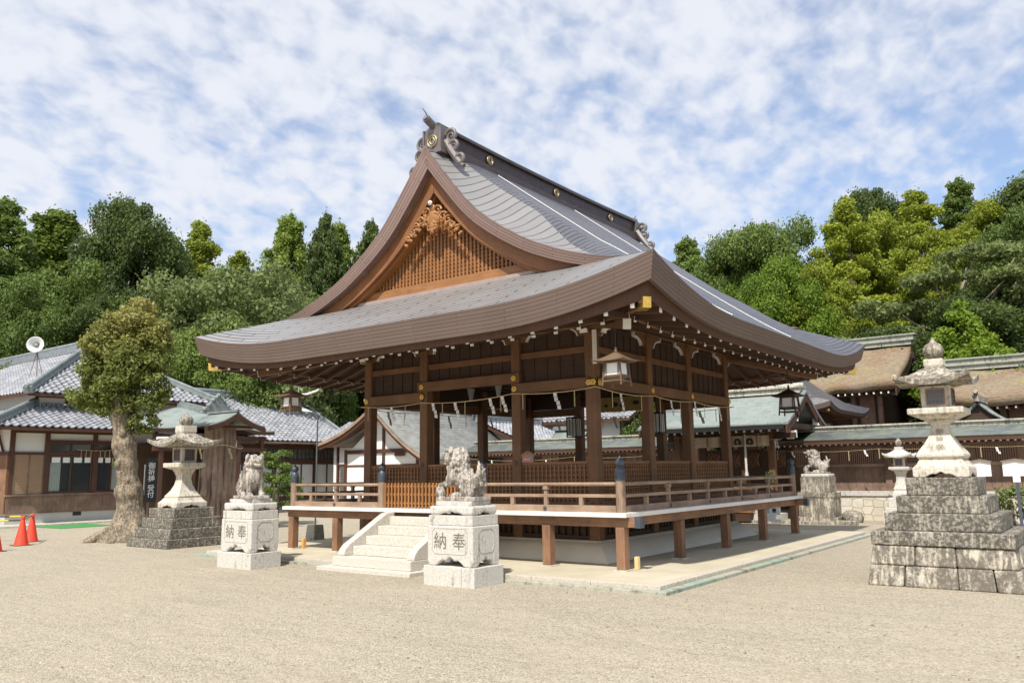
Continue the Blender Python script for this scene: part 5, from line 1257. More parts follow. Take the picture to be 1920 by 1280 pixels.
def tile_plane(mb, A, B, Cc, D, p=.265, q=.235, amp=.032, step=.042):
    """eave A-B, ridge D-C; straight edges; wavy pantiles laid in stepped courses"""
    A, B, Cc, D = map(Vector, (A, B, Cc, D)); U = (B-A).normalized(); n = U.cross(D-A)
    if n.z < 0: n = -n
    n.normalize(); Vv = n.cross(U).normalized(); 
    if Vv.z < 0: Vv = -Vv
    H = (D-A).dot(Vv); LA = (D-A).dot(U)/H; L0 = (B-A).length; LB = ((Cc-A).dot(U)-L0)/H
    rows = int(round(H/q)); q = H/rows
    for r_ in range(rows):
        v0, v1 = r_*q, (r_+1)*q
        l0, l1 = LA*v0, LA*v1; r0, r1 = L0+LB*v0, L0+LB*v1; lo = min(l0, l1); hi = max(r0, r1); k0 = int(math.floor(lo/p*6)); k1 = int(math.ceil(hi/p*6)); prev = None
        for k in range(k0, k1+1):
            u = k*p/6; ph = (k % 6)/6*2*PI; h = amp*(math.cos(ph)+.35*math.cos(2*ph))
            def pt(uu, v, hh): return tuple(A+U*uu+Vv*v+n*hh)
            ua = min(max(u, l0), r0); ub = min(max(u, l1), r1); sag = -.010*(math.cos(ph) < 0)
            cur = (pt(ua, v0-.012, h+step-.03), pt(ua, v0, h+step), pt(ub, v1, h), (ua, v0), (ub, v1))
            if prev and (cur[1] != prev[1] or cur[2] != prev[2]):
                mb.poly([prev[1], cur[1], cur[2], prev[2]], [prev[3], cur[3], cur[4], prev[4]])
                mb.poly([prev[0], cur[0], cur[1], prev[1]], [prev[3], cur[3], cur[3], prev[3]])
            prev = cur
def eave_under(mb, A, B, Cc, D, t=.14):
    A, B, Cc, D = map(Vector, (A, B, Cc, D)); d = Vector((0, 0, -t)); f = Vector((0, 0, -.02)); n = (B-A).cross(D-A); 
    mb.hexa([tuple(A+d), tuple(B+d), tuple(Cc+d), tuple(D+d), tuple(A+f), tuple(B+f), tuple(Cc+f), tuple(D+f)])
def roof_plane(parent, A, B, Cc, D, mat_=None, name='roof', under=W_RED, **k):
    e = MB(); tile_plane(e, A, B, Cc, D, **k); o = e.build(name, mat_ or TILE, parent); e = MB(); eave_under(e, A, B, Cc, D); e.build('eave_boards', under, o); return o
def ridge_line(parent, a, b, w=.26, h=.24, name='ridge', mat_=None, cap=.10):
    a, b = Vector(a), Vector(b); e = MB(); Z = Vector((0, 0, 1))
    e.bar(a+Z*h*.3, b+Z*h*.3, w, h*.6); e.bar(a+Z*(h*.75), b+Z*(h*.75), w*.8, h*.3); e.tube([a+Z*(h+cap*.3), b+Z*(h+cap*.3)], cap, 10)
    for s, p_ in ((-1, a), (1, b)): d = (b-a).normalized()*s; e.bar(p_+Z*h*.5, p_+d*.10+Z*h*.5, w*1.35, h*1.5); e.tube([p_+d*.05+Z*(h*1.25), p_+d*.28+Z*(h*1.55)], cap*.75, 8)
    return e.build(name, mat_ or TILE_R, parent, smooth=True, angle=35)
def fbox(parent, name, mat_, *a, **k): e = MB(); e.box(*a); return e.build(name, mat_, parent, **k)
GLASS_D = m_plain('dark_glass', (.035, .04, .045), .06, 0, var=.1, spec=.9)
CURT = m_plain('white_curtain', (.62, .64, .64), .7, var=.05)
SHUT = m_wood('tan_shutter', (.40, .255, .16), (.33, .20, .12), .6)
SHUTG = m_plain('grey_shutter', (.16, .145, .14), .6)
def window(parent, f, y0, y1, z0, z1, n=2, pane=GLASS_D, fr=W_RED, axis='x', s=1, bars=0, w=.055):
    """framed window on plane axis=f facing s; n panes, each a part of the frame"""
    def bx(m, a0, a1, d0, d1, za, zb):
        d0, d1 = sorted((f+s*d0, f+s*d1)); return m.box(d0, d1, a0, a1, za, zb) if axis == 'x' else m.box(a0, a1, d0, d1, za, zb)
    e = MB(); bx(e, y0, y1, 0, .06, z0, z0+w); bx(e, y0, y1, 0, .06, z1-w, z1); bx(e, y0, y0+w, 0, .059, z0+w, z1-w); bx(e, y1-w, y1, 0, .059, z0+w, z1-w)
    W_ = (y1-y0-w*2)/n
    for i in range(1, n): t = y0+w+W_*i; bx(e, t-w/2, t+w/2, .001, .058, z0+w, z1-w)
    for i in range(bars): zz_ = z0+(z1-z0)*(i+1)/(bars+1); bx(e, y0+w, y1-w, .02, .05, zz_-.012, zz_+.012)
    if bars:
        for i in range(n):
            t = y0+w+W_*(i+.5); bx(e, t-.012, t+.012, .021, .049, z0+w, z1-w)
    o = e.build('window', fr, parent)
    for i in range(n): e = MB(); t = y0+w+W_*i; bx(e, t+(.001 if i == 0 else w/2), t+W_-(.001 if i == n-1 else w/2), .004, .02, z0+w, z1-w); e.build('pane', pane, o)
    return o

# ---- left office with two-tier tiled roof
of = thing('shrine_office', 'low white and brown shrine office with a two-tiered grey tiled roof at far left', 'building', (-25, 5, 0)); FX = -24.5
CONCW = m_plain('painted_foundation', (.50, .50, .46), .85, var=.08, scale=1.5)
fbox(of, 'foundation', CONCW, FX-8, FX, 1.16, 9.4, -.02, .42)
e = MB(); e.box(FX-8, FX-.03, 1.19, 9.4, .42, 3.35); e.build('wall', PLASTER, of)
fbox(of, 'upper_wall', PLASTER, FX-8, FX-1.15, 2.35, 8.8, 3.35, 4.70)
fbox(of, 'vent', IRON, FX, FX+.01, 3.42, 3.72, .26, .40)
e = MB(); y = 1.16
while y < 5.3: e.box(FX-.02, FX+.03, y+.002, y+.148, .42, 1.0); y += .15
e.build('board_skirt', W_GREY, of); fbox(of, 'sill_board', W_GREY, FX-.03, FX+.10, 1.1, 5.4, 1.0, 1.06); fbox(of, 'drip_board', W_GREY, FX-.02, FX+.05, 1.1, 5.4, .40, .43)
for y in (1.16, 2.30, 4.0, 5.28): fbox(of, 'post', W_RED, FX-.05, FX+.06, y, y+.14, 1.06, 3.3)
fbox(of, 'lintel', W_RED, FX-.03, FX+.052, 1.31, 5.28, 2.42, 2.52); fbox(of, 'lintel', W_RED, FX-.03, FX+.052, 2.45, 5.28, 2.86, 2.95); fbox(of, 'lintel', W_RED, FX-.03, FX+.053, 1.31, 5.28, 3.18, 3.30)
e = MB(); z = 1.09
while z < 2.4: e.box(FX-.02, FX+.035+.004, 1.34, 2.26, z, z+.040); z += .048
o = e.build('louvre_shutter', SHUT, of); 
for q in ((1.31, 1.34), (1.785, 1.815), (2.26, 2.29)): fbox(of, 'shutter_stile', W_GREY, FX-.02, FX+.06, q[0], q[1], 1.06, 2.42)
w1 = window(of, FX-.02, 2.45, 3.99, 1.08, 2.41, 2, GLASS_D, W_RED); w2 = window(of, FX-.02, 4.15, 5.27, 1.08, 2.41, 2, GLASS_D, W_RED)
window(of, FX-.02, 2.45, 3.99, 2.53, 2.86, 2, GLASS_D, W_RED); window(of, FX-.02, 4.15, 5.27, 2.53, 2.86, 2, GLASS_D, W_RED)
for k in range(7): e = MB(); e.box(FX+.006, FX+.012, 2.56+k*.385, 2.56+k*.385+.29, 2.15, 2.34); e.build('paper_slip', PAPER, of)
CM_ = m_plain('office_curtain', (.30, .33, .31), .8)
for a, b in ((2.50, 2.88), (4.75, 5.18)):
    e = MB(); n_ = 24
    e.grid(lambda i, j: (FX+.008+.006*math.sin(i*n_*1.6), a+(b-a)*i, 1.15+.99*j), 48, 1); e.build('window_curtain', CM_, of, sol=.002)
fbox(of, 'door_panel', W_DARK, FX-.02, FX+.01, 5.42, 9.3, .42, 2.86)
def hip(parent, a, b, nm='hip_ridge', mat_=None): return ridge_line(parent, a, b, .22, .17, nm, mat_ or RIDGE_V, .085)
e = MB(); x = -24.55
while x > -32: e.box(x-.148, x, 1.12, 1.159, .42, 2.42); x -= .15
e.build('side_boards', W_POST, of); fbox(of, 'side_beam', W_RED, -32.4, -24.45, 1.09, 1.15, 2.42, 2.54); e = MB(); e.bar((-24.9, 1.12, 2.5), (-25.5, 1.12, 3.3), .06, .05); e.build('side_brace', W_RED, of)
# lower pent roof
ez, ex, tz, txx = 3.36, -23.55, 4.20, -25.62
roof_plane(of, (ex, .22, ez), (ex, 6.0, ez), (txx, 6.0, tz), (txx, 2.29, tz), name='lower_roof', under=W_RED)
roof_plane(of, (-33, .22, ez), (ex, .22, ez), (txx, 2.29, tz), (-33, 2.29, tz), name='lower_roof', under=W_RED); hip(of, (ex+.03, .19, ez+.02), (txx, 2.29, tz+.04))
e = MB(); y = 2.6
while y < 6: e.tube([(txx+.02, y, tz+.10), (txx+.10, y, tz+.10)], .07, 10); y += .17
e.build('round_end_tiles', TILE_R, of)
e = MB(); y = 2.35
while y < 6.3: e.box(FX-1.16, FX-1.10, y, y+.09, 4.2, 4.62); y += 1.05
e.build('upper_posts', W_RED, of); fbox(of, 'upper_beam', W_RED, FX-1.15, FX-1.09, 2.35, 8.8, 4.56, 4.68)
# main hipped roof
pk = (-28.75, 5.6, 6.95); c0 = (-24.98, 1.83, 4.68); c1 = (-24.98, 9.37, 4.68)
roof_plane(of, c0, c1, pk, pk, name='main_roof', under=W_RED)
roof_plane(of, (-44, 1.83, 4.68), c0, pk, (-44, 5.6, 6.95), name='main_roof', under=W_RED); roof_plane(of, (-44, 9.37, 4.68), c1, pk, (-44, 5.6, 6.95), name='main_roof', under=W_RED)
hip(of, (c0[0]+.03, c0[1]-.03, c0[2]), (pk[0], pk[1], pk[2]+.03)); hip(of, (c1[0]+.03, c1[1]+.03, c1[2]), (pk[0], pk[1], pk[2]+.03)); ridge_line(of, (-44, 5.6, 6.95), (-28.65, 5.6, 6.95), .34, .34)
sh = rope('sacred_rope', 'small straw rope with tassels over the office window at far left', [(FX+.12, 3.35, 2.62), (FX+.12, 4.75, 2.62)], [], [.2, .4, .6, .8, 1.0, 1.2], (0, 1, 0), (FX, 4, 2.6), grp='straw ropes hung on the other buildings')
# horn loudspeaker
ls = thing('horn_loudspeaker', 'white round horn loudspeaker on a small frame on the office roof ridge', 'loudspeaker', (-27.6, 3.15, 5.6)); hx = Vector((-27.4, 2.95, 6.75)); d = Vector((.78, -.62, .05)).normalized()
e = MB(); prof = [(.05, -.34), (.06, -.20), (.10, -.08), (.19, .04), (.29, .10), (.31, .105)]
def orient(mb, d, origin):
    q = d.to_track_quat('Z', 'Y'); mb.v = [tuple(Vector(origin)+q @ Vector(v)) for v in mb.v]
e.lathe(prof, 24, cap=False); orient(e, d, hx); e.build('horn', m_plain('speaker_white', (.72, .72, .70), .4), ls, smooth=True, angle=80, sol=.008)
e = MB(); e.lathe([(.0, -.12), (.07, -.12), (.07, -.02), (.04, .02), (0, .03)], 16); orient(e, d, hx); e.build('horn_core', m_plain('speaker_grey', (.30, .30, .29), .5), ls, smooth=True)
e = MB(); e.tube([hx-d*.25, hx-d*.25-Vector((0, 0, .2)), Vector((-27.6, 3.15, 5.55))], .018, 6); e.tube([hx-d*.1-Vector((0, 0, .1)), Vector((-27.35, 3.25, 5.55))], .014, 6); e.tube([hx-d*.1-Vector((.1, -.1, .1)), Vector((-27.65, 2.9, 5.5))], .014, 6); e.build('stand', W_GREY, ls)

# ---- entrance porch with curved verdigris roof
po = thing('entrance_porch', 'porch with an undulating green copper gable roof projecting from the office', 'porch', (-23.5, 6.9, 0))
def kz(t): return .62*math.exp(-(t*2.1)**2)+.10*abs(t)**2.5
e = MB(); YCp, HWp = 7.75, 2.75
e.grid(lambda i, j: (-24.9+2.55*j, YCp+(2*i-1)*HWp, 3.30+kz(2*i-1)+.95*(1-j)*(.55)), 44, 8, lambda i, j: ((2*i-1)*HWp, 2.55*j)); e.build('copper_roof', GREENCU, po, smooth=True, sol=.03)
e = MB()
for i in range(44):
    a, b = 2*i/44-1, 2*(i+1)/44-1; q = lambda t, z: (-22.36, YCp+t*HWp, 3.29+kz(t)-z); e.poly([q(a, .14), q(b, .14), q(b, 0), q(a, 0)]); e.poly([(-24.4, YCp+a*HWp, 3.25+kz(a)), (-24.4, YCp+b*HWp, 3.25+kz(b)), q(b, .14), q(a, .14)])
e.build('curved_barge', W_DARK, po)
e = MB(); e.bar((-25.0, YCp, 4.50), (-22.5, YCp, 4.02), .34, .16); e.bar((-25.0, YCp, 4.62), (-22.5, YCp, 4.14), .20, .12); e.build('porch_ridge', RIDGE_V, po)
orn = MB(); cxo = -22.45
orn.prism([(cxo, YCp-.75, 4.02), (cxo, YCp+.75, 4.02), (cxo, YCp+.62, 4.20), (cxo, YCp+.42, 4.30), (cxo, YCp+.30, 4.52), (cxo, YCp+.12, 4.66), (cxo, YCp, 4.75), (cxo, YCp-.12, 4.66), (cxo, YCp-.30, 4.52), (cxo, YCp-.42, 4.30), (cxo, YCp-.62, 4.20)], (.16, 0, 0))
for (dy, z, r_) in ((.62, 4.16, .1), (-.62, 4.16, .1), (.42, 4.34, .1), (-.42, 4.34, .1), (.24, 4.54, .09), (-.24, 4.54, .09), (0, 4.74, .09), (.1, 4.66, .07), (-.1, 4.66, .07)): orn.ell((cxo+.1, YCp+dy, z), (.13, r_, r_), 10, 7)
orn.build('stepped_ridge_ornament', RIDGE_V, po, smooth=True, angle=40)
for y in (5.55, 6.9, 8.9, 10.0): fbox(po, 'porch_post', W_RED, -22.75, -22.60, y, y+.15, 0, 3.2)
fbox(po, 'porch_beam', W_RED, -22.74, -22.61, 5.3, 10.3, 2.55, 2.72); fbox(po, 'porch_beam', W_RED, -22.73, -22.62, 5.3, 10.3, 3.02, 3.18)
fbox(po, 'porch_panel', PLASTER, -22.70, -22.66, 5.55, 8.9, 2.72, 3.02)
e = MB(); z = .9
while z < 2.5: e.box(-22.72, -22.64, 7.35, 8.89, z, z+.05); z += .075
e.build('louvre_shutter', SHUTG, po); fbox(po, 'door_recess', W_DARK, -24.3, -24.2, 5.4, 10, .0, 2.9); fbox(po, 'floor', CONCRETE, -24.4, -22.3, 5.3, 10.1, -.01, .12)
e = MB(); e.tube([(-22.3, 5.95, 2.95), (-22.3, 5.95, 2.0)], .02, 8); e.tube([(-22.25, 5.2, 3.0), (-22.2, 6.15, 3.03)], .05, 8); e.build('rain_chain', PAPER, po)
# green entrance mat
fbox(None, 'floor_mat', m_plain('mat_green', (.06, .26, .07), .9, var=.25, scale=20), -23.3, -21.3, 1.55, 3.35, .004, .016); tag(bpy.data.objects['floor_mat'], 'flat green mat on the gravel in front of the office', 'mat')
# concrete apron of the office
struct(fbox(None, 'pavement', CONCRETE, -24.6, -23.35, .4, 16, -.02, .06))
# signboard post
sg = thing('reception_sign', 'tall dark vertical board with white Japanese lettering on a wooden post by the porch', 'sign', (-16.0, 1.6, 0)); sp0 = Vector((-16.0, 1.55, 0))
SB = m_plain('sign_black', (.012, .022, .020), .5); rt = Vector((math.cos(yaw*1.3), math.sin(yaw*1.3), 0)); fw = Vector((rt.y, -rt.x, 0))
e = MB(); e.bar(sp0+fw*.0, sp0+Vector((0, 0, 2.0)), .20, .10, up=(0, 0, 1)); e.build('post', W_GREY, sg)
e = MB(); c = sp0+fw*.08; e.prism([tuple(c-rt*.16+Vector((0, 0, .90))), tuple(c+rt*.16+Vector((0, 0, .90))), tuple(c+rt*.16+Vector((0, 0, 2.06))), tuple(c+rt*.06+Vector((0, 0, 2.12))), tuple(c-rt*.06+Vector((0, 0, 2.12))), tuple(c-rt*.16+Vector((0, 0, 2.06)))], fw*.05); e.build('board', SB, sg)
e = MB()
for ch, z in zip('御祈祷受付', (1.86, 1.68, 1.50, 1.24, 1.06)): text_into(e, ch, .19, c+fw*.051+Vector((0, 0, z-.02)), rt, (0, 0, 1), .003, bold=.002)
e.build('lettering', PAPER, sg)
e = MB(); e.bar(sp0+rt*-.20+Vector((0, 0, 1.1)), sp0+rt*-.20+Vector((0, 0, 1.95)), .05, .03); e.build('side_slip', VE, sg)

# ---- traffic cones and striped bars
CONE = m_plain('cone_red', (.80, .065, .03), .5, var=.05); CBASE = m_plain('cone_base', (.20, .05, .04), .8)
def cone(x, y, label):
    t = thing('traffic_cone', label, 'traffic cone', (x, y, 0), group='red traffic cones at the left edge')
    e = MB(); e.lathe([(.165, .02), (.155, .05), (.045, .60), (.040, .62)], 20, (x, y, 0)); e.lathe([(.04, .62), (.048, .63), (.048, .68), (.03, .70), (0, .70)], 16, (x, y, 0)); e.build('cone_body', CONE, t, smooth=True, angle=50)
    e = MB(); e.box(x-.19, x+.19, y-.19, y+.19, 0, .02); e.build('cone_base', CBASE, t, bevel=.004)
cone(-15.5, -2.02, 'red traffic cone standing clear in front, second from the left edge'); cone(-16.55, -1.35, 'red traffic cone partly hidden behind another, at the end of the striped bar'); cone(-14.25, -3.10, 'red traffic cone cut off by the left edge of the photo')
BY = m_plain('bar_yellow', (.75, .48, .04), .5); BK = m_plain('bar_black', (.03, .03, .03), .5)
def sbar(a, b, label):
    a, b = Vector(a), Vector(b); n = 12; e = MB()
    for i in range(n): e.cur = i % 2; e.tube([a.lerp(b, i/n), a.lerp(b, (i+1)/n)], .020, 10)
    tag(e.build('striped_bar', [BK, BY]), label, 'bar', 'yellow and black bars resting on the cones')
sbar((-16.55, -1.35, .64), (-20.0, -3.2, .62), 'yellow and black striped bar resting level on the farther cone'); sbar((-15.5, -2.02, .60), (-18.5, -4.6, .58), 'striped bar running left from the front cone'); sbar((-16.5, -1.4, .66), (-15.5, -1.98, .63), 'short dark striped bar joining the two nearest cones')

# ---- street lamp with concrete foot
sl_ = thing('pole_lamp', 'slender swan-necked pole lamp on a tapered concrete block left of the veranda', 'street lamp', (-9.35, 1.9, 0)); b = Vector((-9.35, 1.9, 0))
e = MB(); e.box(b.x-.17, b.x+.17, b.y-.17, b.y+.17, -.02, .42, tx=.035); e.build('concrete_foot', KERB, sl_, bevel=.01)
e = MB(); ax = -R0; pts = [b+Vector((0, 0, .42)), b+Vector((0, 0, 2.9))]
for i in range(1, 9): a = PI/2*i/8; pts.append(b+Vector((0, 0, 2.9))+ax*.16*(1-math.cos(a))+Vector((0, 0, .20*math.sin(a))))
pts += [b+ax*.33+Vector((0, 0, 3.17)), b+ax*.44+Vector((0, 0, 3.24)), b+ax*.475+Vector((0, 0, 3.42)), b+ax*.475+Vector((0, 0, 3.72))]
e.tube(pts, .019, 8); e.build('pole', m_plain('galvanised', (.36, .38, .38), .45, .5), sl_, smooth=True)
e = MB(); e.tube([b+ax*.45+Vector((0, 0, 3.52)), b+ax*.30+Vector((0, 0, 3.52)), b+ax*.05+Vector((0, 0, 3.60)), b-ax*.1+Vector((0, 0, 3.68))], .028, 8); e.build('lamp_arm', WHITE_END, sl_, smooth=True)
e = MB(); e.ell(b+ax*.30+Vector((0, 0, 3.13)), (.12, .06, .04), 12, 7, (0, .3, yaw)); e.build('lamp_head', PAPER, sl_, smooth=True)

# ---- sacred stump under its own little roof
sk = thing('sacred_tree_stump', 'huge split old cedar stump wearing a small green copper gable roof', 'tree stump', (-14.95, 3.0, 0)); cx_s, cy_s = -14.95, 3.0
STUMP = m_wood('weathered_trunk', (.40, .29, .215), (.13, .09, .07), .95, bump=1.0, wear=.5)
e = MB(); rs = random.Random(5); n = 110; nz = 26; rings = []
ph_ = [rs.uniform(0, 6) for _ in range(6)]
for k in range(nz+1):
    z = -.05+3.1*k/nz; R_ = .45+.16*math.exp(-z*2.0)-.02*z; rg = []
    for i in range(n):
        a = 2*PI*i/n; rr_ = R_*(1.10+.10*math.sin(2*a+ph_[0])+.08*math.sin(5*a+ph_[1]+z*.25)-.17*(1-abs(math.sin(4.5*a+ph_[2]+.12*math.sin(z*2))))**3-.12*(1-abs(math.sin(8*a+ph_[3]-.1*z)))**3+.03*math.sin(23*a+z*3)+.03*math.sin(z*4+a*6))
        rg.append((cx_s+rr_*math.cos(a), cy_s+rr_*math.sin(a), z))
    rings.append(rg)
for k in range(nz):
    for i in range(n): j = (i+1) % n; e.poly([rings[k][i], rings[k][j], rings[k+1][j], rings[k+1][i]], [(i*.03, k*.12), ((i+1)*.03, k*.12), ((i+1)*.03, k*.12+.12), (i*.03, k*.12+.12)])
so_ = e.build('trunk', STUMP, sk, smooth=True, angle=60); dm = so_.modifiers.new('lumps', 'DISPLACE'); dm.texture = tx_; dm.strength = .10; dm.mid_level = .5
for i in range(3):
    a = rs.uniform(3.6, 6.2); z = rs.uniform(.3, 1.6); h = rs.uniform(.5, 1.1); e = MB(); r_ = .58; p0 = Vector((cx_s+r_*math.cos(a), cy_s+r_*math.sin(a), z)); tdir = Vector((-math.sin(a), math.cos(a), 0)); od = Vector((math.cos(a), math.sin(a), 0))
    w = rs.uniform(.05, .10); e.hexa([tuple(p0-tdir*w), tuple(p0+tdir*w), tuple(p0+tdir*w+od*.03), tuple(p0-tdir*w+od*.035), tuple(p0-tdir*w*.7+Vector((0, 0, h))-od*.02), tuple(p0+tdir*w*.8+Vector((0, 0, h*.92))-od*.02), tuple(p0+tdir*w*.7+od*.01+Vector((0, 0, h*.9))), tuple(p0-tdir*w*.6+od*.01+Vector((0, 0, h*.97)))]); e.build('loose_bark', STUMP, sk)
def gable_roof(parent, x0, x1, yc, hy, ze, zr, mat_, th=.05, sag=.06, bname='barge_board'):
    """ridge along x, gable ends at x0 and x1, slightly concave slopes"""
    for s in (1, -1):
        e = MB(); P_ = lambda j: (yc+s*hy*j, zr-(zr-ze)*j-sag*math.sin(PI*j))
        e.grid(lambda i, j: (x0+(x1-x0)*i, *P_(j)), 2, 8, lambda i, j: ((x1-x0)*i, math.hypot(hy, zr-ze)*j)); e.build('roof_slope', mat_, parent, smooth=True, sol=th)
        for xx in (x0, x1):
            e = MB()
            for k in range(8):
                a, b = P_(k/8), P_((k+1)/8); q = .02 if xx == x0 else -.06; e.poly([(xx, a[0], a[1]-.005-th), (xx, b[0], b[1]-.005-th), (xx, b[0], b[1]-.13-th), (xx, a[0], a[1]-.13-th)])
            e.build(bname, W_RED, parent, sol=.03)
gable_roof(sk, -15.6, -14.15, 3.0, .95, 3.02, 3.42, GREENCU); e = MB(); e.bar((-15.62, 3.0, 3.45), (-14.13, 3.0, 3.45), .12, .06); e.build('ridge', RIDGE_V, sk)
e = MB(); e.bar((-15.3, 2.3, 3.0), (-15.3, 3.7, 3.0), .07, .07); e.bar((-14.4, 2.3, 3.0), (-14.4, 3.7, 3.0), .07, .07); e.build('roof_tie', W_RED, sk)
e = MB(); pr = [(cx_s+.62*math.cos(a), cy_s+.62*math.sin(a), 2.42-.05*math.sin(a*3)) for a in [i*2*PI/20 for i in range(21)]]; e.tube(pr, .012, 6); shide(e, (cx_s-.1, cy_s-.62, 2.38), (1, 0, 0), 1.0, 4); shide(e, (cx_s+.60, cy_s-.15, 2.38), (0, 1, 0), 1.0, 4)
tag(e.build('stump_rope', STRAW), 'thin straw rope tied round the big old stump', 'rope')

# ---- long middle hall with tiled roof
mh = thing('long_hall', 'long low hall with grey pantile roof, glazed doors and curtains behind the left guardian lion', 'building', (-26, 13, 0)); MX = -24.5
fbox(mh, 'wall', PLASTER, MX-6, MX-.05, 9.5, 16.0, 0, 3.0); fbox(mh, 'foundation', CONCW, MX-6, MX, 9.5, 16.0, -.02, .45)
for y in (9.6, 11.2, 12.8, 14.4, 15.86): fbox(mh, 'post', W_RED, MX-.06, MX+.06, y, y+.14, .45, 3.0)
for z in (.45, 2.14, 2.80): fbox(mh, 'beam', W_RED, MX-.05, MX+.05, 9.6, 16.0, z, z+.14)
for y in (9.74, 11.34, 12.94, 14.54):
    w = 1.46 if y < 14 else 1.32; window(mh, MX-.04, y, y+w, .60, 2.13, 2, CURT, W_RED); window(mh, MX-.04, y, y+w, 2.29, 2.79, 3, m_plain('transom_glass', (.10, .13, .12), .1, spec=.8) if 'transom_glass' not in bpy.data.materials else bpy.data.materials['transom_glass'], W_RED, bars=1, w=.035)
roof_plane(mh, (-23.75, 9.0, 3.10), (-23.75, 16.3, 3.10), (-28.1, 16.3, 5.30), (-28.1, 9.0, 5.30), name='main_roof', p=.27, q=.25); roof_plane(mh, (-32.4, 9.0, 3.10), (-32.4, 16.3, 3.10), (-28.1, 16.3, 5.30), (-28.1, 9.0, 5.30), name='main_roof', p=.27, q=.25)
ridge_line(mh, (-28.1, 8.9, 5.30), (-28.1, 16.4, 5.30), .30, .24); ridge_line(mh, (-23.8, 16.25, 3.12), (-28.05, 16.25, 5.32), .20, .10, 'verge_ridge', None, .07)
fbox(mh, 'gutter', W_GREY, -23.80, -23.70, 9.0, 16.3, 2.98, 3.05)
# link wing with white panel and shutters
lw = thing('link_wing', 'narrow white wing with grey slatted shutters joining the long hall to the white gabled house', 'building', (-22, 15, 0))
fbox(lw, 'wall', PLASTER, -23.4, -20.0, 14.65, 17.0, 0, 2.95)
fbox(lw, 'white_panel', PLASTER, -22.95, -21.65, 14.60, 14.648, 2.05, 2.8)
for x in (-23.1, -21.6, -21.0): fbox(lw, 'post', W_RED, x, x+.12, 14.56, 14.66, 0, 2.9)
e = MB(); z = .5
while z < 1.95: e.box(-22.9, -21.3, 14.57, 14.63, z, z+.05); z += .07
e.build('slatted_shutter', SHUTG, lw); fbox(lw, 'lintel', W_RED, -23.1, -20.9, 14.55, 14.62, 1.96, 2.05)
roof_plane(lw, (-24.2, 14.1, 2.95), (-19.0, 14.1, 2.95), (-19.0, 16.4, 4.1), (-24.2, 16.4, 4.1), name='roof')
# ---- white gabled house
gh = thing('gabled_house', 'white plastered gable house with grey shingle roof seen behind the pavilion left pillars', 'building', (-17.8, 15, 0)); GY = 12.6; gx, gl, gr_ = -18.0, -21.2, -15.05
fbox(gh, 'wall', PLASTER, gl+.9, gr_-1.0, GY, 18.6, 0, 2.35)
e = MB(); e.prism([(gl+.9, GY, 2.35), (gr_-1.0, GY, 2.35), (gx+.0, GY, 4.0)], (0, 6, 0)); e.build('gable_wall', PLASTER, gh)
for side, xe, ze in ((-1, gl, 2.90), (1, gr_, 2.15)):
    e = MB(); zr_ = 4.28; P_ = lambda j: (gx+(xe-gx)*j, zr_-(zr_-ze)*j-.20*math.sin(PI*j)*(1 if side > 0 else 1))
    e.grid(lambda i, j: (P_(j)[0], GY-.75+(7.0)*i, P_(j)[1]), 3, 10, lambda i, j: (7.0*i, math.hypot(xe-gx, zr_-ze)*j)); e.build('roof_slope', GREY_SH, gh, smooth=True, sol=.10)
    for dz, th_, mt, yy in ((0, .13, W_WEATH, -.76), (.13, .14, VE, -.70)):
        e = MB()
        for k in range(10): a, b = P_(k/10), P_((k+1)/10); e.hexa([(a[0], GY+yy, a[1]-dz-th_), (b[0], GY+yy, b[1]-dz-th_), (b[0], GY+yy+.08, b[1]-dz-th_), (a[0], GY+yy+.08, a[1]-dz-th_), (a[0], GY+yy, a[1]-dz), (b[0], GY+yy, b[1]-dz), (b[0], GY+yy+.08, b[1]-dz), (a[0], GY+yy+.08, a[1]-dz)])
        e.build('barge_board', mt if dz == 0 else W_RED, gh)
    e = MB()
    for k in range(10): a, b = P_(k/10), P_((k+1)/10); e.poly([(a[0], GY-.7, a[1]-.12), (b[0], GY-.7, b[1]-.12), (b[0], GY+.0, b[1]-.12), (a[0], GY+.0, a[1]-.12)])
    e.build('eave_soffit', W_RED, gh)
ridge_line(gh, (gx, GY-.8, 4.24), (gx, 18.9, 4.24), .24, .18)
for x in (gl+.88, -18.06, gr_-1.12): fbox(gh, 'post', W_RED, x, x+.14, GY-.05, GY-.001, 0, 2.6 if x != -18.06 else 3.9)
fbox(gh, 'beam', W_RED, gl+.9, gr_-1.0, GY-.07, GY-.002, 2.42, 2.58); fbox(gh, 'beam', W_RED, gl+.9, gr_-1.0, GY-.04, GY-.003, 1.9, 1.96)
fbox(gh, 'bracket', W_RED, -17.3, -16.75, GY-.10, GY-.0701, 2.28, 2.42); e = MB(); e.tube([(-15.9, GY-.15, 2.4), (-15.3, GY-.15, 1.2), (-15.3, GY-.15, 0)], .06, 8); e.build('downpipe', CREAM, gh)
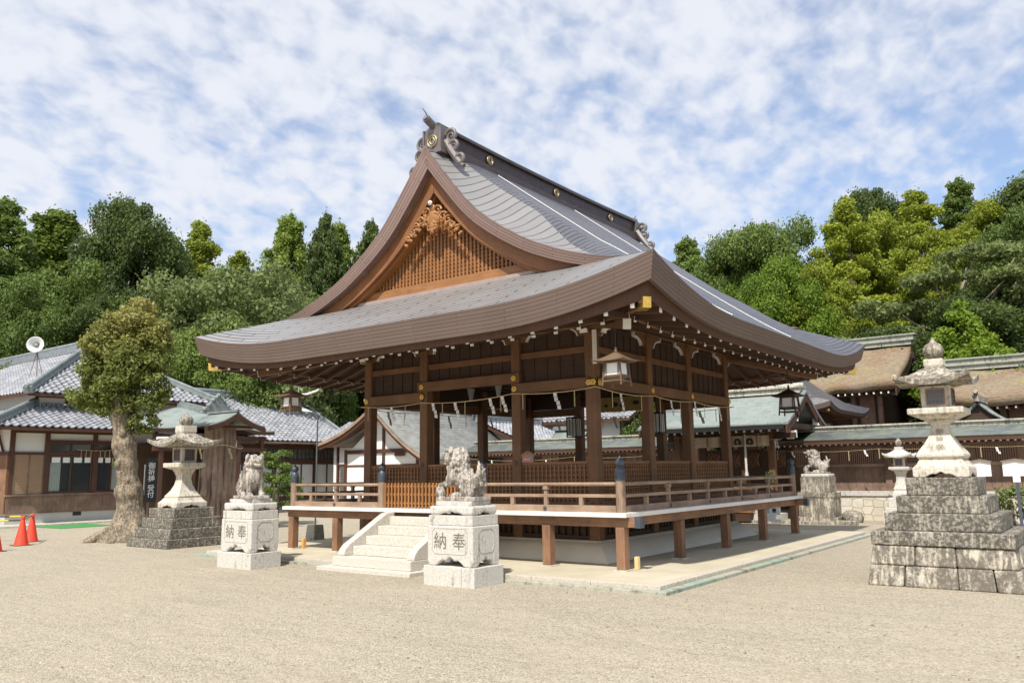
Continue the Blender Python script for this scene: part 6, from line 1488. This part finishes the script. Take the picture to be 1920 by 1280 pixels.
# ---- storehouse and rear roofs seen through the pavilion
ku = thing('storehouse', 'white storehouse with a cream dado and tiled roof seen through the pavilion', 'building', (-16, 25, 0))
fbox(ku, 'wall', PLASTER, -22.9, -13.4, 24, 28, 2.9, 4.15); fbox(ku, 'dado', CREAM, -22.9, -13.38, 23.98, 28, 0, 2.9)
roof_plane(ku, (-24, 23.2, 4.05), (-12.4, 23.2, 4.05), (-12.4, 26, 5.3), (-24, 26, 5.3), name='roof'); roof_plane(ku, (-24, 28.8, 4.05), (-12.4, 28.8, 4.05), (-12.4, 26, 5.3), (-24, 26, 5.3), name='roof'); ridge_line(ku, (-24, 26, 5.3), (-12.4, 26, 5.3))
ro = thing('rear_house', 'low house with grey tiled gable roof beyond the corridor, framed by the pavilion bays', 'building', (-18, 20, 0))
fbox(ro, 'wall', CREAM, -20.5, -14.9, 18.6, 22.4, 0, 2.9)
roof_plane(ro, (-14.6, 18.2, 2.7), (-14.6, 23, 2.7), (-17.6, 23, 3.9), (-17.6, 18.2, 3.9), name='roof'); roof_plane(ro, (-20.8, 18.2, 2.7), (-20.8, 23, 2.7), (-17.6, 23, 3.9), (-17.6, 18.2, 3.9), name='roof'); ridge_line(ro, (-17.6, 18.1, 3.9), (-17.6, 23.1, 3.9))
e = MB(); e.prism([(-20.4, 18.58, 2.8), (-15, 18.58, 2.8), (-17.6, 18.58, 3.8)], (0, .04, 0)); e.build('gable_wall', CREAM, ro)
mr_ = thing('roofed_altar', 'tiny copper-roofed gable standing above the corridor roof, seen through the middle bay', 'shrine', (-12.6, 17.5, 0)); gable_roof(mr_, -12.9, -11.3, 17.6, .7, 2.75, 3.25, GREENCU); fbox(mr_, 'body', W_DARK, -12.7, -11.5, 17.2, 18.0, 0, 2.8)
for z_, w_ in ((3.27, .16), (3.35, .11)): fbox(mr_, 'ridge_layer', RIDGE_V, -12.95, -11.25, 17.6-w_, 17.6+w_, z_, z_+.07)

# ================================================================ REAR CORRIDORS, GATE, HALLS
STW = MT('rubble_wall', .9, 0, .2)
def m_poly():
    m = STW; o = m.co('Object', (1, 1, 1)); br = m.n('ShaderNodeTexVoronoi'); br.feature = 'DISTANCE_TO_EDGE'; mp_ = m.co('Object', (3.1, .01, 4.3)); m.t.links.new(mp_, br.inputs['Vector']); br.inputs['Scale'].default_value = 1; br.inputs['Randomness'].default_value = .40
    v2 = m.n('ShaderNodeTexVoronoi'); m.t.links.new(mp_, v2.inputs['Vector']); v2.inputs['Scale'].default_value = 1; v2.inputs['Randomness'].default_value = .40; s_ = m.n('ShaderNodeSeparateColor'); m.t.links.new(v2.outputs['Color'], s_.inputs[0])
    c = m.mix(s_.outputs[0], (.58, .53, .43), (.70, .66, .57)); c = m.mix(m.ramp(br.outputs['Distance'], .015, .035, 1, 0), c, (.36, .29, .17)); c = m.mix(m.math('MULTIPLY', m.ramp(m.noise(o, 5, 4, .6), .5, .7), .35), c, (.38, .33, .24)); m.col(c); m.bump(m.ramp(br.outputs['Distance'], 0, .06), .5, .02); return m.m
STWALL = m_poly()
def corridor(x0, x1, label, posts, seed=0):
    t = thing('roofed_corridor_wall', label, 'wall', ((x0+x1)/2, 15.3, 0)); Y = 15.2
    fbox(t, 'stone_base', STWALL, x0, x1, Y-.05, Y+2.5, -.05, .715)
    e = MB(); x = x0
    while x < x1-.01: L = min(2.2, x1-x); e.box(x+.002, x+L-.002, Y-.09, Y+2.52, .717, .865); x += L
    e.build('coping', GRANITE, t, bevel=.008)
    fbox(t, 'sill_beam', W_GREY, x0, x1, Y+.0, Y+.16, .868, .97)
    e = MB(); x = x0
    while x < x1-.01: e.box(x+.004, min(x1, x+.24)-.004, Y+.05, Y+.09, .97, 1.60); x += .24
    e.build('board_wall', W_GREY, t); fbox(t, 'rail', W_WEATH, x0, x1, Y+.0, Y+.12, 1.58, 1.67); fbox(t, 'head_beam', W_GREY, x0, x1, Y+.0, Y+.14, 2.17, 2.32)
    for xp in posts: fbox(t, 'post', W_GREY, xp-.09, xp+.09, Y-.01, Y+.15, .97, 2.2)
    for a, b in zip(posts, posts[1:]):
        m_ = (b-a-.18)*.18; w0, w1 = a+.09+m_, b-.09-m_; fbox(t, 'side_panel', W_GREY, a+.09, w0, Y+.04, Y+.09, 1.67, 2.17); fbox(t, 'side_panel', W_GREY, w1, b-.09, Y+.04, Y+.09, 1.67, 2.17)
        e = MB(); x = w0+.02
        while x < w1: e.box(x, x+.022, Y+.05, Y+.08, 1.67, 2.17); x += .058
        e.build('slatted_window', W_BOARD, t)
    fbox(t, 'inner_wall', W_DARK, x0, x1, Y+2.3, Y+2.4, .87, 2.6)
    # copper roof: slope facing the court, stacked ridge
    for s in (-1, 1):
        e = MB(); yr_ = Y+.75 if False else Y+.32; ye = Y-.78 if s < 0 else Y+1.4
        P_ = lambda j: (yr_+(ye-yr_)*j, 2.76-.34*j-.03*math.sin(PI*j))
        e.grid(lambda i, j: (x0+(x1-x0)*i, *P_(j)), 2, 8, lambda i, j: ((x1-x0)*i, 1.15*j)); e.build('roof_slope', GREENC2, t, smooth=True, sol=.06)
    fbox(t, 'ridge_box', RIDGEW, x0, x1, Y+.16, Y+.48, 2.70, 2.80); fbox(t, 'ridge_cover', RIDGEW, x0, x1, Y+.10, Y+.54, 2.803, 2.85); fbox(t, 'eave_board', W_RED, x0, x1, Y-.76, Y-.70, 2.26, 2.35); fbox(t, 'eave_board', W_RED, x0, x1, Y-.66, Y+.2, 2.30, 2.33)
    x = x0+.1; i = 0; rf = None
    while x < x1-.05:
        e = MB(); e.box(x-.025, x+.025, Y-.69, Y+.1, 2.225, 2.297); o = e.build('rafter', W_RED, t); e = MB(); e.box(x-.027, x+.027, Y-.702, Y-.691, 2.223, 2.299); e.build('white_end', WHITE_END, o); x += .172 if x1-x0 > 9 else .168
    return t
GREENC2 = m_course('mossy_copper', (.105, .118, .122), .5, .16, .5, .6, .4, 0, bump=.5, patina=(.20, .22, .16), var=.12)
RIDGEW = m_stone('weathered_ridge', (.58, .55, .46), .4, (.16, .17, .14), bump=.3)
corridor(-3.05, 6.6, 'long brown timber corridor wall with copper roof on a pale stone base at right', [-2.95, -1.25, .55, 2.45, 4.3, 6.2])
corridor(-15.5, -6.0, 'copper-roofed corridor wall seen through the pavilion, left of the gate', [-15.4, -13.5, -11.6, -9.7, -7.9, -6.1])
for i, (pts, sh_, stw, lb) in enumerate((([(-2.9, 14.45, 2.16), (.5, 14.45, 2.10), (2.4, 14.45, 2.12), (5.2, 14.45, 2.14)], [.75, 2.95, 4.7, 6.4], [.3, 1.6, 2.5, 3.5, 5.3, 6.0], 'thin straw rope with streamers under the right corridor eave'), ([(-15.2, 14.45, 2.16), (-10, 14.45, 2.10), (-6.2, 14.45, 2.14)], [1.5, 4.0, 6.2, 8.1], [2.4, 5.2, 7.2], 'thin straw rope with streamers under the left corridor eave'))):
    rope('sacred_rope', lb, pts, sh_, stw, (1, 0, 0), pts[0], n=3, s=.8, grp='straw ropes hung on the other buildings')
struct(fbox(None, 'kerb', MOSSY2, -12, -.35, 12.75, 12.95, -.02, .07, bevel=.01)); struct(fbox(None, 'terrace', GRAVEL, -12, -.36, 12.952, 15.1, -.02, .05)); tmp = fbox(None, 'kerb', MOSSY2, -.45, .15, 12.72, 12.98, -.02, .12, bevel=.01); tmp.rotation_euler = (0, 0, 0); struct(tmp)
e = MB(); rk_ = random.Random(2); e.ell((-.25, 14.0, .14), (.30, .22, .22), 14, 9, (0, .2, .3)); o = e.build('rock', MOSSY2, None, smooth=True, angle=180); tag(o, 'rounded dark grey rock on the ground before the pale stone wall', 'rock'); dm = o.modifiers.new('lumps', 'DISPLACE'); dm.texture = tx_; dm.strength = .12
# gate
gt = thing('inner_gate', 'timber gate with green copper gable roof, cream curtain and lattice doors behind the pavilion', 'gate', (-3.8, 14.3, 0)); yg, hg = 14.35, 1.95
for s in (1, -1):
    e = MB(); P_ = lambda j: (yg+s*hg*j, 3.92-1.04*j-.07*math.sin(PI*j)); e.grid(lambda i, j: (-6.2+4.7*i, *P_(j)), 3, 10, lambda i, j: (4.7*i, 2.25*j)); e.build('roof_slope', GREENCU, gt, smooth=True, sol=.10)
    for xx in (-6.24, -1.50):
        e = MB()
        for k in range(10): a, b = P_(k/10), P_((k+1)/10); e.hexa([(xx, a[0], a[1]-.30), (xx+.06, a[0], a[1]-.30), (xx+.06, b[0], b[1]-.30), (xx, b[0], b[1]-.30), (xx, a[0], a[1]-.05), (xx+.06, a[0], a[1]-.05), (xx+.06, b[0], b[1]-.05), (xx, b[0], b[1]-.05)])
        e.build('barge_board', W_RED, gt)
        e = MB()
        for k in range(10): a, b = P_(k/10), P_((k+1)/10); e.hexa([(xx-.02, a[0], a[1]-.06), (xx+.08, a[0], a[1]-.06), (xx+.08, b[0], b[1]-.06), (xx-.02, b[0], b[1]-.06), (xx-.02, a[0], a[1]+.02), (xx+.08, a[0], a[1]+.02), (xx+.08, b[0], b[1]+.02), (xx-.02, b[0], b[1]+.02)])
        e.build('verge_copper', RIDGE_V, gt)
fbox(gt, 'ridge_box', RIDGEW, -6.1, -1.58, yg-.20, yg+.20, 3.86, 4.02); fbox(gt, 'ridge_cover', RIDGEW, -6.15, -1.52, yg-.27, yg+.27, 4.022, 4.08)
e = MB(); e.tube([(-6.1, yg, 4.10), (-1.5, yg, 4.10)], .08, 8); e.build('ridge_log', RIDGEW, gt)
fbox(gt, 'eave_board', IRON, -6.15, -1.55, yg-hg-.01, yg-hg+.04, 2.70, 2.80); fbox(gt, 'soffit', W_DARK, -6.1, -1.6, yg-hg+.05, yg+hg-.05, 2.74, 2.77)
x = -6.0
while x < -1.6:
    e = MB(); e.box(x-.03, x+.03, yg-hg+.06, yg-.8, 2.63, 2.735); o = e.build('rafter', W_DARK, gt); e = MB(); e.box(x-.032, x+.032, yg-hg+.047, yg-hg+.059, 2.64, 2.737); e.build('white_end', WHITE_END, o); x += .25
for x in (-5.3, -4.45, -3.1, -2.25):
    for y in (13.3, 15.1): fbox(gt, 'pillar', W_HALL if x in (-5.3, -2.25) else W_DARK, x-.09, x+.09, y-.09, y+.09, 0, 2.75)
fbox(gt, 'beam', W_DARK, -5.6, -1.9, 13.22, 13.38, 2.45, 2.63); fbox(gt, 'door_wall', W_DARK, -5.3, -2.2, 15.0, 15.1, .3, 2.2)
e = MB(); 
for x0_, x1_ in ((-5.1, -4.6), (-4.3, -3.9), (-3.75, -3.25), (-2.95, -2.4)):
    k = x0_
    while k < x1_: e.bar((k, 14.97, 1.6), (min(k+.3, x1_), 14.97, 2.1), .02, .02); e.bar((min(k+.3, x1_), 14.965, 1.6), (k, 14.965, 2.1), .02, .02); k += .1
e.build('door_lattice', W_POST, gt)
fbox(gt, 'end_beam', W_DARK, -1.75, -1.35, yg-hg+.3, yg-hg+.45, 2.45, 2.60)
for (y, z) in ((12.8, 2.52), (13.3, 3.05), (15.4, 3.0), (13.1, 2.56)): fbox(gt, 'white_end', WHITE_END, -1.62, -1.44, y, y+.13, z-.10, z+.12)
fbox(gt, 'tie_beam', W_DARK, -1.75, -1.60, 12.8, 15.9, 2.78, 2.92); fbox(gt, 'step', GRANITE, -5.4, -2.1, 12.9, 13.9, .05, .25)
ob = thing('offertory_box', 'orange-brown wooden box with a slatted top in front of the gate', 'box', (-3.2, 12.75, .05)); fbox(ob, 'box_body', W_PICKET, -3.65, -2.75, 12.6, 12.95, .3, .98); fbox(ob, 'box_top', W_PICKET, -3.70, -2.70, 12.56, 12.99, .981, 1.05); fbox(ob, 'box_stand', W_DARK, -3.6, -2.8, 12.62, 12.92, .05, .3)
nr = thing('curtain', 'cream curtain with two dark crests hanging across the gate', 'curtain', (-3.6, 13.1, 2.4)); NOR = m_plain('cream_cloth', (.62, .50, .36), .9); NST = m_plain('brown_stripe', (.35, .17, .12), .9)
nr.name = 'gate_curtain'; e = MB(); e.grid(lambda i, j: (-4.75+2.5*i, 13.1+.012*math.sin(i*60), 2.24+.32*j), 60, 2); e.build('cloth', NOR, nr, sol=.004)
for x in (-4.2, -3.8, -3.41, -3.02, -2.62): e = MB(); e.box(x-.02, x+.02, 13.075, 13.082, 2.24, 2.56); e.build('stripe', NST, nr)
CR = m_plain('crest_black', (.05, .03, .025), .9)
for x in (-3.22, -2.83):
    e = MB()
    for s in (1, -1): e.tube([(x+s*.085, 13.07, 2.30), (x+s*.075, 13.07, 2.39), (x+s*.035, 13.07, 2.46), (x, 13.07, 2.475)], [.03, .035, .035, .02], 6); e.tube([(x+s*.04, 13.07, 2.30), (x+s*.03, 13.07, 2.34)], [.028, .02], 6)
    e.build('crest', CR, nr)
br_ = thing('bell_rope', 'thick pale bell rope hanging down the middle of the gate', 'rope', (-2.95, 12.98, 1.3)); e = MB(); e.tube([(-2.95, 12.98, 2.62), (-2.95, 12.98, 2.0), (-2.95, 12.98, 1.5), (-2.95, 12.98, 1.45), (-2.95, 12.98, 1.30)], [.022, .036, .036, .05, .065], 10); e.build('rope_body', m_plain('pale_rope', (.58, .52, .46), .9), br_, smooth=True)
rope('sacred_rope', 'short straw rope above the cream gate curtain', [(-5.3, 13.05, 2.60), (-3.7, 13.05, 2.57), (-2.15, 13.05, 2.66)], [.6], [1.2, 2.0, 2.7], (1, 0, 0), (-3.6, 13, 2.6), n=3, s=.8, grp='straw ropes hung on the other buildings')
ml_ = thing('small_metal_lantern', 'small grey metal lantern hanging at the left end of the right corridor eave', 'lantern', (-2.25, 13.4, 2.3))
e = MB(); upturned_roof(e, (-2.25, 13.4), .20, 2.42, 2.52, .03, .02, .01); e.build('lantern_roof', GRANITE, ml_, smooth=True, angle=30); fbox(ml_, 'lantern_light', m_plain('lantern_cream', (.75, .68, .42), .7), -2.33, -2.17, 13.32, 13.48, 2.24, 2.41)
e = MB()
for a in (-1, 1):
    for b2 in (-1, 1): e.bar((-2.25+a*.10, 13.4+b2*.10, 2.42), (-2.25+a*.13, 13.4+b2*.13, 2.16), .02, .02)
e.box(-2.37, -2.13, 13.28, 13.52, 2.21, 2.235); e.build('lantern_frame', GRANITE, ml_); e = MB(); e.tube([(-2.25, 13.4, 2.52), (-2.25, 13.4, 2.7)], .005, 5); e.build('hanging_rod', IRON, ml_)
# leafy sprig by the gate post
o = bush(-2.2, 12.9, .5, .3, L_OLI, 'leafy sakaki sprig tied by the right gate post', 14, leaf=.045, dens=200, name='leafy_sprig'); o.location.z = 1.05
# white box sign
bs = thing('white_sign_box', 'low white slatted sign box with two dark characters beside the rear lion pedestal', 'sign', (-2.0, 12.1, 0))
fbox(bs, 'panel', PAPER, -2.25, -1.72, 12.10, 12.16, .28, .50); fbox(bs, 'panel_base', PAPER, -2.13, -1.85, 12.09, 12.17, .16, .279); fbox(bs, 'roof_slat', PAPER, -2.22, -1.70, 12.07, 12.19, .535, .56); fbox(bs, 'base_rail', PAPER, -2.27, -1.70, 12.08, 12.18, .10, .159)
e = MB(); text_into(e, '銭', .13, (-2.08, 12.098, .35), (1, 0, 0), (0, 0, 1), .002, bold=.002); text_into(e, '賽', .13, (-1.88, 12.098, .35), (1, 0, 0), (0, 0, 1), .002, bold=.002); e.build('lettering', IRON, bs)
# blank white notice boards at right
def notice(x0, x1, label, leg):
    t = thing('notice_board', label, 'sign', ((x0+x1)/2, 13, 0), group='white notice boards right of the big lantern'); xm = (x0+x1)/2; e = MB(); e.prism([(x0, 13, 1.30), (x1, 13, 1.30), (x1, 13, 1.66), (xm, 13, 1.71), (x0, 13, 1.66)], (0, .04, 0)); e.build('board', PAPER, t)
    for s in (1, -1): e = MB(); e.bar((xm, 12.99, 1.725), (xm+s*(x1-x0)*.56, 12.99, 1.67), .10, .02, up=(0, 0, 1)); e.build('roof_slat', W_WEATH, t)
    fbox(t, 'post_top', PAPER, xm-.08, xm+.08, 13.0, 13.04, 1.15, 1.299); fbox(t, 'post', leg, xm-.035, xm+.035, 13.0, 13.07, 0, 1.149)
LEGM = m_plain('blue_grey_paint', (.07, .08, .11), .5); notice(3.0, 3.46, 'white gabled notice board directly right of the big lantern', PAPER); notice(3.72, 4.28, 'white gabled notice board on a blue post at the right edge', LEGM)

# ---- worship hall: smaller version of the same roof form behind the gate
def scaled_copy(objs, name, label, cat, origin, loc, scl):
    t = thing(name, label, cat, loc); t.scale = scl
    for o in objs:
        def cp(q, par):
            c = q.copy(); C.objects.link(c); c.parent = par
            for ch in q.children:
                if not ch.name.startswith(('roof_cable', 'ridge_crest', 'crest_plate')): cp(ch, c)
            return c
        cp(o, t)
    return t
keep = [o for o in pav.children if o.name.split('.')[0] in ('roof', 'barge_board', 'inner_barge_board', 'gable_wall', 'gable_lattice', 'gable_beam', 'gable_flashing', 'carved_pendant', 'hip_beam')]
sw = .50; wh = scaled_copy(keep, 'worship_hall', 'dark grey hip-and-gable roofed hall with orange gable lattice behind the gate', 'building', None, (-4.6, 21.5, 1.72), (sw, sw, sw))
fbox(None, 'tmp', W_DARK, -6.1, -3.1, 20.1, 23.0, 0, 3.8); o = bpy.data.objects['tmp']; o.name = 'hall_wall'; o.parent = wh; o.matrix_parent_inverse = Matrix.Translation(-Vector(wh.location)) if False else Matrix(); o.parent = None
m_inv = Matrix.LocRotScale(wh.location, None, wh.scale).inverted(); o.data.transform(m_inv); o.parent = wh
for x in (-6.0, -5.0, -4.1, -3.1):
    e = MB(); e.box(x-.08, x+.08, 19.95, 20.09, 0, 3.8); o = e.build('pillar', W_HALL); o.data.transform(m_inv); o.parent = wh
e = MB(); k = -3.25
for i in range(14): e.bar((-3.08, 20.2+i*.18, 2.8), (-3.08, 20.2+i*.18+.4, 3.3), .02, .02); e.bar((-3.08, 20.6+i*.18, 2.8), (-3.08, 20.2+i*.18, 3.3), .02, .02)
o = e.build('lattice_window', WHITE_END); o.data.transform(m_inv); o.parent = wh

# ---- bark-roofed main halls
THATCH = MT('cypress_bark_roof', .95, 0, .1)
def m_thatch():
    m = THATCH; o = m.co(); a = m.noise(o, 1.0, 4, .6); b2 = m.noise(m.co('Object', (4.5, 4.5, 10)), 1.6, 5, .8); c_ = m.noise(o, 26, 3, .7); d = m.noise(m.co('Object', (1, 1, 2.6)), .8, 3, .5)
    c = m.mix(m.ramp(b2, .3, .7), (.16, .125, .085), (.40, .33, .23)); c = m.mix(m.math('MULTIPLY', m.ramp(a, .42, .62), .45), c, (.26, .125, .075)); c = m.mix(m.math('MULTIPLY', m.ramp(c_, .55, .72), .6), c, (.09, .07, .05)); c = m.mix(m.math('MULTIPLY', m.ramp(d, .58, .7), .4), c, (.36, .34, .10)); m.col(c); m.bump(b2, 1.0, .06); return m.m
m_thatch(); THATCH = THATCH.m
def bark_hall(name, label, x0, x1, yr_, zr_, ye, ze, wave=0, ztop=True, loc=None, th=.34):
    t = thing(name, label, 'building', ((x0+x1)/2, yr_, 0)); 
    for s in (-1, 1):
        yy = ye if s < 0 else 2*yr_-ye
        def P_(i, j):
            x = x0+(x1-x0)*i; w = wave*math.exp(-((i-.42)*9)**2) if s < 0 else 0
            return (x, yr_+(yy-yr_)*j, zr_-(zr_-ze)*(j**.82)+.10*(abs(2*i-1)**4)*j - w*j**4 + .03*math.sin(i*23+j*7))
        e = MB(); e.grid(P_, 40, 16); e.build('bark_roof', THATCH, t, smooth=True, sol=th)
    body = fbox(t, 'hall_body', W_DARK, x0+.9, x1-.9, ye+1.3, 2*yr_-ye-1.3, 0, ze+.35)
    n = int((x1-x0-1.8)/.9)
    for i in range(n+1):
        x = x0+.9+(x1-x0-1.8)*i/n; fbox(t, 'pillar', W_GREY, x-.09, x+.09, ye+1.12, ye+1.29, 0, ze+.3)
    fbox(t, 'beam', W_GREY, x0+.5, x1-.5, ye+1.05, ye+1.25, ze-.25, ze-.08); fbox(t, 'rail', W_GREY, x0+.4, x1-.4, ye+.75, ye+.83, 2.95, 3.05)
    for i in range(n): x = x0+.9+(x1-x0-1.8)*(i+.5)/n; fbox(t, 'wall_panel', W_GREY if i % 2 else W_BOARD, x-.3, x+.3, ye+1.25, ye+1.295, 2.6, ze-.3)
    x = x0+.4
    while x < x1-.3: e = MB(); e.box(x-.03, x+.03, ye+.16, ye+1.2, ze-.42, ze-.34); o = e.build('rafter', W_GREY, t); e = MB(); e.box(x-.028, x+.028, ye+.148, ye+.159, ze-.415, ze-.345); e.build('white_end', WHITE_END, o); x += .28
    e = MB(); e.box(x0-.1, x1+.05, yr_-.22, yr_+.22, zr_-.05, zr_+.14); e.box(x0-.2, x1+.15, yr_-.30, yr_+.30, zr_+.141, zr_+.19); e.box(x0-.2, x1+.15, yr_-.18, yr_+.18, zr_+.191, zr_+.38); e.box(x0-.3, x1+.25, yr_-.26, yr_+.26, zr_+.381, zr_+.44); e.build('ridge', RIDGE_VL, t)
    for xx in (x0-.02, x1+.02):
        for s in (-1, 1):
            e = MB(); 
            for k in range(10):
                a, b2 = k/10, (k+1)/10; yy = ye if s < 0 else 2*yr_-ye; pa = (yr_+(yy-yr_)*a, zr_-(zr_-ze)*(a**.82)+.1*a); pb = (yr_+(yy-yr_)*b2, zr_-(zr_-ze)*(b2**.82)+.1*b2)
                e.poly([(xx, pa[0], pa[1]-th-.02), (xx, pb[0], pb[1]-th-.02), (xx, pb[0], pb[1]-th-.30), (xx, pa[0], pa[1]-th-.30)])
            e.build('barge_board', W_BOARD, t, sol=.06)
    return t
RIDGE_VL = m_stone('pale_green_ridge', (.40, .41, .35), .35, (.16, .18, .13), bump=.2)
bark_hall('main_sanctuary', 'timber sanctuary with thick brown cypress-bark roof and green ridge beside the pavilion eave', -6.9, -.85, 28.0, 6.92, 24.2, 4.92, wave=.45)
bark_hall('side_sanctuary', 'bark-roofed hall with pale ridge at the right edge behind the big lantern', 1.0, 9.5, 25.6, 5.35, 22.0, 3.95)
sg2 = thing('side_gate_roof', 'tiny dark gable with green copper verges peeping over the right corridor', 'roof', (2.9, 19, 0))
for s in (1, -1):
    e = MB(); P_ = lambda j: (2.62+s*.75*j, 3.62-.62*j-.06*math.sin(PI*j)); e.grid(lambda i, j: (P_(j)[0], 18.6+1.6*i, P_(j)[1]), 2, 6, lambda i, j: (1.6*i, j)); e.build('roof_slope', GREENCU, sg2, smooth=True, sol=.08)
e = MB(); e.prism([(2.05, 18.7, 3.0), (3.2, 18.7, 3.0), (2.62, 18.7, 3.5)], (0, .05, 0)); e.build('gable_wall', W_BOARD, sg2); fbox(sg2, 'gate_body', W_DARK, 2.1, 3.15, 18.75, 20.2, 0, 3.0); e = MB(); e.bar((2.62, 18.45, 3.68), (2.62, 20.3, 3.68), .22, .2); e.build('ridge', MOSSY2, sg2); e = MB(); e.tube([(2.62, 18.6, 3.8), (2.62, 18.35, 3.9)], .07, 8); e.build('ridge_end', MOSSY2, sg2)
# dead leaves scattered on the gravel: nobody could count them
lv = MB(); rl_ = random.Random(9)
for i in range(260):
    x = rl_.uniform(-8, 7); y = rl_.uniform(-8, -1.9)
    if rl_.random() < .3: y = rl_.uniform(-2.2, -1.4)
    a = rl_.uniform(0, 6.28); s = rl_.uniform(.008, .022); d = Vector((math.cos(a), math.sin(a), 0)); q = Vector((-d.y, d.x, 0)); c = Vector((x, y, .006)); lv.poly([tuple(c-d*s), tuple(c-q*s*.5+Vector((0, 0, .006))), tuple(c+d*s+Vector((0, 0, .004))), tuple(c+q*s*.5+Vector((0, 0, .008)))])
o = lv.build('dead_leaves', m_plain('dead_leaf', (.20, .12, .06), .9, var=.5, scale=3)); o['kind'] = 'stuff'; o['label'] = 'scattered dead leaf bits on the gravel'; o['category'] = 'leaves'
